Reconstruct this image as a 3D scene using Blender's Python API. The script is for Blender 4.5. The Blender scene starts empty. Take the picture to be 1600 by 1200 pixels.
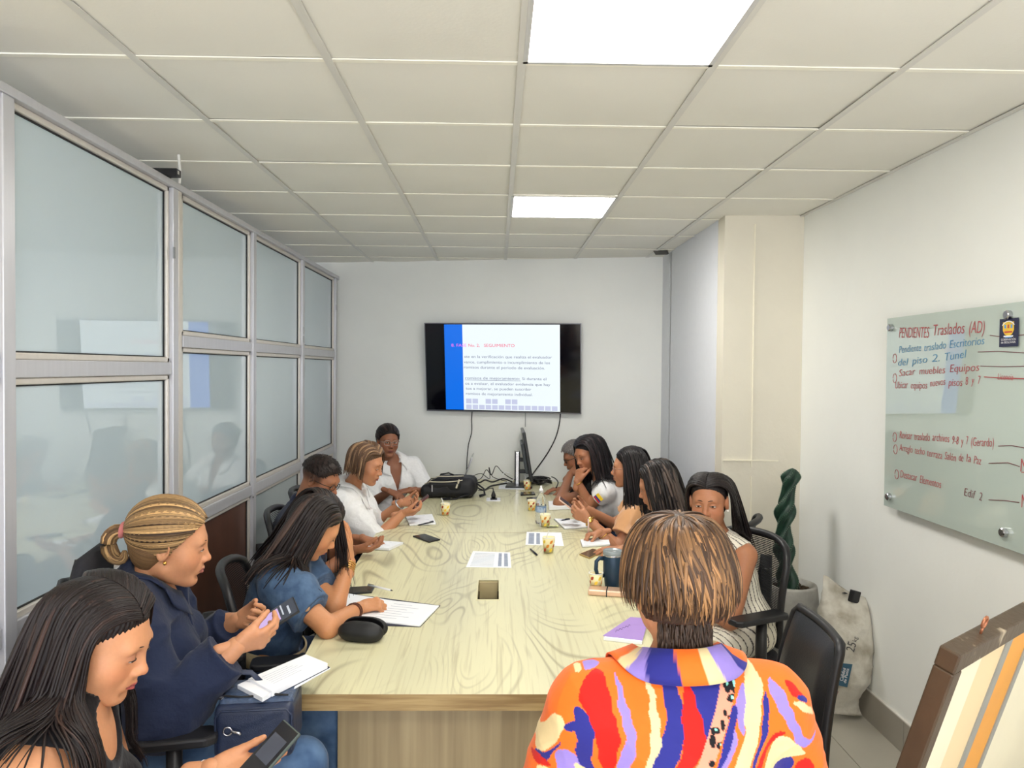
import bpy, math, random
import numpy as np
from mathutils import Vector, Matrix
random.seed(7); RNG = np.random.default_rng(7)
SC = bpy.context.scene; COL = SC.collection
PI = math.pi
# ------------------------------------------------------------------ camera
FPX, ROLL = 1180.0, math.radians(0.5)
CAMP = np.array([0.0, 0.0, 1.75])
_vx, _vy = (776-800)/FPX, (600-575)/FPX
_xu = _vx*math.cos(ROLL) - _vy*math.sin(ROLL); _yu = _vx*math.sin(ROLL) + _vy*math.cos(ROLL)
_yaw, _pit = math.atan(-_xu), math.atan(_yu)
_F = np.array([math.sin(_yaw)*math.cos(_pit), math.cos(_yaw)*math.cos(_pit), -math.sin(_pit)])
_R0 = np.array([math.cos(_yaw), -math.sin(_yaw), 0.0]); _U0 = np.cross(_R0, _F)
_R = _R0*math.cos(ROLL) + _U0*math.sin(ROLL); _U = _U0*math.cos(ROLL) - _R0*math.sin(ROLL)
cam = bpy.data.objects.new('camera', bpy.data.cameras.new('camera')); COL.objects.link(cam)
cam.data.sensor_fit = 'HORIZONTAL'; cam.data.sensor_width = 36.0; cam.data.lens = 36.0*FPX/1600.0
cam.data.clip_start = 0.05; cam.data.clip_end = 60
cam.matrix_world = Matrix(((_R[0], _U[0], -_F[0], CAMP[0]), (_R[1], _U[1], -_F[1], CAMP[1]), (_R[2], _U[2], -_F[2], CAMP[2]), (0, 0, 0, 1)))
SC.camera = cam
def ray(px, py):
    return _F + _R*((px-800)/FPX) + _U*((600-py)/FPX)
def at(px, py, y):            # point on the plane at depth y seen at a pixel of the photograph
    d = ray(px, py); return CAMP + d*((y-CAMP[1])/d[1])
def atz(px, py, z):           # point at height z
    d = ray(px, py); return CAMP + d*((z-CAMP[2])/d[2])
def atx(px, py, x):
    d = ray(px, py); return CAMP + d*((x-CAMP[0])/d[0])
# ------------------------------------------------------------------ world, exposure
SC.view_settings.view_transform = 'Standard'; SC.view_settings.look = 'None'
SC.view_settings.exposure = 0.45; SC.view_settings.gamma = 1.0; SC.view_settings.use_curve_mapping = False
w = bpy.data.worlds.new('world'); SC.world = w; w.use_nodes = True
w.node_tree.nodes['Background'].inputs[0].default_value = (0.90, 0.93, 1.0, 1)
w.node_tree.nodes['Background'].inputs[1].default_value = 4.2
LAMP_STRENGTH = 20.0
# ------------------------------------------------------------------ helpers
def lin(c):
    c = [v/255.0 for v in c]
    return tuple(v/12.92 if v <= 0.04045 else ((v+0.055)/1.055)**2.4 for v in c)
MATS = {}
def mat(name, rgb=(200, 200, 200), rough=0.5, metal=0.0, var=0.0, scale=20.0, stretch=(1, 1, 1), bump=0.0, bscale=None,
        rgb2=None, attr=None, emit=None, estr=1.0, trans=0.0, ior=1.45, coat=0.0, alpha=1.0, spec=0.5, sheen=0.0, coord='Object', sss=0.0, detail=3.0, lo=0.35, hi=0.65):
    if name in MATS: return MATS[name]
    m = bpy.data.materials.new(name); m.use_nodes = True; MATS[name] = m
    nt = m.node_tree; b = nt.nodes['Principled BSDF']; N = nt.nodes.new; L = nt.links.new
    c = lin(rgb) + (1,)
    b.inputs['Base Color'].default_value = c; b.inputs['Roughness'].default_value = rough
    b.inputs['Metallic'].default_value = metal; b.inputs['IOR'].default_value = ior
    b.inputs['Transmission Weight'].default_value = trans; b.inputs['Coat Weight'].default_value = coat
    b.inputs['Alpha'].default_value = alpha; b.inputs['Specular IOR Level'].default_value = spec
    b.inputs['Sheen Weight'].default_value = sheen
    if sss: b.inputs['Subsurface Weight'].default_value = sss; b.inputs['Subsurface Radius'].default_value = (.010, .004, .002); b.inputs['Subsurface Scale'].default_value = 1.0
    if emit: b.inputs['Emission Color'].default_value = lin(emit)+(1,); b.inputs['Emission Strength'].default_value = estr
    tc = N('ShaderNodeTexCoord'); mp = N('ShaderNodeMapping'); mp.inputs['Scale'].default_value = stretch
    L(tc.outputs[coord], mp.inputs[0])
    nz = N('ShaderNodeTexNoise'); nz.inputs['Scale'].default_value = scale; nz.inputs['Detail'].default_value = detail
    L(mp.outputs[0], nz.inputs['Vector'])
    csock = None
    if attr:
        a = N('ShaderNodeAttribute'); a.attribute_name = attr; csock = a.outputs['Color']
    if rgb2 is not None:
        rp = N('ShaderNodeMapRange'); rp.inputs[1].default_value = lo; rp.inputs[2].default_value = hi
        L(nz.outputs[0], rp.inputs[0])
        mx = N('ShaderNodeMix'); mx.data_type = 'RGBA'; mx.inputs[6].default_value = c; mx.inputs[7].default_value = lin(rgb2)+(1,)
        if csock: L(csock, mx.inputs[6])
        L(rp.outputs[0], mx.inputs[0]); csock = mx.outputs[2]
    if var:
        rp = N('ShaderNodeMapRange'); rp.inputs[1].default_value = 0.3; rp.inputs[2].default_value = 0.7
        rp.inputs[3].default_value = 1-var; rp.inputs[4].default_value = 1+var; L(nz.outputs[0], rp.inputs[0])
        hv = N('ShaderNodeHueSaturation'); hv.inputs['Color'].default_value = c
        if csock: L(csock, hv.inputs['Color'])
        L(rp.outputs[0], hv.inputs['Value']); csock = hv.outputs[0]
    if csock: L(csock, b.inputs['Base Color'])
    if bump:
        n2 = N('ShaderNodeTexNoise'); n2.inputs['Scale'].default_value = bscale or scale*2; n2.inputs['Detail'].default_value = 4
        L(mp.outputs[0], n2.inputs['Vector'])
        bp = N('ShaderNodeBump'); bp.inputs['Strength'].default_value = min(1, bump); bp.inputs['Distance'].default_value = 0.004*max(1, bump)
        L(n2.outputs[0], bp.inputs['Height']); L(bp.outputs[0], b.inputs['Normal'])
    return m
class MB:
    """collects verts and faces for one mesh object"""
    def __init__(s): s.v = []; s.f = []; s.m = []; s.uv = None
    def add(s, verts, faces, mi=0):
        o = len(s.v); s.v.extend([tuple(map(float, p)) for p in verts]); s.f.extend([tuple(o+i for i in f) for f in faces]); s.m.extend([mi]*len(faces)); return s
    def box(s, c, size, rot=None, mi=0, taper=(1, 1)):
        hx, hy, hz = size[0]/2, size[1]/2, size[2]/2; R = np.array(rot) if rot is not None else np.eye(3)
        vs = []
        for dz in (-1, 1):
            tx, ty = taper if dz > 0 else (1, 1)
            for dx, dy in ((-1, -1), (1, -1), (1, 1), (-1, 1)):
                vs.append(np.array(c) + R @ np.array([dx*hx*tx, dy*hy*ty, dz*hz]))
        return s.add(vs, [(3, 2, 1, 0), (4, 5, 6, 7), (0, 1, 5, 4), (1, 2, 6, 5), (2, 3, 7, 6), (3, 0, 4, 7)], mi)
    def box2(s, a, b, mi=0):
        a = np.minimum(np.array(a, float), np.array(b, float)*1.0) if False else np.array(a, float); b = np.array(b, float)
        lo, hi = np.minimum(a, b), np.maximum(a, b)
        return s.box((lo+hi)/2, hi-lo, mi=mi)
    def tube(s, pts, r, n=8, mi=0, caps=True, flat=None, close=False):
        pts = [np.array(p, float) for p in pts]; k = len(pts)
        rs = r if hasattr(r, '__len__') else [r]*k
        up = None; rings = []
        for i, p in enumerate(pts):
            if close: t = pts[(i+1) % k]-pts[i-1]
            else: t = pts[min(i+1, k-1)]-pts[max(i-1, 0)]
            t = t/(np.linalg.norm(t)+1e-12)
            if up is None:
                up = np.array([0, 0, 1.0]) if abs(t[2]) < 0.9 else np.array([1.0, 0, 0])
            a = up - t*np.dot(up, t); a /= np.linalg.norm(a)+1e-12; b = np.cross(t, a); up = a
            fl = flat if flat else 1.0
            rings.append([p + rs[i]*(math.cos(2*PI*j/n)*a*fl + math.sin(2*PI*j/n)*b) for j in range(n)])
        vs = [q for rg in rings for q in rg]; fs = []
        for i in range(k if close else k-1):
            i2 = (i+1) % k
            for j in range(n):
                fs.append((i*n+j, i*n+(j+1) % n, i2*n+(j+1) % n, i2*n+j))
        if caps and not close: fs.append(tuple(range(n))[::-1]); fs.append(tuple((k-1)*n+j for j in range(n)))
        return s.add(vs, fs, mi)
    def lathe(s, prof, c=(0, 0, 0), n=24, mi=0, axis=None, cap0=True, cap1=True):
        R = frame_z(axis) if axis is not None else np.eye(3); c = np.array(c, float)
        vs = [c + R @ np.array([r*math.cos(2*PI*j/n), r*math.sin(2*PI*j/n), z]) for r, z in prof for j in range(n)]; fs = []
        for i in range(len(prof)-1):
            for j in range(n): fs.append((i*n+j, i*n+(j+1) % n, (i+1)*n+(j+1) % n, (i+1)*n+j))
        if cap0: fs.append(tuple(range(n))[::-1])
        if cap1: fs.append(tuple((len(prof)-1)*n+j for j in range(n)))
        return s.add(vs, fs, mi)
    def prism(s, poly, z0, z1, mi=0, R=None, c=(0, 0, 0)):
        R = np.eye(3) if R is None else np.array(R); c = np.array(c, float); n = len(poly)
        vs = [c+R @ np.array([x, y, z0]) for x, y in poly]+[c+R @ np.array([x, y, z1]) for x, y in poly]
        fs = [tuple(range(n))[::-1], tuple(range(n, 2*n))]+[(i, (i+1) % n, n+(i+1) % n, n+i) for i in range(n)]
        return s.add(vs, fs, mi)
    def obj(s, name, mats, parent=None, smooth=False, bevel=0.0, solid=0.0, sub=0):
        return mk(name, s.v, s.f, mats, parent, smooth, bevel, s.m, solid, sub)
def frame_z(ax):
    z = np.array(ax, float); z /= np.linalg.norm(z); a = np.array([1.0, 0, 0]) if abs(z[0]) < 0.9 else np.array([0, 1.0, 0])
    x = np.cross(a, z); x /= np.linalg.norm(x); y = np.cross(z, x); return np.stack([x, y, z], 1)
def rotz(a): c, s = math.cos(a), math.sin(a); return np.array([[c, -s, 0], [s, c, 0], [0, 0, 1.0]])
def rotx(a): c, s = math.cos(a), math.sin(a); return np.array([[1.0, 0, 0], [0, c, -s], [0, s, c]])
def roty(a): c, s = math.cos(a), math.sin(a); return np.array([[c, 0, s], [0, 1.0, 0], [-s, 0, c]])
def nrm(v): v = np.array(v, float); return v/(np.linalg.norm(v)+1e-12)
def root_of(o):
    x = Vector((0, 0, 0))
    while o is not None: x = x + Vector(o.location); o = o.parent
    return x
def mk(name, V, F, mats, parent=None, smooth=False, bevel=0.0, mi=None, solid=0.0, sub=0, cols=None, uvs=None):
    """one mesh object; V in world coordinates, parents carry translation only"""
    V = np.asarray(V, dtype=np.float32)
    off = np.array(root_of(parent), dtype=np.float32) if parent is not None else np.zeros(3, np.float32)
    me = bpy.data.meshes.new(name)
    if isinstance(F, np.ndarray):
        n = len(F); k = F.shape[1]
        me.vertices.add(len(V)); me.vertices.foreach_set('co', (V-off).ravel())
        me.loops.add(n*k); me.loops.foreach_set('vertex_index', F.astype(np.int32).ravel())
        me.polygons.add(n); me.polygons.foreach_set('loop_start', np.arange(0, n*k, k, dtype=np.int32))
        me.polygons.foreach_set('loop_total', np.full(n, k, dtype=np.int32))
        me.update(calc_edges=True); me.validate()
    else:
        me.from_pydata([tuple(p) for p in (V-off)], [], F)
    ms = mats if isinstance(mats, (list, tuple)) else [mats]
    for m in ms: me.materials.append(m)
    if mi is not None and len(ms) > 1: me.polygons.foreach_set('material_index', np.array(mi, dtype=np.int32))
    if smooth: me.polygons.foreach_set('use_smooth', np.ones(len(me.polygons), dtype=bool))
    if cols is not None:
        a = me.color_attributes.new('Col', 'FLOAT_COLOR', 'POINT'); c4 = np.ones((len(V), 4), np.float32); c4[:, :3] = cols
        a.data.foreach_set('color', c4.ravel())
    if uvs is not None:
        a = me.attributes.new('huv', 'FLOAT_VECTOR', 'POINT'); a.data.foreach_set('vector', np.asarray(uvs, np.float32).ravel())
    o = bpy.data.objects.new(name, me); COL.objects.link(o)
    if parent is not None: o.parent = parent
    if solid: md = o.modifiers.new('s', 'SOLIDIFY'); md.thickness = solid; md.offset = 0
    if bevel: md = o.modifiers.new('b', 'BEVEL'); md.width = bevel; md.segments = 2; md.limit_method = 'ANGLE'
    if sub: md = o.modifiers.new('u', 'SUBSURF'); md.levels = sub; md.render_levels = sub
    return o
def tag(o, label, cat, group=None):
    o['label'] = label; o['category'] = cat
    if group: o['group'] = group
    return o
def thing(name, label, cat, loc=(0, 0, 0), group=None):
    o = bpy.data.objects.new(name, None); o.empty_display_size = 0.05; COL.objects.link(o); o.location = tuple(float(v) for v in loc)
    return tag(o, label, cat, group)
def struct(o): o['kind'] = 'structure'; return o
def stuff(o): o['kind'] = 'stuff'; return o
def copy_tree(o, parent=None, loc=None, rz=None):
    c = o.copy(); COL.objects.link(c); c.parent = parent
    if loc is not None: c.location = loc
    if rz is not None: c.rotation_euler = (0, 0, rz)
    for ch in list(o.children): copy_tree(ch, c)
    return c
def text_obj(name, s, size, m, M, parent=None, extrude=0.0006, align='LEFT', shear=0.0, label=None, offset=0.0, width=None):
    """lettering as a mesh object; width scales it to a length"""
    cu = bpy.data.curves.new(name, 'FONT'); cu.body = s; cu.size = size; cu.extrude = extrude; cu.align_x = align; cu.shear = shear; cu.offset = offset
    cu.resolution_u = 3; t = bpy.data.objects.new(name, cu); me = t.to_mesh(); n = len(me.vertices)
    co = np.empty(n*3, np.float32); me.vertices.foreach_get('co', co); co = co.reshape(-1, 3); F = [tuple(p.vertices) for p in me.polygons]; t.to_mesh_clear()
    bpy.data.objects.remove(t); bpy.data.curves.remove(cu)
    if width: co[:, 0] *= width/max(co[:, 0].max()-min(co[:, 0].min(), 0), 1e-5)
    A = np.array(M); V = co @ A[:3, :3].T+A[:3, 3]
    o = mk(name, V, F, m, parent)
    if label: o['label'] = label
    return o
def mat4(x, y, z, c):
    return Matrix(((x[0], y[0], z[0], c[0]), (x[1], y[1], z[1], c[1]), (x[2], y[2], z[2], c[2]), (0, 0, 0, 1)))
# ================================================================== room
ZC = 2.70; XR = 1.885; XP = -1.45; TT = 0.765
M_wall = mat('wall_paint', (240, 241, 237), 0.7, bump=0.35, bscale=14, var=0.015, scale=3, spec=0.25)
M_colm = mat('column_paint', (224, 218, 202), 0.75, bump=0.5, bscale=22, var=0.02, scale=4, spec=0.2)
M_tile = mat('ceiling_tile', (238, 236, 228), 0.85, bump=0.12, bscale=90, var=0.012, scale=2, spec=0.1)
M_tbar = mat('ceiling_grid', (222, 220, 214), 0.45, var=0.03, scale=6)
M_plen = mat('plenum_dark', (60, 58, 55), 0.9, var=0.05)
M_floor = mat('floor_tile', (176, 171, 158), 0.28, var=0.03, scale=5, spec=0.5)
M_grout = mat('floor_grout', (140, 135, 124), 0.8, var=0.05)
M_base = mat('baseboard_tile', (160, 154, 142), 0.35, var=0.03, scale=5)
M_alu = mat('brushed_aluminium', (198, 198, 203), 0.38, metal=0.35, var=0.03, scale=60, stretch=(1, 1, .05))
M_alul = mat('light_aluminium', (214, 208, 200), 0.4, metal=0.35, var=0.03, scale=40)
M_gask = mat('black_gasket', (28, 28, 30), 0.6, var=0.05)
# frosted film glass
M_glass = mat('frosted_film_glass', (190, 206, 215), 0.008, var=0.02, scale=1.3, spec=0.5, ior=2.25)
M_glass2 = mat('frosted_film_glass_low', (176, 186, 188), 0.05, var=0.03, scale=1.3, spec=0.6, ior=1.5)
M_creamp = mat('cream_panel', (232, 222, 192), 0.4, var=0.02)
M_whitep = mat('white_panel', (226, 226, 224), 0.4, var=0.02)
M_brown = mat('dark_wood_panel', (88, 58, 46), 0.35, var=0.15, scale=8, stretch=(1, 1, .15))
# back wall (slightly skewed to the room)
WL = np.array([-1.49, 6.95, 0]); WR = np.array([1.40, 6.385, 0])
wd = nrm(WR-WL); wn = np.array([wd[1], -wd[0], 0])   # towards the camera
WNORM = wn
def wall_at(x): return WL[1]+(x-WL[0])*(WR[1]-WL[1])/(WR[0]-WL[0])
def slab(name, pts, z0, z1, m):
    b = MB(); n = len(pts)
    vs = [(p[0], p[1], z0) for p in pts]+[(p[0], p[1], z1) for p in pts]
    b.add(vs, [tuple(range(n))[::-1], tuple(range(n, 2*n))]+[(i, (i+1) % n, n+(i+1) % n, n+i) for i in range(n)])
    return struct(b.obj(name, m))
e0 = WL-wd*2.6; e1 = WR+wd*0.12
slab('wall_back', [e0[:2], e1[:2], (e1-wn*0.12)[:2], (e0-wn*0.12)[:2]], 0, ZC+.02, M_wall)
wj = MB().box(((1.405-.002), 6.08, ZC/2), (.006, .012, ZC-.004)); 
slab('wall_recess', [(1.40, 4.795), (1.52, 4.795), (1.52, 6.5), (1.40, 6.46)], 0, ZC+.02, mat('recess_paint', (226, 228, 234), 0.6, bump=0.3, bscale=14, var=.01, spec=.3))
o = struct(wj.obj('trim_1', M_colm))
colw = slab('wall_column', [(1.402, 4.655), (XR+.1, 4.625), (XR+.1, 4.80), (1.402, 4.80)], 0, ZC+.02, M_colm)
# skim-coat joints on the column
jb = MB(); jb.box((1.585, 4.644, 1.9), (.006, .012, 1.5)); jb.box((1.585, 4.644, .95), (.005, .012, .28)); jb.box((1.64, 4.643, 1.19), (.46, .012, .007))
jo = jb.obj('plaster_joint', mat('joint_plaster', (240, 234, 214), .8, var=.03), parent=colw)
slab('wall_right', [(XR, -2.5), (XR+.12, -2.5), (XR+.12, 4.70), (XR, 4.66)], 0, ZC+.02, M_wall)
# baseboards
def bb(name, a, b, n):
    a = np.array(a, float); b = np.array(b, float); n = nrm(n); d = b-a; L = np.linalg.norm(d); d = d/L
    root = None; bm = MB(); k = max(1, int(round(L/.6)))
    o = None
    lip = MB(); R = np.stack([d, n, [0, 0, 1.0]], 1)
    lip.box((a+b)/2+n*.006+np.array([0, 0, .153]), (L, .014, .006), rot=R)
    o = struct(lip.obj(name, mat('baseboard_lip', (214, 211, 202), .5, var=.02)))
    for i in range(k):
        t = MB(); t.box(a+d*(L*(i+.5)/k)+n*.0065+np.array([0, 0, .075]), (L/k-.003, .013, .15), rot=R); t.obj('tile', M_base, o, bevel=.001)
    return o
bb('baseboard_right', (XR, -1.0, 0), (XR, 4.63, 0), (-1, 0, 0))
bb('baseboard_column', (1.41, 4.655, 0), (XR-.02, 4.632, 0), (0, -1, 0))
bb('baseboard_recess', (1.40, 4.68, 0), (1.40, 6.36, 0), (-1, 0, 0))
bb('baseboard_back', WL+wd*.1, WR-wd*.02, wn)
# floor tiles
fl = struct(MB().box((-.8, 2.2, -.06), (5.6, 9.6, .11)).obj('floor', M_grout))
me = None
for i in range(-6, 4):
    for j in range(-4, 12):
        x, y = .42+.6*i+.3, .18+.6*j+.3
        if x > 2.2 or x < -3.4 or y > 7: continue
        if me is None:
            t = MB().box((0, 0, 0), (.597, .597, .008)).obj('tile', M_floor, fl); me = t
        else: t = me.copy(); COL.objects.link(t)
        t.location = (x, y, -.0035)
# ceiling: grid of sagging tiles in T bars
GX = [-3.53+.6*i for i in range(0, 10)]          # runner lines ... .07, .67, 1.27, 1.87
GY = [-1.825+.6*j for j in range(0, 16)]         # cross lines ... 1.775, 2.375 ...
ce = struct(MB().box((-.8, 2.4, ZC+.16), (5.6, 9.6, .05)).obj('ceiling', M_plen))
def tile_mesh(sag, seed):
    rr = random.Random(seed); b = MB(); n = 6; vs = []; fs = []
    for j in range(n+1):
        for i in range(n+1):
            u, v = i/n, j/n
            z = -sag*(math.sin(PI*u)*math.sin(PI*v)) + rr.uniform(-.0004, .0004)
            vs.append((-.293+.586*u, -.293+.586*v, z))
    m = len(vs); vs += [(x, y, .014) for x, y, z in vs[:]]
    for j in range(n):
        for i in range(n):
            a = j*(n+1)+i; fs.append((a, a+n+1, a+n+2, a+1)); fs.append((m+a, m+a+1, m+a+n+2, m+a+n+1))
    for i in range(n):
        fs.append((i, i+1, m+i+1, m+i)); a = n*(n+1)+i; fs.append((a+1, a, m+a, m+a+1))
        a = i*(n+1); fs.append((a+n+1, a, m+a, m+a+n+1)); a = i*(n+1)+n; fs.append((a, a+n+1, m+a+n+1, m+a))
    b.add(vs, fs); return b
protos = []
for k in range(4):
    o = tile_mesh([.003, .006, .004, .008][k], k).obj('ceiling_tile', M_tile, ce, smooth=False); protos.append(o)
used = [False]*4
LIGHTS = {(6, 6), (6, 10), (6, 2), (3, 4) if False else (6, 2)}
rr = random.Random(3)
for i in range(len(GX)-1):
    for j in range(len(GY)-1):
        cx, cy = GX[i]+.3, GY[j]+.3
        if cy > wall_at(cx)+.28 or cy > 7.2: continue
        if cx > 1.70 and cy > 4.9: continue
        if abs(cx-.37) < .05 and any(abs(cy-q) < .05 for q in (2.075, 4.475, -.325)): continue
        k = rr.randrange(4)
        if not used[k]: o = protos[k]; used[k] = True
        else: o = protos[k].copy(); COL.objects.link(o)
        o.location = (cx, cy, ZC+.004+rr.uniform(-.0005, .0015))
        o.rotation_euler = (rr.uniform(-.004, .004), rr.uniform(-.004, .004), rr.uniform(-.004, .004))
for i, x in enumerate(GX):
    if x > 1.9: continue
    b = MB(); y1 = min(GY[-1], wall_at(x)) if x < 1.41 else 4.66
    b.box((x, (GY[0]+y1)/2, ZC-.001), (.026, y1-GY[0], .0022)); b.box((x, (GY[0]+y1)/2, ZC+.018), (.004, y1-GY[0], .036))
    b.obj('main_runner', M_tbar, ce)
for j, y in enumerate(GY):
    if y > 7: continue
    x1 = GX[-1]+.01 if y < 4.66 else 1.40
    b = MB(); b.box(((GX[0]+x1)/2, y, ZC+.0005), (x1-GX[0], .022, .004)); b.obj('cross_tee', mat('cross_tee', (252, 249, 236), .5, var=.02), ce)
# wall angle along right wall
b = MB(); b.box((XR-.008, 1.1, ZC+.001), (.016, 7.1, .003)); b.obj('wall_angle', M_tbar, ce)
def lamp(cy, lab, s):
    t = thing('ceiling_light', lab, 'light', (.37, cy, ZC), 'ceiling light panels')
    MB().box((.37, cy, ZC+.004), (.562, .562, .004)).obj('diffuser', mat('lamp_diffuser_%s' % s, (255, 255, 255), .5, emit=(255, 252, 246), estr=LAMP_STRENGTH*s), t)
    f = MB()
    for sx, sy, lx, ly in ((0, -1, .592, .016), (0, 1, .592, .016), (-1, 0, .016, .592), (1, 0, .016, .592)):
        f.box((.37+sx*.288, cy+sy*.288, ZC+.002), (lx, ly, .010))
    f.obj('frame', mat('lamp_frame', (214, 214, 214), .4, metal=.2, var=.02), t, bevel=.001)
lamp(2.075, 'large square white ceiling light panel nearest above the table', 1.0)
lamp(4.475, 'smaller-looking square white ceiling light panel farther away towards the screen', 1.0)
lamp(-.325, 'square white ceiling light panel overhead behind the viewer', 1.0)
# ---------------------------------------------------------------- glass partition
pt = struct(bpy.data.objects.new('wall_left', None)); COL.objects.link(pt)
def bar(y0, y1, z0, z1, d=.05, name='rail', m=None, x=XP, lip=True):
    b = MB(); b.box((x-d/2+.0, (y0+y1)/2, (z0+z1)/2), (d, y1-y0, z1-z0))
    return b.obj(name, m or M_alu, pt, bevel=.003)
posts = [1.14, 2.27, 3.43, 4.54, 5.68, 6.83]
ZT = 2.57
bar(-2.2, 6.93, ZT-.03, ZT, .07, 'top_rail', x=XP+.012)
bar(-2.2, 6.93, ZT-.03, ZC, .02, 'top_infill', x=XP-.05, m=M_alul) if False else None
for i, y in enumerate(posts):
    bar(y-.028, y+.028, 0.0, ZT-.03, .06, 'post', x=XP+.008)
bar(3.462, 3.50, 0, ZT-.03, .05, 'post', m=M_alul, x=XP+.006)
secs = [(1.14, 2.27, 1.735, .94, 'cream'), (2.27, 3.43, 1.735, .94, 'a'), (3.50, 4.54, 1.861, 1.01, 'b'), (4.54, 5.68, 1.861, 1.01, 'c'), (5.68, 6.83, 1.861, 1.01, 'd')]
def pane(y0, y1, z0, z1, m, name='pane'):
    # stepped light inner frame, dark gasket, then the pane set back
    b = MB(); w = .022
    for (a0, a1, c0, c1) in ((y0, y1, z0, z0+w), (y0, y1, z1-w, z1), (y0, y0+w, z0, z1), (y1-w, y1, z0, z1)):
        b.box2((XP-.042, a0, c0), (XP-.010, a1, c1))
    b.obj('glazing_bead', M_alul, pt, bevel=.004)
    g = MB(); q = .005
    for (a0, a1, c0, c1) in ((y0+w, y1-w, z0+w, z0+w+q), (y0+w, y1-w, z1-w-q, z1-w), (y0+w, y0+w+q, z0+w, z1-w), (y1-w-q, y1-w, z0+w, z1-w)):
        g.box2((XP-.040, a0, c0), (XP-.022, a1, c1))
    g.obj('gasket', M_gask, pt)
    p = MB(); p.box2((XP-.034, y0+w*.6, z0+w*.6), (XP-.028, y1-w*.6, z1-w*.6)); return p.obj(name, m, pt)
for y0, y1, zm, zl, kd in secs:
    a, c = y0+.028, y1-.028
    bar(a, c, zm-.028, zm+.028, .055, 'mid_rail'); bar(a, c, zl-.03, zl+.03, .055, 'low_rail')
    bar(a, c, 0.0, .08, .055, 'bottom_rail')
    up = M_creamp if kd == 'cream' else M_glass; lo = M_whitep if kd == 'cream' else M_glass
    pane(a, c, zm+.028, ZT-.03, up); pane(a, c, zl+.03, zm-.028, lo)
    if kd == 'b': pane(a, c, .08, zl-.03, M_brown, 'wood_panel')
    else: pane(a, c, .08, zl-.03, M_creamp if kd == 'cream' else M_glass2)
pn = MB(); pn.box2((XP-.05, -2.2, 0), (XP-.02, 1.11, ZT-.03)); pn.obj('solid_panel', M_creamp, pt)
# hinge and scuffs on posts
for y, z in ((6.80, 2.28), (5.66, 1.95), (5.66, 2.02), (3.40, 2.25)):
    MB().box((XP+.012, y, z), (.006, .012, .05)).obj('hinge', mat('hinge_steel', (150, 150, 150), .4, metal=.8, var=.05), pt)
MB().lathe([(0.006, 0), (.006, .004)], (XP+.009, 4.50, .97), 10, axis=(1, 0, 0)).obj('screw', mat('screw_steel', (120, 120, 120), .3, metal=.9, var=.05), pt)
# wall beyond the partition (closes the corridor)
slab('wall_corridor', [(-3.5, -2.5), (-3.4, -2.5), (-3.4, 7.4), (-3.5, 7.4)], 0, ZC+.02, M_wall)
# sensor on top of the partition and the conduit above it
p = at(273, 284, 3.40)
t = thing('sensor', 'small black box standing on top of the glass partition', 'sensor', (XP, 3.38, ZT))
MB().box((XP-.005, 3.36, ZT+.022), (.11, .05, .032)).obj('housing', mat('black_plastic_s', (24, 24, 26), .4, var=.05), t, bevel=.003)
MB().box((XP-.005, 3.36, ZT+.003), (.03, .03, .007)).obj('foot', mat('black_plastic_s'), t)
MB().box((XP+.051, 3.352, ZT+.022), (.003, .012, .014)).obj('lens', mat('sensor_lens', (200, 198, 190), .2, var=.02), t)
t = MB().tube([(XP+.01, 3.46, ZT), (XP+.012, 3.462, ZT+.06), (XP+.008, 3.46, ZC)], .007, 8).obj('conduit', mat('white_conduit', (224, 222, 216), .5, var=.02))
tag(t, 'thin white conduit rising from the partition post to the ceiling beside the black box', 'conduit')
# gap plate on the ceiling by the recess
t = MB().box((1.33, 6.13, ZC-.002), (.11, .20, .003), rot=rotz(-.3)).obj('ceiling_patch', mat('patch_dark', (90, 85, 78), .7, var=.1, rgb2=(60, 56, 50)), ce)
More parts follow.
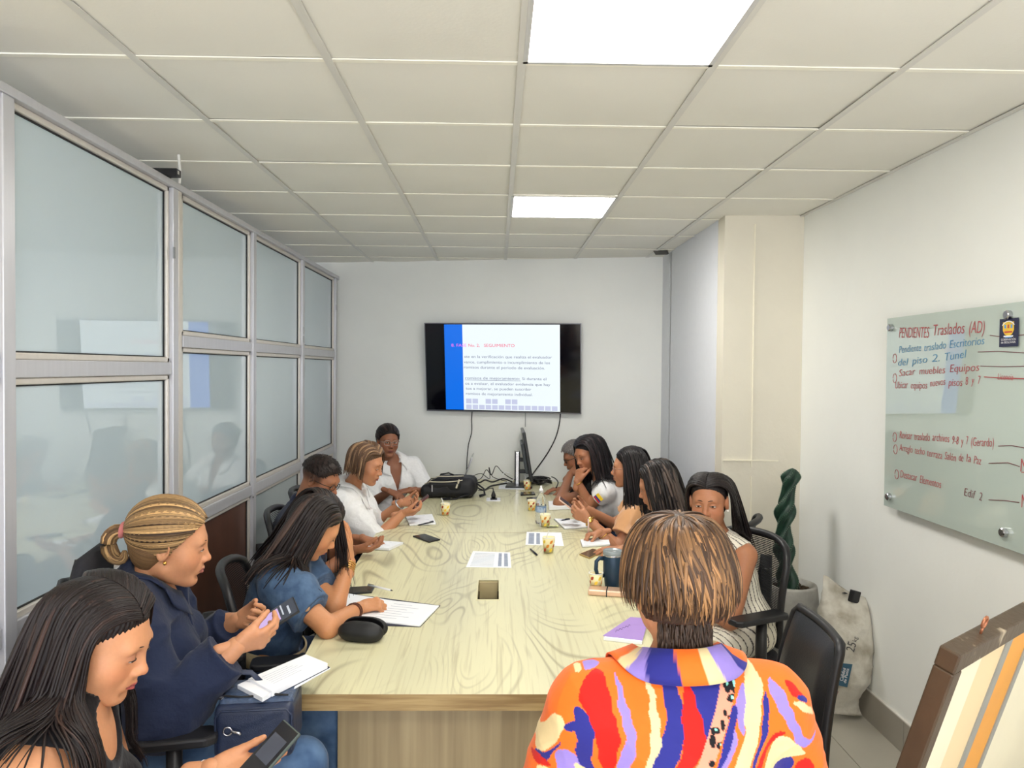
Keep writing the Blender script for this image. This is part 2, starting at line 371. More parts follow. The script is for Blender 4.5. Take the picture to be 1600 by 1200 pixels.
# ================================================================== signed-distance modelling for people and cloth
F32 = np.float32
class Pr:
    """primitive: cone (tapered capsule), ell (oriented ellipsoid), tor (elliptic ring)"""
    def __init__(s, kind, op='u', k=.02, tag='', **p):
        s.kind, s.op, s.k, s.tag = kind, op, k, tag; s.p = p
    def copy(s, infl=0.0, **kw):
        q = Pr(s.kind, s.op, s.k, s.tag, **dict(s.p))
        if s.kind == 'cone': q.p['ra'] = s.p['ra']+infl; q.p['rb'] = s.p['rb']+infl
        elif s.kind == 'ell': q.p['r'] = np.array(s.p['r'])+infl
        for a, b in kw.items():
            if a in ('op', 'k', 'tag'): setattr(q, a, b)
            else: q.p[a] = b
        return q
    def bounds(s):
        p = s.p
        if s.kind == 'cone':
            m = max(p['ra'], p['rb']); return np.minimum(p['a'], p['b'])-m, np.maximum(p['a'], p['b'])+m
        if s.kind == 'ell':
            e = np.abs(p['R']) @ np.array(p['r']); return p['c']-e, p['c']+e
        m = p['r1']*1.6+p['r2']; return p['c']-m, p['c']+m
    def d(s, X, Y, Z):
        p = s.p
        if s.kind == 'cone':
            a, b = p['a'].astype(F32), p['b'].astype(F32); ba = b-a; l2 = float(ba @ ba)+1e-9
            x, y, z = X-a[0], Y-a[1], Z-a[2]
            t = (x*ba[0]+y*ba[1]+z*ba[2])/F32(l2); h = np.clip(t, 0, 1)
            x, y, z = x-h*ba[0], y-h*ba[1], z-h*ba[2]
            q = x*x+y*y+z*z
            if p.get('fl') is not None:
                n, sc = p['fl']; vn = x*F32(n[0])+y*F32(n[1])+z*F32(n[2]); q = q+vn*vn*F32(1/sc**2-1)
            dd = np.sqrt(q)-(F32(p['ra'])+h*F32(p['rb']-p['ra']))
            if p.get('cut'):
                L = math.sqrt(l2); dd = np.maximum(dd, (t-1)*F32(L))
            if p.get('cuta'):
                L = math.sqrt(l2); dd = np.maximum(dd, -t*F32(L))
            return dd
        R = p['R'].astype(F32); c = p['c'].astype(F32); x, y, z = X-c[0], Y-c[1], Z-c[2]
        u = x*R[0, 0]+y*R[1, 0]+z*R[2, 0]; v = x*R[0, 1]+y*R[1, 1]+z*R[2, 1]; w_ = x*R[0, 2]+y*R[1, 2]+z*R[2, 2]
        if s.kind == 'ell':
            r = [F32(t) for t in p['r']]
            k0 = np.sqrt((u/r[0])**2+(v/r[1])**2+(w_/r[2])**2); k1 = np.sqrt((u/r[0]**2)**2+(v/r[1]**2)**2+(w_/r[2]**2)**2)
            return k0*(k0-1)/(k1+F32(1e-6))
        q = np.sqrt((v)**2+(w_/F32(p.get('asp', 1.0)))**2)-F32(p['r1'])
        return np.sqrt(q*q+u*u)-F32(p['r2'])
def comb(a, b, op, k):
    if op == 'u':
        if k <= 0: return np.minimum(a, b)
        h = np.maximum(k-np.abs(a-b), 0)/F32(k); return np.minimum(a, b)-h*h*F32(k*.25)
    b = -b
    if op == 's':
        if k <= 0: return np.maximum(a, b)
        h = np.maximum(k-np.abs(a-b), 0)/F32(k); return np.maximum(a, b)+h*h*F32(k*.25)
    if op == 'i':
        return np.maximum(a, -b)
def evalp(prims, P):
    P = np.asarray(P, F32); d = np.full(P.shape[:-1], .3, F32)
    for q in prims: d = comb(d, q.d(P[..., 0], P[..., 1], P[..., 2]), q.op, q.k)
    return d
_E = [((0, 0, 0), (1, 0, 0)), ((0, 1, 0), (1, 1, 0)), ((0, 0, 1), (1, 0, 1)), ((0, 1, 1), (1, 1, 1)),
      ((0, 0, 0), (0, 1, 0)), ((1, 0, 0), (1, 1, 0)), ((0, 0, 1), (0, 1, 1)), ((1, 0, 1), (1, 1, 1)),
      ((0, 0, 0), (0, 0, 1)), ((1, 0, 0), (1, 0, 1)), ((0, 1, 0), (0, 1, 1)), ((1, 1, 0), (1, 1, 1))]
def surface(prims, res, post=None, bounds=None, pad=.012):
    """naive surface nets over the primitives' field; returns verts, quads"""
    us = [q for q in prims if q.op == 'u']
    if bounds is None:
        lo = np.min([q.bounds()[0] for q in us], 0)-pad; hi = np.max([q.bounds()[1] for q in us], 0)+pad
    else: lo, hi = np.array(bounds[0], float), np.array(bounds[1], float)
    n = np.maximum(((hi-lo)/res).astype(int)+2, 4)
    F = np.full(tuple(n), .08, F32)
    ax = [(lo[i]+res*np.arange(n[i])).astype(F32) for i in range(3)]
    for q in prims:
        b0, b1 = q.bounds(); m = max(q.k, 0)+2.5*res+.004
        i0 = np.maximum(((b0-m-lo)/res).astype(int), 0); i1 = np.minimum(((b1+m-lo)/res).astype(int)+2, n)
        if (i1 <= i0).any(): continue
        sl = tuple(slice(i0[i], i1[i]) for i in range(3))
        X, Y, Z = ax[0][sl[0]][:, None, None], ax[1][sl[1]][None, :, None], ax[2][sl[2]][None, None, :]
        F[sl] = comb(F[sl], q.d(X, Y, Z), q.op, q.k)
    if post is not None:
        idx = np.nonzero(np.abs(F) < .035)
        P = np.stack([ax[0][idx[0]], ax[1][idx[1]], ax[2][idx[2]]], -1)
        F[idx] = post(F[idx], P).astype(F32)
    F[0] = .08; F[-1] = .08; F[:, 0] = .08; F[:, -1] = .08; F[:, :, 0] = .08; F[:, :, -1] = .08
    S = F < 0
    c = S[:-1, :-1, :-1].astype(np.int8)
    for a in ((1, 0, 0), (0, 1, 0), (0, 0, 1), (1, 1, 0), (1, 0, 1), (0, 1, 1), (1, 1, 1)):
        c = c+S[a[0]:n[0]-1+a[0], a[1]:n[1]-1+a[1], a[2]:n[2]-1+a[2]]
    act = np.nonzero((c > 0) & (c < 8)); m = len(act[0])
    if m == 0: return np.zeros((0, 3)), np.zeros((0, 4), np.int32)
    ids = np.full(tuple(n-1), -1, np.int32); ids[act] = np.arange(m)
    acc = np.zeros((m, 3), F32); cnt = np.zeros(m, F32)
    cv = {}
    for x in (0, 1):
        for y in (0, 1):
            for z in (0, 1): cv[(x, y, z)] = F[act[0]+x, act[1]+y, act[2]+z]
    for e0, e1 in _E:
        f0, f1 = cv[e0], cv[e1]; cr = (f0 < 0) != (f1 < 0); t = np.where(cr, f0/(f0-f1+F32(1e-12)*(f0 == f1)), 0)
        t = np.clip(t, 0, 1)
        for i in range(3): acc[:, i] += np.where(cr, e0[i]+t*(e1[i]-e0[i]), 0)
        cnt += cr
    V = (np.stack(act, -1)+acc/cnt[:, None])*res+lo
    Q = []
    for axn in range(3):
        a = [slice(1, -1)]*3; b = [slice(1, -1)]*3; a[axn] = slice(0, -1); b[axn] = slice(1, None)
        # grid edges along axis axn with interior other coords
        A = S[tuple(a)]; B = S[tuple(b)]; ed = np.nonzero(A != B); inside = A[ed]
        g = [ed[0].copy(), ed[1].copy(), ed[2].copy()]
        o1, o2 = (axn+1) % 3, (axn+2) % 3
        g[o1] += 1; g[o2] += 1
        def cell(d1, d2):
            h = [g[0], g[1], g[2]]; h = [t.copy() for t in h]; h[o1] -= d1; h[o2] -= d2; return ids[h[0], h[1], h[2]]
        q = np.stack([cell(1, 1), cell(0, 1), cell(0, 0), cell(1, 0)], -1)
        q = np.where(inside[:, None], q, q[:, ::-1]); q = q[(q >= 0).all(1)]; Q.append(q)
    return V, np.concatenate(Q).astype(np.int32)
def relax(V, Q, it=1, lam=.5):
    for _ in range(it):
        acc = np.zeros_like(V); cnt = np.zeros(len(V))
        for a, b in ((0, 1), (1, 2), (2, 3), (3, 0)):
            np.add.at(acc, Q[:, a], V[Q[:, b]]); np.add.at(acc, Q[:, b], V[Q[:, a]]); np.add.at(cnt, Q[:, a], 1); np.add.at(cnt, Q[:, b], 1)
        V = V*(1-lam)+lam*acc/np.maximum(cnt, 1)[:, None]
    return V
def join(*ms):
    Vs, Qs, o = [], [], 0
    for V, Q in ms: Vs.append(V); Qs.append(Q+o); o += len(V)
    return np.concatenate(Vs), np.concatenate(Qs)
def cone(a, b, ra, rb, k=.02, tag='', op='u', **kw): return Pr('cone', op, k, tag, a=np.array(a, float), b=np.array(b, float), ra=ra, rb=rb, **kw)
def ell(c, R, r, k=.02, tag='', op='u'): return Pr('ell', op, k, tag, c=np.array(c, float), R=np.array(R, float), r=np.array(r, float))
def folds(P, seed, amp, freq, dirs=None):
    """smooth pseudo-random cloth relief"""
    r = np.random.default_rng(seed); out = np.zeros(len(P), F32)
    wq = P.copy()
    for _ in range(2):
        v = r.normal(size=3)*freq*.5; ph = r.uniform(0, 6); u = r.normal(size=3); wq = wq+np.outer(np.sin(P @ v+ph), u/np.linalg.norm(u))*(.9/freq)
    for i in range(5):
        v = r.normal(size=3); v /= np.linalg.norm(v)
        if dirs is not None: v = v*np.array(dirs)
        f = freq*r.uniform(.6, 1.8); s_ = np.sin(wq @ (v*f)+r.uniform(0, 6)); out += (1-np.abs(s_))**2*(freq/f)
    return amp*(out/5-.33)
# ------------------------------------------------------------------ head
def frame(f, up):
    f = nrm(f); r = nrm(np.cross(f, up)); u = np.cross(r, f); return np.stack([r, f, u], 1)   # columns: right, forward, up
def head_prims(c, R, s=1.0, male=False, full=0.0, neck=None, eyes=1.0, mouth=0.0):
    W = lambda p: c+R @ (np.array(p, float)*s)
    P = []
    E = lambda p, r, k=.02, op='u', t='head': P.append(ell(W(p), R, np.array(r)*s, k*s, t, op))
    C = lambda a, b, ra, rb, k=.015, op='u', t='head', **kw: P.append(cone(W(a), W(b), ra*s, rb*s, k*s, t, op, **kw))
    j = .004 if male else 0
    E((0, -.014, .034), (.074, .094, .082), .02, t='skull')
    E((0, .028, -.015), (.062+full*.5, .062, .088), .03)
    E((0, .034, -.062), (.046+j+full, .050, .044+j), .03)
    C((-.046-j, .000, -.062), (-.020, .062, -.094), .016+full*.5, .014, .03); C((.046+j, .000, -.062), (.020, .062, -.094), .016+full*.5, .014, .03)
    E((0, .074, -.097), (.020+j, .016, .015), .022)
    E((-.040, .050, -.030), (.024+full*.6, .026, .028), .03); E((.040, .050, -.030), (.024+full*.6, .026, .028), .03)
    C((-.036, .074, .023), (.036, .074, .023), .013+j*.5, .013+j*.5, .02)
    E((-.031, .094, .003), (.019, .014, .0125), .012, 's'); E((.031, .094, .003), (.019, .014, .0125), .012, 's')
    for sx in (-1, 1):
        E((sx*.031, .0745, .003), (.0165, .0150, .0125), .004)
    C((0, .083, .014), (0, .103, -.023), .0062, .0085, .016); E((0, .105, -.028), (.0095, .0098, .0085), .010)
    E((-.0125, .096, -.032), (.0085, .010, .0075), .007); E((.0125, .096, -.032), (.0085, .010, .0075), .007)
    E((-.007, .101, -.0395), (.0038, .006, .003), .003, 's'); E((.007, .101, -.0395), (.0038, .006, .003), .003, 's')
    E((0, .084, -.058), (.028, .014, .022), .014)
    C((-.018, .089, -.0585), (0, .0975, -.0565), .0042, .0058, .004, t='lip'); C((.018, .089, -.0585), (0, .0975, -.0565), .0042, .0058, .004, t='lip')
    C((-.015, .088, -.0665), (0, .0955, -.0685), .0045, .0068, .004, t='lip'); C((.015, .088, -.0665), (0, .0955, -.0685), .0045, .0068, .004, t='lip')
    E((0, .104, -.0625), (.017, .010, .0009), .0015, 's')
    E((0, .094, -.082), (.020, .008, .006), .012, 's')
    for sx in (-1, 1):
        Re = R @ rotz(sx*-.35) @ roty(0)
        P.append(Pr('ell', 'u', .006*s, 'ear', c=W((sx*.074, -.006, -.008)), R=Re, r=np.array((.008, .015, .027))*s))
        P.append(Pr('tor', 'u', .004*s, 'ear', c=W((sx*.080, -.009, -.003)), R=Re, r1=.0145*s, r2=.0042*s, asp=1.75))
        P.append(Pr('ell', 's', .004*s, 'ear', c=W((sx*.086, -.003, -.004)), R=Re, r=np.array((.007, .007, .013))*s))
    if neck is not None:
        rn = .058 if male else .047
        P.append(cone(W((0, -.022, -.045)), neck, rn*s, (rn+.003)*s, .028*s, 'neck'))
    return P
def head_cols(V, c, R, s, skin, lip, brow=None, stub=None, lid=None):
    """skin pigment per vertex: lips, a little red in cheeks and nose, brow hair, shaved sides"""
    q = ((V-c) @ R)/s; col = np.tile(np.array(lin(skin)), (len(V), 1))
    def blend(m, rgb): 
        nonlocal col
        m = np.clip(m, 0, 1)[:, None]; col = col*(1-m)+np.array(lin(rgb))*m
    red = (min(255, skin[0]*1.02), skin[1]*.86, skin[2]*.84)
    for sx in (-1, 1):
        blend(.55*np.exp(-(((q[:, 0]-sx*.043)/.024)**2+((q[:, 1]-.065)/.03)**2+((q[:, 2]+.028)/.02)**2)), red)
    blend(.4*np.exp(-(((q[:, 0])/.012)**2+((q[:, 1]-.11)/.018)**2+((q[:, 2]+.028)/.012)**2)), red)
    w_ = np.clip(1-np.abs(q[:, 0])/.024, 0, 1)
    top = -.0625+.0085*w_**.6; bot = -.0625-.0125*w_**.7
    m = (q[:, 1] > .078) & (np.abs(q[:, 0]) < .0235)
    z = q[:, 2]; inn = np.minimum((top-z), (z-bot)); blend(np.where(m, np.clip(inn/.002+.5, 0, 1), 0), lip)
    blend(np.where(m & (np.abs(z+.0625) < .0016), .6, 0), (90, 40, 38))
    if lid:
        for sx in (-1, 1): blend(.5*np.exp(-(((q[:, 0]-sx*.031)/.018)**2+((q[:, 2]-.009)/.009)**2))*(q[:, 1] > .05), lid)
    if stub:
        side = np.clip((z+.03)/.04, 0, 1)*np.clip((.045-q[:, 1]+np.clip(z-.03, 0, 1)*.9)/.02, 0, 1); blend(side*.85*(z > -.035), stub)
        blend(np.clip((-.045-z)/.02, 0, 1)*.16*(q[:, 1] > .0), stub)
    return col.astype(F32)
def face_bits(person, body, c, R, s, m_white, m_iris, m_dark, openness=.6, gaze=(0, 0), brow=None, browth=1.0):
    """eyes (white, iris, pupil), lashes and eyebrows as small meshes under the body"""
    W = lambda p: c+R @ (np.array(p, float)*s)
    for sx in (-1, 1):
        e = MB(); cx, cz = sx*.031, .003-.003*(1-openness)
        rx, ry, rz = .0172, .0158, .0132; n = 15; H = .0062*openness+.0006; Wd = .0135
        vs = []; fs = []; mi = []
        def surf(x, z): 
            t = max(0, 1-(x/rx)**2-(z/rz)**2); return .0745+ry*math.sqrt(t)+.0003
        N1, N2 = 16, 8
        for j in range(N2+1):
            for i in range(N1+1):
                u = -1+2*i/N1; v = -1+2*j/N2
                hh = H*(1-abs(u)**2.2)**.8; x = Wd*u; z = (v*hh*(1.0 if v > 0 else .7))-(.0006)
                vs.append(W((cx+x, surf(x, z), cz+z)))
        for j in range(N2):
            for i in range(N1):
                a = j*(N1+1)+i; fs.append((a, a+1, a+N1+2, a+N1+1))
                u = -1+2*(i+.5)/N1; v = -1+2*(j+.5)/N2; x = Wd*u-gaze[0]*.004; z = v*H*.85-gaze[1]*.003
                rr_ = math.hypot(x, z*1.0); mi.append(2 if rr_ < .0026 else (1 if rr_ < .0058 else 0))
        e.v = [tuple(v) for v in vs]; e.f = fs if np.linalg.det(R) > 0 else fs; e.m = mi
        e.obj('eye', [m_white, m_iris, m_dark], body, smooth=True)
        l = MB(); pts = []; rs = []
        for i in range(9):
            u = -1+2*i/8; hh = H*(1-abs(u)**2.2)**.8; x = Wd*1.08*u; z = hh*1.0-.0004+(.001 if sx*u > 0 else -.0002)*abs(u); pts.append(W((cx+x, surf(x*.98, z*.98)+.0012, cz+z))); rs.append(.0009*s*(1.1-abs(u)*.6)*1.4)
        l.tube(pts, rs, 5).obj('eyelash', m_dark, body, smooth=True)
        if brow is not None:
            b = MB(); pts = []; rs = []
            for i in range(8):
                u = i/7; x = .012+.034*u; z = .0225+.0065*math.sin(PI*(u*.75+.12))-.004*u*u; y = .0915-.0150*u*u; pts.append(W((sx*x, y, z))); rs.append(.0026*browth*s*(math.sin(PI*(.18+.8*u))**.7))
            b.tube(pts, rs, 6, flat=.55).obj('eyebrow', brow, body, smooth=True)
# ------------------------------------------------------------------ hand
def hand_prims(w, d, n, side, s=1.0, curl=(.5, .5, .5, .5), spread=.12, thumb=(.5, .4), tcurl=.3, bend=None):
    """w wrist, d pointing to the fingers, n palm normal (out of the palm), side = +1 right hand, -1 left"""
    d = nrm(d); n = nrm(n-d*np.dot(n, d)); t = np.cross(d, n)*side   # t points to the thumb side
    P = []; wv = np.array(w, float)
    pt = lambda a, b, c_: wv+(d*a+t*b+n*c_)*s
    P.append(cone(pt(-.05, 0, 0), pt(.012, 0, 0), .0235*s, .024*s, .012, 'hand', fl=(n, .80)))
    for b0, a1 in ((.026, .088), (.009, .092), (-.009, .088), (-.026, .080)):
        P.append(cone(pt(.012, b0*.55, 0), pt(a1-.006, b0*.98, 0), .0145*s, .0115*s, .012, 'hand', fl=(n, .85)))
    P.append(cone(pt(.02, .018, .006), pt(.050, .034, .008), .017*s, .013*s, .014, 'hand'))
    L = ((.040, .024, .020), (.044, .028, .021), (.041, .026, .020), (.033, .020, .018)); bs = (.0285, .0095, -.0095, -.0275); As = (.086, .090, .086, .077)
    for i in range(4):
        ang = 0.0; base = pt(As[i]-.008, bs[i]*1.0, -.001); sp = (1.5-i)*spread
        dd = nrm(d*math.cos(sp)+t*math.sin(sp)); r = (.0092, .0095, .0090, .0080)[i]*s
        c = curl[i]
        for j, f in enumerate((.75, 1.0, .7)):
            ang += c*f*1.35
            v = nrm(dd*math.cos(ang)+n*math.sin(ang)); nb = base+v*L[i][j]*s
            P.append(cone(base, nb, r*(1-.07*j), r*(1-.07*(j+1)), .0035 if j else .008, 'hand')); base = nb
    a0 = pt(.030, .030, .006); v = nrm(d*math.cos(thumb[0])+t*math.sin(thumb[0])+n*thumb[1]); b0 = a0+v*.040*s
    P.append(cone(a0, b0, .0125*s, .0105*s, .012, 'hand'))
    v2 = nrm(v+n*tcurl-t*tcurl*.6+d*.2); b1 = b0+v2*.034*s; P.append(cone(b0, b1, .0105*s, .0088*s, .004, 'hand'))
    v3 = nrm(v2+n*tcurl*.5-t*tcurl*.3+d*.1); P.append(cone(b1, b1+v3*.022*s, .0092*s, .0075*s, .004, 'hand'))
    return P
# ------------------------------------------------------------------ hair strands
def clump_mesh(paths, width, seed, col_fn, nside=5, thick=.45, taper=.25):
    """paths (m, n, 3) -> tapered flattened locks in one mesh, with colours and strand coordinates"""
    m, n, _ = paths.shape; r = np.random.default_rng(seed)
    T = np.empty_like(paths); T[:, 1:-1] = paths[:, 2:]-paths[:, :-2]; T[:, 0] = paths[:, 1]-paths[:, 0]; T[:, -1] = paths[:, -1]-paths[:, -2]
    T /= np.linalg.norm(T, axis=2, keepdims=True)+1e-9
    return T
def hair_locks(paths, outn, width, thick, cols, seed, nside=6, tipw=.25, jit=.0):
    """outn (m,n,3): outward normals. cols (m,n,3) linear"""
    m, n, _ = paths.shape; r = np.random.default_rng(seed)
    T = np.empty_like(paths); T[:, 1:-1] = paths[:, 2:]-paths[:, :-2]; T[:, 0] = paths[:, 1]-paths[:, 0]; T[:, -1] = paths[:, -1]-paths[:, -2]
    T /= np.linalg.norm(T, axis=2, keepdims=True)+1e-9
    N = outn-T*np.sum(outn*T, 2, keepdims=True); N /= np.linalg.norm(N, axis=2, keepdims=True)+1e-9
    B = np.cross(T, N)
    t = np.linspace(0, 1, n)[None, :]
    wv = width*(r.uniform(.6, 1.3, (m, 1)))*np.clip(np.minimum(.55+t*3, 1)*(tipw+(1-tipw)*np.clip((1-t)*2.2, 0, 1)), .05, 1)
    th = thick*(r.uniform(.7, 1.2, (m, 1)))*wv/width*1.0
    V = np.empty((m, n, nside, 3)); U = np.empty((m, n, nside, 3)); off = r.uniform(0, 100, (m, 1))
    for j in range(nside):
        a = 2*PI*j/nside
        V[:, :, j] = paths+B*(math.cos(a)*wv)[..., None]+N*(math.sin(a)*th)[..., None]
        U[:, :, j, 0] = off+math.cos(a)*wv*1.0/.010; U[:, :, j, 1] = t*1.0; U[:, :, j, 2] = off
    C = np.repeat(cols[:, :, None, :], nside, 2)
    idx = np.arange(m*n*nside).reshape(m, n, nside); nx = np.roll(idx, -1, 2)
    Q = np.stack([idx[:, :-1], nx[:, :-1], nx[:, 1:], idx[:, 1:]], -1).reshape(-1, 4)
    return V.reshape(-1, 3), Q.astype(np.int32), C.reshape(-1, 3), U.reshape(-1, 3)
def trace(roots, dirf, coll, off, n, step, k=6, seed=0, cling=None):
    """grow strands: direction field dirf(P, i, t) blended with inertia, kept outside coll by off (m,)"""
    m = len(roots); P = roots.copy(); path = np.empty((m, n, 3)); nor = np.empty((m, n, 3)); v = None
    e = .004
    off_full = off; st_ = float(np.mean(step))
    for i in range(n):
        off = np.minimum(off_full, .0075+off_full*min(1.0, i*st_/.08))
        for it in range(2):
            d = evalp(coll, P)
            g = np.stack([evalp(coll, P+np.eye(3)[a]*e)-evalp(coll, P-np.eye(3)[a]*e) for a in range(3)], -1).astype(float)
            g /= np.linalg.norm(g, axis=1, keepdims=True)+1e-9
            pen = np.where(np.abs(off-d) < 9, off-d, 0)
            stick = np.clip(pen, 0, .03) if i else pen
            if cling is not None and i: stick = np.where(pen < 0, np.maximum(pen, -.010)*cling(P), stick)
            P = P+g*np.clip(stick, -.05, .05)[:, None]
        path[:, i] = P; nor[:, i] = g
        dv = dirf(P, i, i/(n-1)); near = np.clip(1-(d-off)/.02, 0, 1)[:, None]
        inw = np.minimum(np.sum(dv*g, 1, keepdims=True), 0); dv = dv-g*inw*near
        dv /= np.linalg.norm(dv, axis=1, keepdims=True)+1e-9
        v = dv if v is None else nrm_rows(v*.45+dv*.55)
        P = P+v*(step[:, None] if hasattr(step, '__len__') else step)
    return path, nor
def nrm_rows(a): return a/(np.linalg.norm(a, axis=1, keepdims=True)+1e-9)
# ================================================================== conference table
def wood_top():
    m = bpy.data.materials.new('swirled_light_wood'); m.use_nodes = True; nt = m.node_tree; b = nt.nodes['Principled BSDF']; N = nt.nodes.new; L = nt.links.new
    tc = N('ShaderNodeTexCoord'); mp = N('ShaderNodeMapping'); mp.inputs['Scale'].default_value = (1.0, .34, 1); L(tc.outputs['Object'], mp.inputs[0])
    n1 = N('ShaderNodeTexNoise'); n1.inputs['Scale'].default_value = 2.1; n1.inputs['Detail'].default_value = 1.2; n1.inputs['Distortion'].default_value = .6; L(mp.outputs[0], n1.inputs['Vector'])
    mu = N('ShaderNodeMath'); mu.operation = 'MULTIPLY'; mu.inputs[1].default_value = 24.0; L(n1.outputs[0], mu.inputs[0])
    pp = N('ShaderNodeMath'); pp.operation = 'PINGPONG'; pp.inputs[1].default_value = .5; L(mu.outputs[0], pp.inputs[0])
    ln = N('ShaderNodeMapRange'); ln.inputs[1].default_value = .02; ln.inputs[2].default_value = .20; ln.inputs[3].default_value = 1; ln.inputs[4].default_value = 0; L(pp.outputs[0], ln.inputs[0])
    n2 = N('ShaderNodeTexNoise'); n2.inputs['Scale'].default_value = 3.3; n2.inputs['Detail'].default_value = 2; L(mp.outputs[0], n2.inputs['Vector'])
    mk_ = N('ShaderNodeMapRange'); mk_.inputs[1].default_value = .42; mk_.inputs[2].default_value = .60; L(n2.outputs[0], mk_.inputs[0])
    mm = N('ShaderNodeMath'); mm.operation = 'MULTIPLY'; L(ln.outputs[0], mm.inputs[0]); L(mk_.outputs[0], mm.inputs[1])
    m3 = N('ShaderNodeMapping'); m3.inputs['Scale'].default_value = (52, 1.5, 1); L(tc.outputs['Object'], m3.inputs[0])
    n3 = N('ShaderNodeTexNoise'); n3.inputs['Scale'].default_value = 1.5; n3.inputs['Detail'].default_value = 4; n3.inputs['Distortion'].default_value = .7; L(m3.outputs[0], n3.inputs['Vector'])
    g = N('ShaderNodeMapRange'); g.inputs[1].default_value = .52; g.inputs[2].default_value = .72; L(n3.outputs[0], g.inputs[0])
    n4 = N('ShaderNodeTexNoise'); n4.inputs['Scale'].default_value = 1.4; L(mp.outputs[0], n4.inputs['Vector'])
    b0 = N('ShaderNodeMix'); b0.data_type = 'RGBA'; b0.inputs[6].default_value = lin((224, 218, 178))+(1,); b0.inputs[7].default_value = lin((206, 202, 168))+(1,); r4 = N('ShaderNodeMapRange'); r4.inputs[1].default_value = .4; r4.inputs[2].default_value = .6; L(n4.outputs[0], r4.inputs[0]); L(r4.outputs[0], b0.inputs[0])
    b1 = N('ShaderNodeMix'); b1.data_type = 'RGBA'; b1.inputs[7].default_value = lin((178, 168, 130))+(1,); L(b0.outputs[2], b1.inputs[6]); s1 = N('ShaderNodeMath'); s1.operation = 'MULTIPLY'; s1.inputs[1].default_value = .6; L(g.outputs[0], s1.inputs[0]); L(s1.outputs[0], b1.inputs[0])
    b2 = N('ShaderNodeMix'); b2.data_type = 'RGBA'; b2.inputs[7].default_value = lin((140, 130, 96))+(1,); L(b1.outputs[2], b2.inputs[6]); s2 = N('ShaderNodeMath'); s2.operation = 'MULTIPLY'; s2.inputs[1].default_value = .62; L(mm.outputs[0], s2.inputs[0]); L(s2.outputs[0], b2.inputs[0])
    L(b2.outputs[2], b.inputs['Base Color']); b.inputs['Roughness'].default_value = .3; b.inputs['Specular IOR Level'].default_value = .45
    return m
M_top = wood_top()
M_edge = mat('brown_wood_edge', (176, 150, 102), .4, rgb2=(140, 112, 70), scale=3, stretch=(1.5, 1.5, 26), detail=5)
M_ped = mat('grey_wood_pedestal', (172, 154, 118), .4, rgb2=(148, 130, 98), scale=3.0, stretch=(9, 9, .35), detail=5)
LE = [atz(447, 1085, TT), atz(480, 1010, TT), atz(526, 935, TT), atz(556, 884, TT), atz(590, 826, TT), atz(622, 790, TT), atz(641, 766, TT)]
hc_ = atz(763, 922, TT); CX = hc_[0]-.005
Yn = LE[0][1]; ly = np.array([p[1] for p in LE]); lx = np.array([CX-p[0] for p in LE])
cf = np.polyfit(ly, lx, 2)
def halfw(y): return float(np.polyval(cf, y))
def edge_y_far(x): return wall_at(x)-.015
YS = atz(700, 832, TT)[1]
tb = thing('conference_table', 'long conference table with swirled pale wood top running to the back wall', 'table', (CX, Yn+.1, 0))
def top_section(y0, y1, farskew=False, hole=None):
    ys = np.linspace(y0, y1, 9)
    left = [(CX-halfw(y), y) for y in ys]; right = [(CX+halfw(y), y) for y in ys[::-1]]
    if farskew:
        left[-1] = (left[-1][0], edge_y_far(left[-1][0])); right[0] = (right[0][0], edge_y_far(right[0][0]))
    outer = (left+right)[::-1]          # counter-clockwise from above? orientation handled by winding below
    area = sum(outer[i][0]*outer[(i+1) % len(outer)][1]-outer[(i+1) % len(outer)][0]*outer[i][1] for i in range(len(outer)))
    if area < 0: outer = outer[::-1]
    b = MB(); n = len(outer); zt, zb = TT, TT-.050
    V = [(x, y, zt) for x, y in outer]+[(x, y, zb) for x, y in outer]
    F = []; mi = []
    for i in range(n): F.append((i, n+i, n+(i+1) % n, (i+1) % n)); mi.append(1)
    F.append(tuple(range(n, 2*n))[::-1]); mi.append(1)
    if hole is None: F.append(tuple(range(n))); mi.append(0)
    else:
        hx0, hx1, hy0, hy1 = hole; h = [(hx0, hy0), (hx0, hy1), (hx1, hy1), (hx1, hy0)]   # clockwise
        o = len(V); V += [(x, y, zt) for x, y in h]+[(x, y, zb) for x, y in h]
        # bridge from outer vertex nearest to the hole's first corner
        k = min(range(n), key=lambda i: (outer[i][0]-hx0)**2+(outer[i][1]-hy0)**2)
        F.append(tuple([(k+i) % n for i in range(n)]+[k, o, o+1, o+2, o+3, o])); mi.append(0)
        for i in range(4): F.append((o+i, o+(i+1) % 4, o+4+(i+1) % 4, o+4+i)); mi.append(2)
    me = mk('tabletop', V, F, [M_top, M_edge, mat('port_lining', (196, 184, 140), .5, var=.04)], tb, mi=mi)
    return me
hy0, hy1 = atz(763, 937, TT)[1], atz(763, 907, TT)[1]; hw = .046
HOLE = (hc_[0]-hw, hc_[0]+hw, hy0, hy1)
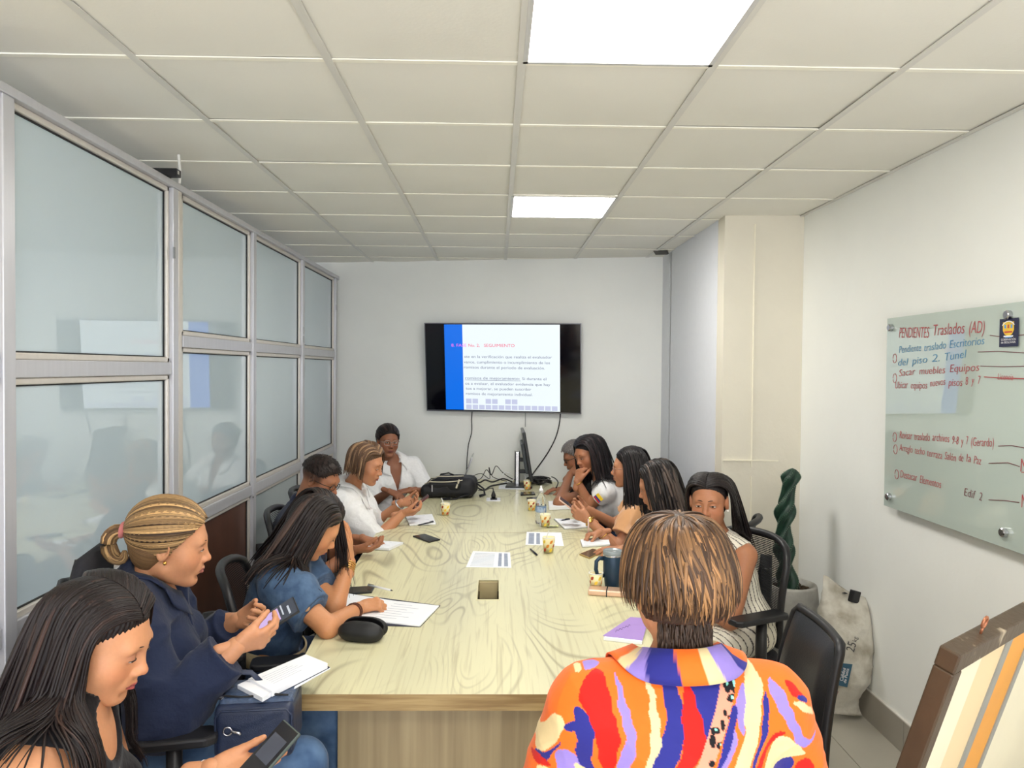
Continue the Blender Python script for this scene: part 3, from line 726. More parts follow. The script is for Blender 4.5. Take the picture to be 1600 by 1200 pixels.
# n-gon with a bridge triangulates cleanly when split: build the near section as two pieces meeting along the hole
def near_top():
    zt, zb = TT, TT-.050; ys = sorted(set(list(np.linspace(Yn, YS-.002, 9))+[HOLE[2], HOLE[3]])); b = MB(); 
    for a, c in zip(ys[:-1], ys[1:]):
        la, lc, ra, rc = CX-halfw(a), CX-halfw(c), CX+halfw(a), CX+halfw(c)
        inside = a >= HOLE[2]-1e-6 and c <= HOLE[3]+1e-6
        spans = [((la, lc), (HOLE[0], HOLE[0])), ((HOLE[1], HOLE[1]), (ra, rc))] if inside else [((la, lc), (ra, rc))]
        for (p0, p1), (q0, q1) in spans:
            b.add([(p0, a, zt), (q0, a, zt), (q1, c, zt), (p1, c, zt)], [(0, 1, 2, 3)], 0); b.add([(p0, a, zb), (q0, a, zb), (q1, c, zb), (p1, c, zb)], [(3, 2, 1, 0)], 1)
        b.add([(la, a, zt), (lc, c, zt), (lc, c, zb), (la, a, zb)], [(0, 1, 2, 3)], 1); b.add([(ra, a, zt), (rc, c, zt), (rc, c, zb), (ra, a, zb)], [(3, 2, 1, 0)], 1)
    for y, f in ((Yn, (0, 3, 2, 1)), (YS-.002, (0, 1, 2, 3))):
        b.add([(CX-halfw(y), y, zt), (CX+halfw(y), y, zt), (CX+halfw(y), y, zb), (CX-halfw(y), y, zb)], [f], 1)
    x0, x1, y0, y1 = HOLE
    for p, q in (((x0, y0), (x0, y1)), ((x0, y1), (x1, y1)), ((x1, y1), (x1, y0)), ((x1, y0), (x0, y0))):
        b.add([(p[0], p[1], zt), (q[0], q[1], zt), (q[0], q[1], zb), (p[0], p[1], zb)], [(0, 1, 2, 3)], 2)
    return b.obj('tabletop', [M_top, M_edge, mat('port_lining', (196, 184, 140), .5, var=.04)], tb)
near_top(); ft = top_section(YS+.002, 6.70, farskew=True)
b = MB(); x0, x1, y0, y1 = HOLE; b.box2((x0-.004, y0-.004, TT-.12), (x1+.004, y1+.004, TT-.112)); b.box2((x0-.008, y0-.008, TT-.12), (x0, y1+.008, TT-.05)); b.box2((x1, y0-.008, TT-.12), (x1+.008, y1+.008, TT-.05)); b.box2((x0, y1, TT-.12), (x1, y1+.008, TT-.05)); b.box2((x0, y0-.008, TT-.12), (x1, y0, TT-.05))
b.obj('cable_tray', mat('tray_dark', (20, 18, 16), .8, var=.1), tb)
b = MB()
for (a0, a1, c0, c1) in ((x0-.006, x1+.006, y0-.006, y0), (x0-.006, x1+.006, y1, y1+.006), (x0-.006, x0, y0, y1), (x1, x1+.006, y0, y1)): b.box2((a0, c0, TT-.002), (a1, c1, TT+.002))
b.obj('port_rim', mat('port_rim', (222, 214, 176), .4, var=.03), tb)
MB().box((hc_[0], y1-.006, TT-.045), (.084, .008, .075), rot=rotx(-.12)).obj('port_flap', mat('port_flap', (176, 160, 118), .5, var=.05), tb, bevel=.001)
for (a, c) in ((Yn+.12, Yn+.14), (YS-.5, YS-.48), (YS+.4, YS+.42), (6.1, 6.12)):
    b = MB().box((CX, (a+c)/2, (TT-.05)/2), (.92, .03, TT-.05)); b.obj('pedestal', M_ped, tb, bevel=.002)
for sx in (-1, 1):
    for (a, c) in ((Yn+.14, YS-.5), (YS+.42, 6.1)):
        MB().box((CX+sx*.30, (a+c)/2, .42), (.02, c-a, .5)).obj('modesty_panel', M_ped, tb)
# power outlet set in the far section
op = atz(771, 781, TT); t = thing('power_outlet', 'white power outlet plate with black socket set in the tabletop', 'outlet', (op[0], op[1], TT))
MB().box((op[0], op[1], TT+.003), (.105, .13, .006)).obj('plate', mat('white_plastic', (226, 226, 232), .35, var=.02), t, bevel=.002)
MB().box((op[0]+.002, op[1]-.005, TT+.009), (.05, .06, .008)).obj('socket', mat('black_plastic', (26, 26, 28), .38, var=.05), t, bevel=.002)
t2 = thing('power_plug', 'black plug with cable standing in the tabletop outlet', 'plug', (op[0], op[1]+.01, TT))
MB().lathe([(.016, 0), (.018, .02), (.012, .038), (.006, .052)], (op[0], op[1]+.006, TT+.013), 12).obj('plug_body', mat('black_plastic'), t2, smooth=True)
MB().tube([(op[0], op[1]+.006, TT+.06), (op[0]-.005, op[1]+.02, TT+.085), (op[0]-.03, op[1]+.10, TT+.07), (op[0]-.07, op[1]+.24, TT+.03), (op[0]-.12, op[1]+.36, TT+.012)], .004, 6).obj('cable', mat('black_plastic'), t2, smooth=True)
# ================================================================== office chairs
M_cp = mat('chair_plastic', (30, 30, 33), .42, var=.05); M_cf = mat('chair_fabric', (34, 34, 40), .9, var=.1, scale=200, bump=.3, bscale=900); M_mesh = mat('chair_mesh', (26, 26, 32), .7, var=.1)
M_chr = mat('chrome', (190, 190, 195), .2, metal=1.0, var=.03); M_vinyl = mat('black_vinyl', (30, 30, 33), .34, var=.04, bump=.15, bscale=200)
def make_chair(kind):
    t = bpy.data.objects.new('office_chair', None); COL.objects.link(t)
    P, _ = None, None
    V, Q = surface([ell((0, .01, .455), np.eye(3), (.26, .26, .045), .03), cone((-.17, .20, .455), (.17, .20, .455), .032, .032, .05), cone((-.17, -.17, .455), (.17, -.17, .455), .03, .03, .05)], .014)
    mk('seat', V, Q, M_cf, t, smooth=True)
    MB().box((0, 0, .405), (.34, .32, .03)).obj('seat_pan', M_cp, t, bevel=.008)
    MB().tube([(0, 0, .40), (0, 0, .20)], .028, 12).obj('gas_lift', M_chr, t, smooth=True)
    for i in range(5):
        a = 2*PI*i/5+.3; d = np.array([math.cos(a), math.sin(a), 0]); l = MB(); l.tube([d*.02+[0, 0, .14], d*.15+[0, 0, .125], d*.29+[0, 0, .085]], [.028, .022, .016], 8); lo_ = l.obj('leg', M_cp, t, smooth=True)
        c = MB(); ax = np.cross(d, (0, 0, 1))
        for s_ in (-1, 1): c.lathe([(.026, -.009), (.028, 0), (.026, .009)], d*.295+ax*.014*s_+np.array([0, 0, .028]), 14, axis=ax)
        c.tube([d*.29+[0, 0, .085], d*.295+[0, 0, .03]], .008, 6); c.obj('caster', M_cp, lo_, smooth=True)
    if kind == 'pad':
        b = MB(); bb_ = []
        N1, N2 = 10, 10; vs = []; fs = []
        for side in (0, 1):
            for j in range(N2+1):
                for i in range(N1+1):
                    u, v = -1+2*i/N1, j/N2; wv = .215-.035*v*v; edge = (1-abs(u)**6)*(1-abs(2*v-1)**8); x = u*wv; y = -.235-.06*v*v-.02*(1-u*u)+(.022 if side == 0 else -.022)*edge**.5; vs.append((x, y, .55+.37*v))
        M_ = (N1+1)*(N2+1)
        for j in range(N2):
            for i in range(N1): a = j*(N1+1)+i; fs.append((a, a+N1+1, a+N1+2, a+1)); fs.append((M_+a, M_+a+1, M_+a+N1+2, M_+a+N1+1))
        mk('backrest', vs, fs, M_vinyl, t, smooth=True)
        fr = []; 
        for k in range(33):
            q = k/32; 
            if q < .33: u, v = -1, q/.33
            elif q < .67: u, v = -1+2*(q-.33)/.34, 1
            else: u, v = 1, 1-(q-.67)/.33
            wv = .228-.035*v*v; fr.append((u*wv, -.245-.06*v*v-.02*(1-u*u), .54+.39*v))
        MB().tube(fr, .015, 8).obj('back_frame', M_cp, t, smooth=True)
        MB().tube([(0, -.10, .40), (0, -.24, .42), (0, -.275, .60)], .025, 8, flat=1.6).obj('back_support', M_cp, t, smooth=True)
    else:
        H = .98 if kind == 'mesh' else 1.02; fr = []; zz = lambda v: .52+(H-.52)*v
        def pt(u, v, o=0): wv = .205+.035*math.sin(PI*v)**.5*(.6+.6*v)-.03*max(0, v-.8)/.2; return (u*wv, -.215-.05*math.sin(PI*v*.9)*-1-.07*v+.035*u*u+o, zz(v))
        pts = [pt(-1, v) for v in np.linspace(0, .93, 12)]+[pt(u*.95, 1-.05*u*u*u*u) for u in np.linspace(-.9, .9, 9)]+[pt(1, v) for v in np.linspace(.93, 0, 12)]+[pt(u, 0) for u in np.linspace(.8, -.8, 6)]
        MB().tube(pts, .017, 8, close=True).obj('back_frame', M_cp, t, smooth=True)
        b = MB()
        for k in range(62):
            v = .01+.97*k/61; row = [pt(u, v) for u in np.linspace(-.98, .98, 9)]; vs = [(x, y, z-.0026) for x, y, z in row]+[(x, y+.001, z+.0026) for x, y, z in row]
            b.add(vs, [(i, i+1, 10+i, 9+i) for i in range(8)])
        for u in np.linspace(-.9, .9, 19):
            col = [pt(u, v) for v in np.linspace(0, 1, 12)]; b.add([(x-.0007, y, z) for x, y, z in col]+[(x+.0007, y, z) for x, y, z in col], [(i, i+1, 13+i, 12+i) for i in range(11)])
        b.obj('mesh_panel', M_mesh, t)
        MB().tube([(0, -.08, .40), (0, -.26, .42), (0, -.30, .60), (0, -.31, .80)], [.028, .026, .022, .016], 8, flat=1.8).obj('back_support', M_cp, t, smooth=True)
        if kind == 'head':
            MB().tube([(0, -.30, 1.0), (0, -.33, 1.10), (0, -.31, 1.18)], [.02, .018, .016], 8).obj('headrest_post', M_cp, t, smooth=True)
            V, Q = surface([cone((-.10, -.275, 1.17), (.10, -.275, 1.17), .045, .045, .03, fl=((0, 1, 0), .55)), cone((-.09, -.27, 1.12), (.09, -.27, 1.12), .035, .035, .04, fl=((0, 1, 0), .55))], .009)
            mk('headrest', V, Q, M_cf, t, smooth=True)
            MB().tube([(-.10, -.34, 1.10), (0, -.36, 1.12), (.10, -.34, 1.10)], .011, 6).obj('headrest_bracket', M_cp, t, smooth=True)
    if kind != 'pad':
        ah = .07 if kind == 'head' else 0.0
        for sx in (-1, 1):
            a = MB(); a.tube([(sx*.20, -.02, .41), (sx*.275, -.01, .42), (sx*.285, 0, .50), (sx*.285, 0, .68+ah)], [.018, .02, .022, .020], 8, flat=1.4); ao = a.obj('armrest_post', M_cp, t, smooth=True)
            poly = [(-.045, -.13), (-.03, -.145), (.03, -.145), (.045, -.13), (.042, .12), (.025, .145), (-.025, .145), (-.042, .12)]
            MB().prism([(x+sx*.285, y+(.02 if kind == 'mesh' else -.035)) for x, y in poly], .68+ah, .706+ah).obj('armrest_pad', M_cp, ao, bevel=.007)
    return t
CH = {k: make_chair(k) for k in ('mesh', 'head', 'pad')}; CHU = set()
def chair(kind, x, y, f, lab, grp='office chairs around the meeting table', z=0):
    f = nrm((f[0], f[1], 0)); rz = math.atan2(f[1], f[0])-PI/2
    if kind in CHU: o = copy_tree(CH[kind], None, (x, y, z), rz)
    else: CHU.add(kind); o = CH[kind]; o.location = (x, y, z); o.rotation_euler = (0, 0, rz)
    tag(o, lab, 'chair', grp); return o
chair('mesh', -.96, 1.50, (.97, .22), 'black mesh office chair under the nearest person on the left')
chair('head', -.90, 2.27, (.97, .2), 'black office chair with padded headrest behind the person with the blonde ponytail')
chair('mesh', -.79, 2.97, (.98, .18), 'black mesh office chair under the person in blue denim')
chair('mesh', -.94, 4.06, (1, .05), 'black mesh office chair of the cropped-haired person wearing navy and glasses')
chair('mesh', -1.00, 4.74, (1, .06), 'black mesh office chair under the person in the loose white blouse with bob')
chair('mesh', -.80, 6.02, (.35, -.93), 'black mesh office chair of the person at the far left corner')
chair('mesh', 1.02, 5.98, (-1, .08), 'black mesh office chair of the grey-haired person at the far right corner')
chair('mesh', 1.02, 5.32, (-.95, .25), 'black mesh office chair of the person with the flag sleeve')
chair('mesh', 1.08, 4.66, (-.93, .35), 'black mesh office chair of the person in tan satin')
chair('mesh', 1.12, 3.98, (-.85, .45), 'black mesh office chair of the person writing in a white top')
chair('mesh', 1.02, 3.44, (-.86, -.40), 'black mesh-backed office chair with armrest behind the pinstriped vest, beside the cactus pot')
chair('pad', .74, 2.42, (-1, .06), 'empty black chair with smooth padded backrest between the printed shirt and the sack')
t = thing('stool', 'black stool under the person in the printed shirt', 'stool', (.335, 1.36, 0))
MB().lathe([(.17, 0), (.18, .02), (.18, .045), (.16, .06)], (.335, 1.36, .53), 28).obj('seat', M_vinyl, t, smooth=True)
MB().tube([(.335, 1.36, .03), (.335, 1.36, .53)], .025, 10).obj('column', M_chr, t, smooth=True)
MB().lathe([(.21, 0), (.20, .012), (.04, .035)], (.335, 1.36, 0.002), 28).obj('base', M_chr, t, smooth=True)
# ================================================================== television
def ppt(px, py, P0, n):
    d = ray(px, py); return CAMP+d*(np.dot(P0-CAMP, n)/np.dot(d, n))
P0 = np.array([0, wall_at(0), 0])+wn*.11
c4 = [ppt(a, b_, P0, wn) for a, b_ in ((662, 506), (907, 505), (908, 646), (669, 643))]
tc_ = sum(c4)/4; tw = (np.linalg.norm(c4[1]-c4[0])+np.linalg.norm(c4[2]-c4[3]))/2; thh = (np.linalg.norm(c4[3]-c4[0])+np.linalg.norm(c4[2]-c4[1]))/2
tilt = math.radians(7); tx = wd+np.array([0, 0, -.004]); tx = nrm(tx); tz = nrm(np.array([0, 0, 1.0])*math.cos(tilt)+wn*math.sin(tilt)); tn = nrm(np.cross(tx, tz)); TR = np.stack([tx, -tn, tz], 1)
if np.dot(tn, wn) < 0: tn = -tn
tv = thing('television', 'wall-mounted flat television showing a presentation slide', 'television', tc_)
MB().box(tc_-tn*.030, (tw, .045, thh), rot=np.stack([tx, tn, tz], 1)).obj('housing', mat('tv_black', (14, 14, 18), .3, var=.05), tv, bevel=.004)
rim = MB(); Rtv = np.stack([tx, tn, tz], 1)
for sx, sz, lx_, lz in ((0, 1, tw+.008, .006), (0, -1, tw+.008, .010), (-1, 0, .006, thh), (1, 0, .006, thh)): rim.box(tc_-tn*.012+tx*sx*tw/2+tz*sz*thh/2, (lx_, .030, lz), rot=Rtv)
rim.obj('bezel', mat('tv_bezel', (120, 120, 126), .3, metal=.6, var=.05), tv)
scr = MB().box(tc_-tn*.004, (tw-.006, .006, thh-.010), rot=Rtv).obj('screen', mat('tv_glass', (8, 8, 16), .08, var=.05, spec=.5), tv)
MB().box(tc_-tn*.08, (.35, .06, .25), rot=Rtv).obj('wall_bracket', M_cp, tv)
def tvp(u, v, o=0.0): return tc_+tx*(u-.5)*tw+tz*(.5-v)*thh+tn*o
def tvrect(name, u0, u1, v0, v1, o, m, par):
    return mk(name, [tvp(u0, v1, o), tvp(u1, v1, o), tvp(u1, v0, o), tvp(u0, v0, o)], [(0, 1, 2, 3)], m, par)
E_w = mat('slide_white', (20, 20, 20), .3, emit=(240, 250, 255), estr=.74); E_b = mat('slide_blue', (4, 8, 20), .3, emit=(0, 112, 236), estr=.72); E_sq = mat('slide_squares', (20, 20, 22), .3, emit=(206, 212, 240), estr=.68)
E_t = mat('slide_text', (20, 20, 20), .3, emit=(120, 126, 160), estr=.62); E_r = mat('slide_title', (20, 10, 10), .3, emit=(248, 60, 110), estr=.72); E_p = mat('slide_title_pink', (20, 10, 10), .3, emit=(245, 120, 240), estr=.75)
tvrect('slide', .128, .870, .012, .985, .0012, E_w, tv); tvrect('blue_band', .128, .247, .012, .985, .0018, E_b, tv)
for k in range(14):
    u0 = .262+.0427*k; tvrect('slide_square', u0, min(u0+.036, .868), .925, .975, .0018, E_sq, tv)
for k in (0, 1, 3, 4, 6, 7):
    u0 = .262+.0427*k; tvrect('slide_square', u0, u0+.036, .855, .910, .0018, E_sq, tv)
def tvtext(s_, u, v, h, m, width=None, name='slide_text'):
    o = text_obj(name, s_, h*thh*1.38, m, mat4(tx, tz, tn, tvp(u, v, .0026)), tv, extrude=0, width=width*tw if width else None)
    return o
tvtext('8. FASE', .172, .262, .034, E_p, .10); tvtext('No. 2,', .283, .262, .034, E_r, .075); tvtext('SEGUIMIENTO', .385, .262, .034, E_r, .198)
for s_, u, v, wf in (('ste en la verificación que realiza el evaluador', .255, .388, .565), ('vance, cumplimiento o incumplimiento de los', .252, .450, .555), ('romisos durante el periodo de evaluación.', .250, .510, .525), ('romisos de mejoramiento:', .258, .632, .355), ('Si durante el', .628, .632, .155), ('os a evaluar, el evaluador evidencia que hay', .258, .695, .550), ('tos a mejorar, se pueden suscribir', .262, .752, .425), ('romisos de mejoramiento individual.', .260, .812, .435)):
    tvtext(s_, u, v, .032, E_t, wf)
tvrect('underline', .258, .62, .640, .644, .0024, E_t, tv)
# ================================================================== glass writing board on the right wall
XB = XR-.045
bl = atx(1384, 790, XB); tl_ = atx(1386, 498, XB); yb1 = (bl[1]+tl_[1])/2; zb0, zb1 = bl[2], tl_[2]; yb0 = 2.18
gb = thing('glass_board', 'frosted glass writing board with red and blue marker notes on the right wall', 'board', (XR, (yb0+yb1)/2, (zb0+zb1)/2))
MB().box((XB, (yb0+yb1)/2, (zb0+zb1)/2), (.008, yb1-yb0, zb1-zb0)).obj('glass_panel', mat('board_glass', (186, 198, 190), .02, var=.02, scale=1, spec=.5, ior=2.0), gb, bevel=.001)
for px, py in ((1392, 512), (1576, 492), (1389, 776), (1569, 832)):
    q = atx(px, py, XB-.01); MB().lathe([(.014, -.05), (.014, 0), (.017, .002), (.017, .016), (.013, .019)], (XB-.004, q[1], q[2]), 16, axis=(-1, 0, 0)).obj('standoff', M_chr, gb, smooth=False)
M_red = mat('red_marker', (172, 78, 82), .6, var=.1); M_blue = mat('blue_marker', (84, 140, 176), .6, var=.1); M_dk = mat('dark_red_marker', (120, 70, 76), .6, var=.1)
def wtext(s_, p0, p1, h, m, name='writing'):
    a, b_ = atx(p0[0], p0[1], XB-.006), atx(p1[0], p1[1], XB-.006); d = nrm((0, b_[1]-a[1], b_[2]-a[2])); up = np.array([0, -d[2], d[1]]); up = up if up[2] > 0 else -up
    L_ = np.linalg.norm(b_-a); x = a.copy(); words = s_.split(' '); tot = sum(len(w_)+1 for w_ in words)-1; r = random.Random(hash(len(s_)) % 97+len(words))
    pos = 0
    for w_ in words:
        al = r.uniform(-.04, .04); dd = nrm(d*math.cos(al)+up*math.sin(al)); uu = nrm(up*math.cos(al)-d*math.sin(al))
        o = text_obj(name, w_, h*1.35, m, mat4(dd, uu, np.array([-1.0, 0, 0]), a+d*L_*pos/tot+up*r.uniform(-.003, .003)), gb, extrude=.0003, shear=.18, offset=-.0006, width=L_*len(w_)/tot); pos += len(w_)+1
def wline(pts, m, r=.0014): MB().tube([atx(p[0], p[1], XB-.0055) for p in pts], r, 5).obj('marker_line', m, gb)
wtext('PENDIENTES Traslados (AD)', (1404, 527), (1538, 519), .050, M_red)
wtext('Pendiente traslado Escritorios', (1404, 552), (1538, 540), .034, M_blue); wtext('del piso 2. Tunel', (1402, 572), (1510, 560), .034, M_blue)
wtext('Sacar muebles Equipos', (1404, 589), (1530, 578), .034, M_red); wtext('Ubicar equipos nuevos pisos 8 y 7', (1398, 608), (1532, 600), .034, M_red)
wtext('Revisar traslado archivos 9-8 y 7 (Gerardo)', (1405, 684), (1553, 700), .036, M_red); wtext('Arreglo techo terraza Salón de la Paz', (1405, 704), (1533, 726), .034, M_red)
wtext('Destacar Elementos', (1406, 746), (1470, 765), .036, M_red); wtext('Edif 2', (1505, 775), (1534, 783), .034, M_dk); wtext('Licencia', (1558, 593), (1583, 594), .026, M_red)
wtext('N', (1593, 738), (1606, 740), .05, M_red); wtext('N', (1595, 794), (1606, 796), .05, M_red)
for px, py in ((1398, 560), (1398, 591), (1398, 683), (1399, 702), (1401, 741)):
    q = atx(px, py, XB-.0055); MB().tube([q+np.array([0, .016*math.cos(a), .021*math.sin(a)]) for a in np.linspace(0, 6, 20)], .0012, 5).obj('circled_mark', M_red, gb)
wline([(1547, 524), (1570, 527), (1615, 521)], M_dk); wline([(1528, 550), (1560, 549), (1612, 552)], M_dk); wline([(1532, 572), (1570, 573), (1612, 572)], M_dk); wline([(1538, 589), (1570, 591), (1612, 592)], M_red, .002)
wline([(1560, 697), (1580, 696), (1612, 702)], M_dk); wline([(1545, 724), (1575, 723), (1593, 729)], M_dk); wline([(1545, 781), (1570, 782), (1592, 785)], M_dk); wline([(1596, 738), (1615, 738)], M_red)
# dark blue card clipped under the top standoff
a, b_ = atx(1562, 499, XB-.012), atx(1590, 541, XB-.012); cd = thing('card', 'dark blue card with a golden crest pinned to the top of the glass board', 'card', ((XB-.012), (a[1]+b_[1])/2, (a[2]+b_[2])/2))
cy_, cz_ = (a[1]+b_[1])/2, (a[2]+b_[2])/2; cw, chh = abs(a[1]-b_[1]), abs(a[2]-b_[2])
MB().box((XB-.011, cy_, cz_), (.002, cw, chh)).obj('card_body', mat('card_navy', (30, 34, 66), .5, var=.04), cd)
M_y = mat('crest_gold', (226, 186, 60), .5, var=.1); M_wt = mat('crest_white', (232, 232, 236), .5, var=.03); M_bl = mat('crest_blue', (90, 150, 210), .5, var=.05); M_rd = mat('crest_red', (190, 70, 60), .5, var=.05)
def cbx(y, z, w_, h_, m, nm): MB().box((XB-.0125, cy_-y, cz_+z), (.001, w_, h_)).obj(nm, m, cd)
sh = [(-.3, .28), (.3, .28), (.3, -.02), (.2, -.16), (0, -.24), (-.2, -.16), (-.3, -.02)]
mk('crest_shield', [(XB-.0128, cy_-x*cw, cz_+(z+.10)*chh) for x, z in sh], [tuple(range(7))], M_y, cd)
for k in range(3): cbx((-.17+.17*k)*cw, .22*chh, .09*cw, .13*chh, (M_bl, M_rd, M_bl)[k], 'crest_quarter')
cbx(0, .02*chh, .42*cw, .06*chh, M_rd, 'crest_band'); MB().tube([(XB-.013, cy_+.36*cw*math.cos(t_), cz_+.14*chh+.26*chh*math.sin(t_)) for t_ in np.linspace(.5, PI-.5, 12)], .0018, 5).obj('crest_arc', M_wt, cd)
cbx(0, -.13*chh, .5*cw, .05*chh, M_wt, 'crest_ribbon'); cbx(0, -.17*chh, .36*cw, .03*chh, M_bl, 'crest_water')
for s_, zz_ in (('GOBERNACIÓN', -.28), ('de BOLÍVAR', -.38)): 
    o = text_obj('card_text', s_, .075*chh*1.4, M_wt, mat4((0, -1, 0), (0, 0, 1), (-1, 0, 0), (XB-.0126, cy_+.40*cw, cz_+zz_*chh)), cd, extrude=0, width=.8*cw)
# ================================================================== people
def skin_mat(i):
    return mat('skin_%s' % i, (200, 150, 120), .48, attr='Col', var=.03, scale=120, bump=.08, bscale=260, spec=.4, sss=.12)
M_hair = None
def hair_mat():
    if 'hair' in MATS: return MATS['hair']
    m = bpy.data.materials.new('hair'); m.use_nodes = True; MATS['hair'] = m; nt = m.node_tree; b = nt.nodes['Principled BSDF']; N = nt.nodes.new; L = nt.links.new
    a = N('ShaderNodeAttribute'); a.attribute_name = 'Col'; u = N('ShaderNodeAttribute'); u.attribute_name = 'huv'
    mp = N('ShaderNodeMapping'); mp.inputs['Scale'].default_value = (5.5, .9, 1.0); L(u.outputs['Vector'], mp.inputs[0])
    nz = N('ShaderNodeTexNoise'); nz.inputs['Scale'].default_value = 1.6; nz.inputs['Detail'].default_value = 3; L(mp.outputs[0], nz.inputs['Vector'])
    r = N('ShaderNodeMapRange'); r.inputs[1].default_value = .3; r.inputs[2].default_value = .7; r.inputs[3].default_value = .45; r.inputs[4].default_value = 1.55; L(nz.outputs[0], r.inputs[0])
    hv = N('ShaderNodeHueSaturation'); hv.inputs['Saturation'].default_value = .95; L(a.outputs['Color'], hv.inputs['Color']); L(r.outputs[0], hv.inputs['Value']); L(hv.outputs[0], b.inputs['Base Color'])
    bp = N('ShaderNodeBump'); bp.inputs['Strength'].default_value = .55; bp.inputs['Distance'].default_value = .0015; L(nz.outputs[0], bp.inputs['Height']); L(bp.outputs[0], b.inputs['Normal'])
    b.inputs['Roughness'].default_value = .45; b.inputs['Specular IOR Level'].default_value = .28
    return m
M_eyew = mat('eye_white', (226, 220, 214), .2, var=.02); M_iris = mat('iris_brown', (58, 36, 24), .15, var=.1, scale=300); M_dark = mat('pupil_lash_black', (16, 12, 12), .3, var=.05)
M_browd = mat('brow_hair_dark', (44, 30, 24), .8, var=.15, scale=400)
M_shoe = mat('shoe_black', (34, 32, 34), .45, var=.05)
class Person:
    def __init__(s, label, pelvis, neck, right, head, gaze, up=(0, 0, 1), build=1.0, male=False, skin=(201, 150, 118), lip=(176, 96, 88), hs=1.0, full=0.0, bust=1.0,
                 arms=None, res=.006, hres=.0035, group='people seated around the table', face=None, shw=.165, stub=None, feet=None, openness=.45, gz=(0, -.4), lid=None, belly=0.0, browth=1.0, neckfwd=.0):
        s.label = label; s.pel = np.array(pelvis, float); s.nb = np.array(neck, float); s.r = nrm(right); s.u = nrm(s.nb-s.pel); s.r = nrm(s.r-s.u*np.dot(s.r, s.u)); s.f = np.cross(s.u, s.r)
        s.hc = np.array(head, float); s.R = frame(gaze, up); s.hs = hs; s.male = male; s.b = build; s.res = res; s.hres = hres; s.skin = (skin[0]*.96, skin[1]*.92, skin[2]*.86); s.lip = lip
        s.face = nrm(face if face is not None else (s.f[0], s.f[1], 0)); s.stub = stub; s.openness = openness; s.gz = gz; s.lid = lid; s.full = full; s.browth = browth
        b = build; u, r, f = s.u, s.r, s.f; TL = np.linalg.norm(s.nb-s.pel); A = np.stack([r, f, u], 1)
        T = []
        T.append(ell(s.pel+u*.02, A, (.175*b, .125*b, .125), .05, 'torso')); T.append(ell(s.pel+u*TL*.36+f*belly*.5, A, (.140*b, .108*b+belly, .17), .05, 'torso'))
        T.append(ell(s.pel+u*TL*.68, A, (.150*b, .112*b, .18), .05, 'torso'))
        if not male and bust > 0:
            for sx in (-1, 1): T.append(ell(s.pel+u*TL*.62+f*(.075*b+.02*bust)+r*sx*.072*b, A, (.062*b, .055*bust, .060), .035, 'torso'))
        so = s.nb-u*.055
        s.S = {1: so+r*shw, -1: so-r*shw}
        T.append(cone(so-r*shw*.82, so+r*shw*.82, .056*b, .056*b, .05, 'torso'))
        for sx in (-1, 1): T.append(cone(s.nb+u*.005, so+r*sx*shw*.92+u*.004, .048*b, .044*b, .035, 'torso'))
        s.T = T
        s.neckp = cone(s.hc+s.R @ np.array([0, -.026, -.055])*hs, s.nb-u*.01+f*neckfwd, (.056 if male else .0455)*hs, (.064 if male else .054)*hs, .03, 'neck')
        s.hands = []; s.armp = {1: [], -1: []}; s.E = {}; s.Wr = {}; s.full_arm = {}
        for sx in (1, -1):
            if not arms or sx not in arms: continue
            a = arms[sx]; S = s.S[sx]+np.array(a.get('sh', (0, 0, 0)), float); s.S[sx] = S; Wt = np.array(a['w'], float); L1, L2 = a.get('L', (.285, .245)); hint = nrm(a['hint'])
            if 'e' in a: E = np.array(a['e'], float)
            else:
                v = Wt-S; D = np.linalg.norm(v)
                if D > L1+L2-.004:
                    print('ARM STRETCH', label[:30], sx, round(D, 3)); q_ = D/(L1+L2-.004); L1 *= q_; L2 *= q_
                d = v/D; x = (L1*L1-L2*L2+D*D)/(2*D); h = math.sqrt(max(L1*L1-x*x, 0)); hp = nrm(hint-d*np.dot(hint, d)); E = S+d*x+hp*h
            s.E[sx] = E; s.Wr[sx] = Wt; ab = a.get('r', 1.0)*(1.08 if male else 1.0)
            s.armp[sx] = [cone(S, E, .050*ab*b**.5, .040*ab, .03, 'ua'), cone(E, Wt, .0405*ab, .0255*ab, .012, 'fa')]
            hd = a.get('hand')
            if hd is not None:
                s.hands.append((sx, hand_prims(Wt, hd['d'], np.array(hd['n'], float), sx, hd.get('s', .95 if not male else 1.05), hd.get('curl', (.5,)*4), hd.get('spread', .08), hd.get('thumb', (.6, .3)), hd.get('tc', .3))))
        # legs
        s.leg = {}
        ff = s.face; rr_ = nrm(np.cross(ff, (0, 0, 1)))
        for sx in (1, -1):
            hip = s.pel+rr_*sx*.09*b-np.array([0, 0, .02]); kn = hip+ff*.41+rr_*sx*.03; kn[2] = max(.46, s.pel[2]-.04)
            if feet and feet.get(('k', sx)) is not None: kn = np.array(feet[('k', sx)], float)
            an = kn+ff*.02; an[2] = .09
            if feet and feet.get(('a', sx)) is not None: an = np.array(feet[('a', sx)], float)
            s.leg[sx] = (hip, kn, an)
        s.root = thing('person', label, 'person', (s.pel[0], s.pel[1], 0), group)
        s.build_body()
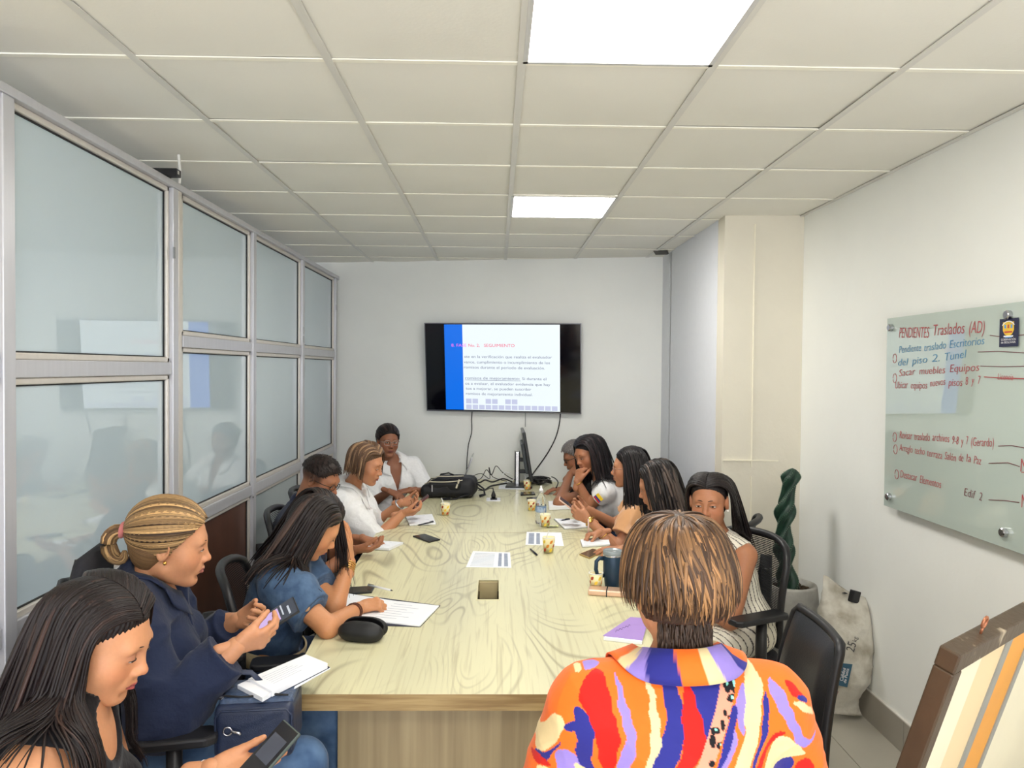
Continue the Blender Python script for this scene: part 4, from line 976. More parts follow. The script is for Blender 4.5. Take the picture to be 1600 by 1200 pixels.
    def build_body(s):
        prims = [p.copy() for p in s.T]+[s.neckp]+s.armp[1]+s.armp[-1]
        for sx in (1, -1):
            h, k, a = s.leg[sx]; prims += [cone(h, k, .082*s.b, .056, .04, 'leg'), cone(k, a, .054, .036, .03, 'leg'), cone(a, a+s.face*.12-np.array([0, 0, .045]), .034, .03, .03, 'leg')]
        V1, Q1 = surface(prims, s.res); V1 = relax(V1, Q1, 1)
        mid = s.neckp.p['a']*.45+s.neckp.p['b']*.55
        s.headp = head_prims(s.hc, s.R, s.hs, s.male, s.full)+[cone(s.neckp.p['a'], mid, s.neckp.p['ra']-.0003, s.neckp.p['ra']*.45+s.neckp.p['rb']*.55-.0012, .028, 'neck')]
        V2, Q2 = surface(s.headp, s.hres)
        ms = [(V1, Q1), (V2, Q2)]; cols = [np.tile(np.array(lin(s.skin)), (len(V1), 1)), head_cols(V2, s.hc, s.R, s.hs, s.skin, s.lip, stub=s.stub, lid=s.lid)]
        for sx, hp in s.hands:
            V3, Q3 = surface(hp, .0028 if s.hres < .0035 else .0034); ms.append((V3, Q3)); cols.append(np.tile(np.array(lin(s.skin)), (len(V3), 1)))
        V, Q = join(*ms)
        s.body = mk('body', V, Q, skin_mat('all'), s.root, smooth=True, cols=np.concatenate(cols))
        face_bits(s, s.body, s.hc, s.R, s.hs, M_eyew, M_iris, M_dark, s.openness, s.gz, M_browd, s.browth)
    # ---- clothes
    def garment(s, name, m, sleeve=.5, infl=.012, ainfl=.016, neck='crew', hem=-.05, seed=1, amp=.006, freq=38, puff=0.0, cuff=None, res=None, openv=.16, cols=None, extra=None, capr=0.0, label=None, neckr=.058, hemflare=0.0, shoulder_cut=None, cinch=0.0, bell=0.0):
        P = [p.copy(infl) for p in s.T]
        for q in P: q.p.setdefault('x', 0)
        u, r, f = s.u, s.r, s.f
        if hem < -.02: P.append(ell(s.pel+u*-.01, np.stack([r, f, u], 1), (.178*s.b+infl+hemflare, .130*s.b+infl+hemflare, .11-hem*.3), .05))
        for sx in (1, -1):
            if not s.armp[sx] or sleeve <= 0: continue
            S, E, W = s.S[sx], s.E[sx], s.Wr[sx]; ra, rb = s.armp[sx][0].p['ra'], s.armp[sx][0].p['rb']; rw = s.armp[sx][1].p['rb']
            if sleeve <= 1:
                e = S+(E-S)*sleeve; P.append(cone(S, e, ra+ainfl+puff*.5, ra+(rb-ra)*sleeve+ainfl+puff, .03, 'sl', cut=True))
                if puff: P.append(ell((S+e)/2+u*.01, frame_z(e-S), (ra+ainfl+puff, ra+ainfl+puff, np.linalg.norm(e-S)*.55), .02))
            else:
                g = sleeve-1; e = E+(W-E)*g
                P.append(cone(S, E, ra+ainfl, rb+ainfl+bell*.6, .03, 'sl')); P.append(cone(E, e, rb+ainfl+bell*.6, rb+(rw-rb)*g+ainfl*.8+bell, .02, 'sl', cut=True))
            if cuff:
                d = nrm(e-(E if sleeve > 1 else S)); rc = cuff; P.append(cone(e-d*.03, e+d*.004, rc, rc, .0, 'sl', cut=True, cuta=True))
        if extra: P += extra
        # neck opening
        nk = s.nb; hd = nrm(s.neckp.p['a']-s.nb)
        P.append(cone(nk-hd*.005+f*.008, nk+hd*.12+f*.01, neckr, neckr+.012, .004, op='s'))
        if neck == 'v': 
            for t_ in np.linspace(0, 1, 15): P.append(cone(nk+f*(.05+.07*t_)-u*(openv*t_), nk+f*(.20+.05*t_)-u*(openv*t_-.02), .052*(1-t_)+.004, .06*(1-t_)+.006, .002, op='s'))
        if neck == 'scoop': P.append(cone(nk+f*.07-u*.02, nk+f*.22-u*.02, .062, .08, .004, op='s'))
        if shoulder_cut:
            for sx in (1, -1): P.append(cone(s.S[sx]+r*sx*shoulder_cut-u*.02-f*.3, s.S[sx]+r*sx*shoulder_cut-u*.02+f*.3, .085, .085, .003, op='s'))
        hp = s.pel+u*hem; s.gp = [q for q in P if q.op == 'u']
        def post(F, X):
            F = F-folds(X, seed, amp, freq)
            if cinch: 
                hh = (X-(s.pel+u*cinch)) @ u; F = F+.012*np.exp(-(hh/.02)**2)
            F = np.maximum(F, -((X-hp) @ u)); return F
        V, Q = surface(P, res or s.res, post); 
        return mk(name, V, Q, m, s.root, smooth=True, cols=cols(V) if cols else None)
    def trousers(s, m, infl=.010, seed=5, name='trousers', wide=0.0, res=.009, amp=.006):
        P = [ell(s.pel+s.u*.0, np.stack([s.r, s.f, s.u], 1), (.177*s.b+infl, .127*s.b+infl, .12), .05)]
        for sx in (1, -1):
            h, k, a = s.leg[sx]; P += [cone(h, k, .084*s.b+infl, .060+infl+wide*.3, .05), cone(k, a+(k-a)*.06, .058+infl+wide*.4, .044+infl+wide, .03, cut=True)]
        V, Q = surface(P, res, lambda F, X: F-folds(X, seed, amp, 30)); return mk(name, V, Q, m, s.root, smooth=True)
    def shoes(s, m=None):
        for sx in (1, -1):
            h, k, a = s.leg[sx]; z = np.array([0, 0, 1.0]); f = s.face
            t = np.array([a[0], a[1], 0]); P = [cone(t-f*.03+z*.045, t+z*.075, .038, .034, .02), cone(t-f*.035+z*.035, t+f*.13+z*.03, .034, .030, .03, fl=(z, .8)), cone(t+f*.05+z*.03, t+f*.16+z*.024, .036, .026, .02, fl=(z, .7))]
            V, Q = surface(P, .008, lambda F, X: np.maximum(F, .003-X[:, 2])); mk('shoe', V, Q, m or M_shoe, s.root, smooth=True)
    def collar(s, m, w=.045, flare=.03, front=40, point=.035, r0=.060, rise=.030, name='collar', seed=0, cols=None, drop=.02, n=40, th=.003, parent=None, lift=.040, gap=.005):
        hd = nrm(s.neckp.p['a']-s.nb); f = nrm(s.f-hd*np.dot(s.f, hd)); r = np.cross(f, hd); c = s.nb+f*.008
        a0 = math.radians(180-front); vs = []; fs = []; NR = 7
        for i in range(n+1):
            a = -a0+2*a0*i/n; e = abs(a)/a0; dirv = -f*math.cos(a)+r*math.sin(a)
            ww = w+point*e**4; fr = math.exp(-((e-1)/.3)**2)
            lf = lift*(1-1.0*e**2.5)
            base = c+dirv*(r0*1.0)+hd*(lf-.022)-hd*drop*.6*e*e+f*.0
            top = c+dirv*(r0*1.0)+hd*(lf+rise*(1-.45*e*e))-hd*drop*e*e*.4
            out = top+dirv*(flare+.012*e)-hd*(ww*.78)+f*(.015*fr)
            for j in range(NR):
                t = j/(NR-1)
                if t < .4: p = base+(top-base)*(t/.4)
                else:
                    q = (t-.4)/.6; p = top+(out-top)*q+dirv*.010*math.sin(PI*q)+hd*.006*math.sin(PI*min(q*2, 1))
                vs.append(p)
        for i in range(n):
            for j in range(NR-1):
                q = i*NR+j; fs.append((q, q+1, q+NR+1, q+NR))
        vs = np.array(vs); e_ = .004; mask = np.tile(np.arange(NR) >= 3, n+1)
        for _ in range(4):      # rest the turned-down leaf on the garment
            d = evalp(s.gp, vs); g = nrm_rows(np.stack([evalp(s.gp, vs+np.eye(3)[a]*e_)-evalp(s.gp, vs-np.eye(3)[a]*e_) for a in range(3)], -1).astype(float))
            vs = vs+g*(np.clip(gap-d, 0, .03)*mask)[:, None]
        return mk(name, vs, fs, m, parent or s.root, smooth=True, solid=th, cols=cols(vs) if cols else None)
    # ---- hair helpers
    def W(s, p): return s.hc+s.R @ (np.array(p, float)*s.hs)
    def cap(s, t=.010, front=.062, fz=.045, name='hair', low=-.05, color=(40, 30, 26), side=.02, extra=None, mk_it=True, res=None, sag=0, grooves=.0015, parting=0.0):
        """hair volume close to the skull, open over the face"""
        hs = s.hs; R = s.R; W = s.W
        P = [ell(W((0, -.016, .036)), R, (.076*hs+t, .097*hs+t, .084*hs+t), .02), ell(W((0, -.045, -.015)), R, (.066*hs+t, .058*hs+t, .070*hs+t*.5), .03)]
        if extra: P += extra
        zs = [-.20, -.12, -.03, .0, .03, .055, .072, .10]; ys = [-.035, -.030, -.004, .012, .034, .056, .074, .125]
        def post(F, X):
            q = ((X-s.hc) @ R)/hs; F = np.maximum(F, (low-q[:, 2])*1.0)
            yl = np.interp(q[:, 2], zs, ys)+(front-.062); m = q[:, 1]-yl
            F = F+np.clip((m+.022)/.022, 0, 1)*t*.85
            F = np.maximum(F, m*.8)
            a = np.arctan2(q[:, 0], -q[:, 1]+.0001); F = F-grooves*np.sin(a*60+3*np.sin(q[:, 2]*40+a*3))
            return F
        return surface(P, res or s.hres, post), P
    def hair_obj(s, capm, capcol, locks, name='hair', label=None, capuv=None):
        Vs, Qs, Cs, Us, o = [], [], [], [], 0
        if capm is not None:
            V, Q = capm; q = ((V-s.hc) @ s.R)/s.hs; a = np.arctan2(q[:, 0], q[:, 2]-.0)
            Vs.append(V); Qs.append(Q); Cs.append(np.tile(np.array(lin(capcol)), (len(V), 1)) if not callable(capcol) else capcol(V, q)); Us.append(np.stack([a*9, q[:, 1]*3, q[:, 2]*2], -1) if capuv is None else capuv(q)); o = len(V)
        for V, Q, C, U in locks: Vs.append(V); Qs.append(Q+o); Cs.append(C); Us.append(U); o += len(V)
        return mk(name, np.concatenate(Vs), np.concatenate(Qs), hair_mat(), s.root, smooth=True, cols=np.concatenate(Cs), uvs=np.concatenate(Us))
    def glasses(s, m, w=.0245, h=.018, thin=.0012, temple=True, y=.098, name='glasses', rim='full'):
        g = MB(); cz = .000
        for sx in (-1, 1):
            n = 20; pts = []
            for i in range(n):
                a = 2*PI*i/n; ca, sa = math.cos(a), math.sin(a); pts.append(s.W((sx*.032+w*np.sign(ca)*abs(ca)**.75, y-abs(sx*.032+w*ca)*.12, cz+h*np.sign(sa)*abs(sa)**.75)))
            g.tube(pts, thin, 6, close=True)
            if temple: g.tube([s.W((sx*(.032+w), y-.008, cz+.006)), s.W((sx*.076, .06, cz+.006)), s.W((sx*.081, .0, cz+.004)), s.W((sx*.080, -.016, cz-.012))], thin, 6)
        g.tube([s.W((-.008, y, cz+.004)), s.W((0, y+.003, cz+.007)), s.W((.008, y, cz+.004))], thin, 6)
        return g.obj(name, m, s.root, smooth=True)
    def ring_on(s, sx, t, m, name='bracelet', r=None, th=.003, w=None, n=20):
        E, W = s.E[sx], s.Wr[sx]; p = E+(W-E)*t; d = nrm(W-E); A = frame_z(d); ra, rb = s.armp[sx][1].p['ra'], s.armp[sx][1].p['rb']; R0 = (r or (ra+(rb-ra)*min(t, 1)))+th*.5
        g = MB(); g.tube([p+A @ np.array([R0*math.cos(2*PI*i/n), R0*math.sin(2*PI*i/n), 0]) for i in range(n)], th, 6, close=True, flat=None)
        return g.obj(name, m, s.root, smooth=True)
def long_hair(s, color=(30, 22, 20), color2=None, part=0.0, n=320, dens=1.5, length=.5, width=.0075, thick=.003, back=(0, -.3, -1), offr=(.006, .022), seed=1, spread=(0.0, 1.0), seglen=26, wav=.0, capcol=None, collw=.02, front=True, tilt=None, hl=.25, coll_extra=None, lift=0.0, maxfront=.05, sidebias=None, streak=None, hfront=.0625, capt=.004, fring=.0, lowcap=-.06, guide=None, face_keep=True, nobehind=None):
    """hair parted on top that falls by gravity over head, shoulders and back"""
    r = np.random.default_rng(seed); hs = s.hs; n = int(n*dens); width = width*(1.25/dens)**.8
    (cm, cp) = s.cap(t=capt, low=lowcap, front=hfront)
    m = n
    # roots along the parting and the crown behind it
    ty = r.uniform(0, 1, m); sgn = np.where(r.uniform(0, 1, m) < .5, -1, 1)
    y = .070-ty*.145; th = np.clip((.070-y)/.145, 0, 1)
    x = part*(1-th*.6)+sgn*r.uniform(.001, .006, m)
    zc = .036+.084*np.sqrt(np.clip(1-((y+.016)/.097)**2, 0.02, 1))
    roots = s.hc+(np.stack([x, y, zc+.006], -1)*hs) @ s.R.T
    coll = [ell(s.W((0, -.016, .036)), s.R, np.array((.077, .097, .085))*hs, .03), ell(s.W((0, -.045, -.02)), s.R, np.array((.064, .052, .072))*hs, .03),
            ell(s.W((0, .028, -.02)), s.R, np.array((.066, .058, .088))*hs, .02), s.neckp.copy(.006, k=.03)]+[p.copy(collw) for p in s.T]+[p.copy(collw) for sx in (1, -1) for p in s.armp[sx][:1]]
    if coll_extra: coll += coll_extra
    off = r.uniform(*offr, m); L = length*r.uniform(.75, 1.08, m)*(1.0 if not callable(length) else 1); step = L/(seglen-1)
    gv = nrm(back); side = s.R[:, 0]; fw = s.R[:, 1]; upv = s.R[:, 2]; rnd = r.normal(size=(m, 3))*.05; ph = r.uniform(0, 6, m)
    sg = sgn[:, None]; thn = th[:, None]
    def dirf(P, i, t):
        arc = t*L   # arc length travelled
        a = np.clip(arc/.11, 0, 1)[:, None]
        q = (P-s.hc) @ s.R/hs
        bk = -fw*(.35+.55*(1-thn))+0*thn   # comb backwards, more at the front roots
        d0 = side*sg*1.0+bk*1.1-upv*.15
        d1 = np.tile(gv, (m, 1))+rnd
        if guide is not None: d1 = guide(P, q, arc, sgn, d1)
        d = d0*(1-a)+d1*a
        # keep the face clear
        infront = ((q[:, 1] > .045) & (q[:, 2] < .05) & (q[:, 2] > -.12) & (np.abs(q[:, 0]) < .085))[:, None]
        if face_keep: d = np.where(infront, d+sg*side*.5-fw*.9, d)
        if wav: d = d+side*(np.sin(arc*45+ph)*wav)[:, None]
        return nrm_rows(d)
    path, nor = trace(roots, dirf, coll, off, seglen, step)
    c1 = np.array(lin(color)); c2 = np.array(lin(color2 or color)); 
    mixr = (r.uniform(0, 1, (m, 1, 1)) < hl)*r.uniform(.4, 1, (m, 1, 1)); tt = np.linspace(0, 1, seglen)[None, :, None]
    if streak is not None: mixr = mixr*streak(tt)
    cols = (c1*(1-mixr)+c2*mixr)*r.uniform(.75, 1.2, (m, 1, 1))+0*tt
    lk = hair_locks(path, nor, width, thick, cols, seed)
    return s.hair_obj(cm, capcol or color, [lk])
def sk(s, u, t=.010):
    """point on the enlarged skull in unit direction u (m,3) of head coordinates"""
    rad = np.array((.076+t, .097+t, .084+t)); c = np.array((0, -.016, .036))
    return s.hc+((c+rad*u)*s.hs) @ s.R.T
def pulled_back(s, tie=(0, -.98, .1), color=(40, 28, 24), color2=None, n=260, width=.006, thick=.0025, seed=3, hl=.4, tail='none', capcol=None, t0=.010, tieo=.012, seg=16, wav=0):
    r = np.random.default_rng(seed)
    cm, cp = s.cap(t=.007, low=-.080, grooves=.0003)
    # roots along the hairline and over the head
    zs = np.array([-.055, -.02, .01, .035, .055, .072, .088]); ys = np.array([-.02, .0, .018, .036, .052, .066, .070])
    z = r.uniform(-.055, .088, n); top = r.uniform(0, 1, n) < .38; npe = r.uniform(0, 1, n) < .16
    z = np.where(top, .088, z); y = np.interp(z, zs, ys)-r.uniform(0, .02, n); sgn = np.where(r.uniform(0, 1, n) < .5, -1, 1)
    u = np.stack([np.zeros(n), (y+.016)/.097, (z-.036)/.084], -1)
    x2 = np.clip(1-u[:, 1]**2-u[:, 2]**2, .0, 1); u[:, 0] = sgn*np.sqrt(x2)
    u[:, 0] = np.where(top, r.uniform(-.72, .72, n), u[:, 0]); u = nrm_rows(u)
    an_ = r.uniform(-1.5, 1.5, n); u = np.where(npe[:, None], nrm_rows(np.stack([np.sin(an_), -np.cos(an_), r.uniform(-1.1, -.5, n)], -1)), u)
    tu = nrm(tie); tt = np.linspace(0, 1, seg)
    om = np.arccos(np.clip(u @ tu, -1, 1))[:, None]; so = np.sin(om)+1e-6
    path = np.empty((n, seg, 3)); nor = np.empty((n, seg, 3)); off = r.uniform(.0115, .0145, n)
    for i, t in enumerate(tt):
        v = (np.sin((1-t)*om)*u+np.sin(t*om)*tu)/so; sag = np.sin(PI*t)*.10; v = nrm_rows(v+np.array([0, 0, -1.0])*sag*0.6)
        path[:, i] = sk(s, v, 0)+(v*(off[:, None]+.006*t)) @ s.R.T*s.hs; nor[:, i] = v @ s.R.T
    c1 = np.array(lin(color)); c2 = np.array(lin(color2 or color)); mr = np.clip(r.normal(hl, .33, (n, 1, 1)), 0, 1); T3 = tt[None, :, None]
    cols = (c1*(1-mr)+c2*mr)*r.uniform(.7, 1.25, (n, 1, 1))+0*T3
    locks = [hair_locks(path, nor, width, thick, cols, seed, tipw=.7)]
    return cm, locks, sk(s, tu[None], .012)[0]
def tail_locks(s, start, guide, n, rad, color, color2, hl, width=.006, thick=.003, seed=9, seg=18, fall=.0, curl=0.0):
    """locks round a guide polyline (k,3)"""
    r = np.random.default_rng(seed); g = np.array(guide, float); k = len(g); t = np.linspace(0, 1, seg); gi = np.stack([np.interp(t, np.linspace(0, 1, k), g[:, i]) for i in range(3)], -1)
    for _ in range(2): gi[1:-1] = (gi[:-2]+gi[1:-1]*2+gi[2:])/4
    T = np.gradient(gi, axis=0); T = nrm_rows(T); a0 = np.array([0, 0, 1.0]) if abs(T[0][2]) < .9 else np.array([1.0, 0, 0]); A = nrm_rows(a0-T*(T @ a0)[:, None]); B = np.cross(T, A)
    ph = r.uniform(0, 2*PI, n); rr_ = np.sqrt(r.uniform(.1, 1, n)); prof = np.interp(t, [0, .15, .5, .85, 1], [.45, .9, 1.0, .75, .25])
    tw = r.uniform(-.5, .5, n)
    an = ph[:, None]+tw[:, None]*t[None]*2+curl*t[None]
    R_ = rad*rr_[:, None]*prof[None]
    path = gi[None]+A[None]*(np.cos(an)*R_)[..., None]+B[None]*(np.sin(an)*R_)[..., None]; nor = A[None]*np.cos(an)[..., None]+B[None]*np.sin(an)[..., None]
    c1 = np.array(lin(color)); c2 = np.array(lin(color2)); mr = (r.uniform(0, 1, (n, 1, 1)) < hl)*r.uniform(.5, 1, (n, 1, 1)); cols = (c1*(1-mr)+c2*mr)*r.uniform(.7, 1.2, (n, 1, 1))+0*t[None, :, None]
    return hair_locks(path, nor, width, thick, cols, seed)
def short_hair(s, color, t=.007, low=-.06, n=500, ln=.016, seed=4, front=.064, top=.006, fade=None, width=.0022):
    """cropped hair: cap plus short tufts lying along it"""
    r = np.random.default_rng(seed); cm, cp = s.cap(t=t, low=low, front=front, grooves=.0006, extra=[ell(s.W((0, -.0, .060)), s.R, (.066*s.hs+top, .085*s.hs+top, .062*s.hs+top), .02)])
    V, Q = cm; idx = r.integers(0, len(V), n); q = ((V[idx]-s.hc) @ s.R)/s.hs; u = nrm_rows(q-np.array((0, -.016, .03)))
    d = nrm_rows(np.stack([u[:, 0]*.2, np.full(n, .5), -.35+0*u[:, 0]], -1)+r.normal(size=(n, 3))*.25); d = nrm_rows(d-u*np.sum(d*u, 1, keepdims=True)*.75)
    t_ = np.linspace(0, 1, 4); path = V[idx][:, None]+((d[:, None]*t_[None, :, None]*ln+u[:, None]*(.002+.002*t_[None, :, None]))*s.hs) @ s.R.T
    nor = np.repeat((u @ s.R.T)[:, None], 4, 1); c = np.array(lin(color)); cols = c*r.uniform(.6, 1.4, (n, 1, 1))+0*t_[None, :, None]
    lk = hair_locks(path, nor, width, width*.5, cols, seed, nside=4)
    return s.hair_obj(cm, fade or color, [lk])
def crown_bob(s, color, color2, n=900, seed=6, width=.0060, thick=.0028, length=(.20, .27), hl=.45, whorl=(0.0, -.30, .95), seg=20, vol=.020, nape=(60, 44, 34), under=True):
    """layered bob seen from behind: locks radiate from the whorl, hug the head and turn in at the nape"""
    r = np.random.default_rng(seed); hs = s.hs
    cm, cp = s.cap(t=.014, low=-.058, extra=[ell(s.W((0, -.045, -.03)), s.R, (.068*hs, .058*hs, .058*hs), .03)])
    wv = nrm(whorl); e1 = nrm(np.cross(wv, (0, 1, 0))); e2 = np.cross(e1, wv); a = r.uniform(0, 2*PI, n); lay = r.uniform(0, 1, n)
    st = r.uniform(.02, 1.0, n)**.8*np.where(lay > .5, .95, .25)        # start angle from whorl
    u0 = np.cos(st)[:, None]*wv+np.sin(st)[:, None]*(np.cos(a)[:, None]*e1+np.sin(a)[:, None]*e2)
    off = r.uniform(.008, vol, n); roots = sk(s, u0, .0)+(u0*off[:, None]) @ s.R.T*hs
    coll = [ell(s.W((0, -.016, .036)), s.R, np.array((.082, .100, .088))*hs, .03), ell(s.W((0, -.040, -.010)), s.R, np.array((.086, .072, .072))*hs, .03), ell(s.W((0, .02, -.02)), s.R, np.array((.078, .062, .088))*hs, .02)]
    L = r.uniform(*length, n)*(1-.30*st)*(1+.45*np.clip(u0[:, 1]*1.3+.25, 0, 1)); step = L/(seg-1); ph = r.uniform(0, 6, n); am = r.uniform(.0, .35, n)
    sd, fw, up = s.R[:, 0], s.R[:, 1], s.R[:, 2]; flick = r.normal(size=(n, 3))*.10
    def dirf(P, i, t):
        q = (P-s.hc) @ s.R/hs; rad = q-np.array((0, -.03, 0)); rad[:, 2] = 0; rad = nrm_rows(rad)
        out = np.clip((q[:, 2]-.05)/.07, 0, 1)[:, None]
        ql = rad*out*1.1+np.array([0, 0, -1.0])
        low = np.clip((-.035-q[:, 2])/.05, 0, 1)[:, None]; ql = ql-rad*low*1.05
        # side swept: bends towards the nape centre low down
        ql[:, 0] += np.sin(q[:, 2]*30+ph)*am+.22*np.sin(q[:, 2]*18+q[:, 0]*14+1.0)
        return nrm_rows((ql+flick*(.3+t)) @ s.R.T)
    path, nor = trace(roots, dirf, coll, off, seg, step, cling=lambda P: np.clip((((P-s.hc) @ s.R[:, 2])/hs+.10)/.05, 0, 1)*.55)
    c1 = np.array(lin(color)); c2 = np.array(lin(color2)); mr = (r.uniform(0, 1, (n, 1, 1)) < hl)*r.uniform(.3, 1, (n, 1, 1)); T3 = np.linspace(0, 1, seg)[None, :, None]
    mr = mr*np.clip(.35+1.1*T3, 0, 1)
    cols = (c1*(1-mr)+c2*mr)*r.uniform(.65, 1.25, (n, 1, 1))
    lk = hair_locks(path, nor, width, thick, cols, seed, tipw=.12)
    # clipped nape
    m2 = 260; na = r.uniform(-1.0, 1.0, m2); zz = r.uniform(-.112, -.05, m2); rr0 = .062
    rt = np.stack([np.sin(na)*rr0, -.022-np.cos(na)*(.050+.25*(zz+.09)), zz], -1); d = np.array([0, .05, -1.0])+r.normal(size=(m2, 3))*.1
    t_ = np.linspace(0, 1, 5); path2 = s.hc+((rt[:, None]+nrm_rows(d)[:, None]*t_[None, :, None]*.028)*hs) @ s.R.T; n2 = np.repeat((np.stack([np.sin(na), -np.cos(na), 0*na], -1) @ s.R.T)[:, None], 5, 1)
    lk2 = hair_locks(path2, n2, .0035, .002, np.array(lin(nape))*r.uniform(.6, 1.3, (m2, 1, 1))+0*t_[None, :, None], 8, nside=4)
    return s.hair_obj(cm, nape, [lk, lk2])
# ================================================================== the people around the table
def cloth(name, rgb=(200, 200, 200), rough=.85, **k): return mat(name, rgb, rough, **dict(dict(var=.04, scale=60, bump=1.6, bscale=20, spec=.2, sheen=.1), **k))
M_navy = cloth('navy_cotton', (34, 42, 66)); M_white = cloth('white_linen', (233, 233, 234)); M_black = cloth('black_cloth', (24, 23, 26)); M_denim = cloth('blue_denim', (84, 108, 138), rgb2=(62, 84, 114), scale=25)
M_jean = cloth('jeans_light', (92, 118, 150), rgb2=(60, 84, 116), scale=9, lo=.42, hi=.62); M_jeand = cloth('jeans_dark', (46, 62, 88), rgb2=(34, 46, 70), scale=9); M_gold = mat('gold', (214, 170, 92), .25, metal=.9, var=.05)
M_satin = mat('orange_satin', (214, 160, 112), .32, var=.05, scale=20, spec=.6, sheen=.3); M_cream = cloth('cream_cloth', (232, 226, 210)); M_blackp = mat('black_plastic', (26, 26, 28), .38, var=.05); M_silver = mat('silver', (200, 200, 204), .25, metal=.9, var=.04)
M_slack = cloth('dark_slacks', (40, 42, 52))
GR = 'people seated around the meeting table'
Z3 = np.array([0, 0, 1.0])
def ph(y): return dict()
# ---- 1 nearest left: long black hair, black sleeveless top
hd = at(156, 999, 1.60)
p1 = Person('nearest person on the left, long straight black hair, black sleeveless top, looking at a phone', (-.98, 1.52, .57), at(108, 1108, 1.56), (.22, -.97, 0), hd, (.93, .02, -.38), up=(.25, 0, 1), build=1.05, skin=(206, 152, 118), lip=(176, 88, 84), full=.006, hs=1.02, bust=1.1, hres=.0028, res=.005, group=GR, shw=.175, openness=.28, gz=(.6, -.6), lid=(150, 100, 90),
    arms={1: dict(w=at(250, 1290, 1.45), hint=(-.2, -.3, -1), hand=dict(d=(1, .1, 0), n=(0, 0, -1), curl=(.4, .4, .5, .5))),
          -1: dict(w=at(330, 1203, 1.70), hint=(-.3, .1, -1), hand=dict(d=(1, .10, .02), n=(-.05, -.35, 1), curl=(.16, .16, .18, .20), thumb=(.30, .30), tc=.25, spread=.02))})
p1.garment('top', M_black, sleeve=0, infl=.010, neck='scoop', seed=11, shoulder_cut=.035, amp=.004)
p1.trousers(M_jeand); p1.shoes()
long_hair(p1, (28, 20, 20), (58, 40, 34), part=.018, dens=2.3, n=620, length=.50, width=.0085, thick=.0035, back=(-.25, -.05, -1), seed=21, offr=(.003, .014), hl=.12, collw=.016)
nb = p1.nb; fr = MB(); pts = []
for i in range(60):
    a = -1.9+3.8*i/59; pts.append(p1.S[1]+p1.r*(-.045)+p1.f*math.sin(a)*.075-p1.u*(.035-.075*math.cos(a)*.9)+p1.r*.006*math.sin(i*1.7))
fr.tube(pts, .0035, 5).obj('ruffle', M_black, p1.root, smooth=True)
ne = MB(); c = nb+p1.u*.0; pts = [c+p1.r*x*.055+p1.f*(.055+.06*(1-abs(x)))-p1.u*(.0+.10*(1-abs(x)**1.5)) for x in np.linspace(-1, 1, 21)]
ne.tube(pts, .0009, 5); ne.lathe([(.004, -.009), (.006, 0), (.003, .008)], pts[10]+p1.f*.004-p1.u*.008, 8); ne.obj('necklace', M_silver, p1.root, smooth=True)
p1.ring_on(-1, .86, M_blackp, 'wristband', th=.0025); p1.ring_on(-1, .95, M_silver, 'bracelet', th=.0018)
# ---- 2 blonde in navy blouse
p2 = Person('person with blonde streaked ponytail and navy long-sleeved blouse holding a phone', (-1.06, 2.26, .60), at(226, 912, 2.27), (.2, -.97, 0), at(268, 848, 2.25), (.95, .25, -.22), up=(.1, 0, 1), build=1.08, skin=(205, 152, 120), lip=(178, 110, 100), hs=1.03, full=.003, bust=1.05, hres=.0030, res=.006, group=GR, shw=.17, openness=.32, gz=(0, -.6), lid=(150, 104, 92),
    arms={1: dict(w=at(369, 1010, 2.12), hint=(-.15, -.35, -1), r=1.08, hand=dict(d=(.80, .45, .12), n=(-.35, .8, .45), curl=(.45, .5, .55, .6), thumb=(.35, .5), tc=.35)),
          -1: dict(w=at(372, 968, 2.45), hint=(-.2, .3, -1), hand=dict(d=(.85, -.35, .12), n=(-.3, -.75, .5), curl=(.55, .6, .65, .7), thumb=(.4, .5), tc=.35))},
    feet={('k', 1): at(470, 1196, 2.16), ('k', -1): (-.52, 2.48, .60), ('a', 1): (-.50, 2.1, .10), ('a', -1): (-.45, 2.5, .10)})
p2.garment('blouse', M_navy, sleeve=1.86, infl=.020, ainfl=.034, neck='v', openv=.13, seed=22, amp=.034, freq=20, cuff=.040, hem=-.10, bell=.012, res=.0055)
p2.collar(M_navy, w=.05, point=.03, front=32)
p2.trousers(M_jean, infl=.014, amp=.008, res=.007); p2.shoes()
cm, lk, tp = pulled_back(p2, tie=(0, -.97, -.22), color=(56, 38, 26), color2=(190, 150, 96), n=1100, hl=.48, seed=5, width=.0036, thick=.002)
back = -p2.R[:, 1]; dn = np.array([0, 0, -1.0])
tl = tail_locks(p2, tp, [tp, tp+back*.025+dn*.002, tp+back*.050+dn*.025, tp+back*.052+dn*.060, tp+back*.035+dn*.088, tp+back*.010+dn*.085, tp+back*.006+dn*.060], 160, .021, (104, 76, 46), (190, 150, 96), .6, seed=2, width=.0045)
p2.hair_obj(cm, (110, 82, 52), lk+[tl])
g = MB(); A = frame_z(back); g.tube([tp+back*.012+A @ np.array([.017*math.cos(2*PI*i/16), .017*math.sin(2*PI*i/16), .0]) for i in range(16)], .0085, 8, close=True); g.obj('hair_tie', cloth('pink_elastic', (196, 120, 116)), p2.root, smooth=True)
for sx in (1, -1):
    MB().lathe([(.0005, -.006), (.0045, -.004), (.006, 0), (.0045, .004), (.0005, .006)], p2.W((sx*.079, .003, -.038)), 8).obj('earring', M_gold, p2.root, smooth=True)
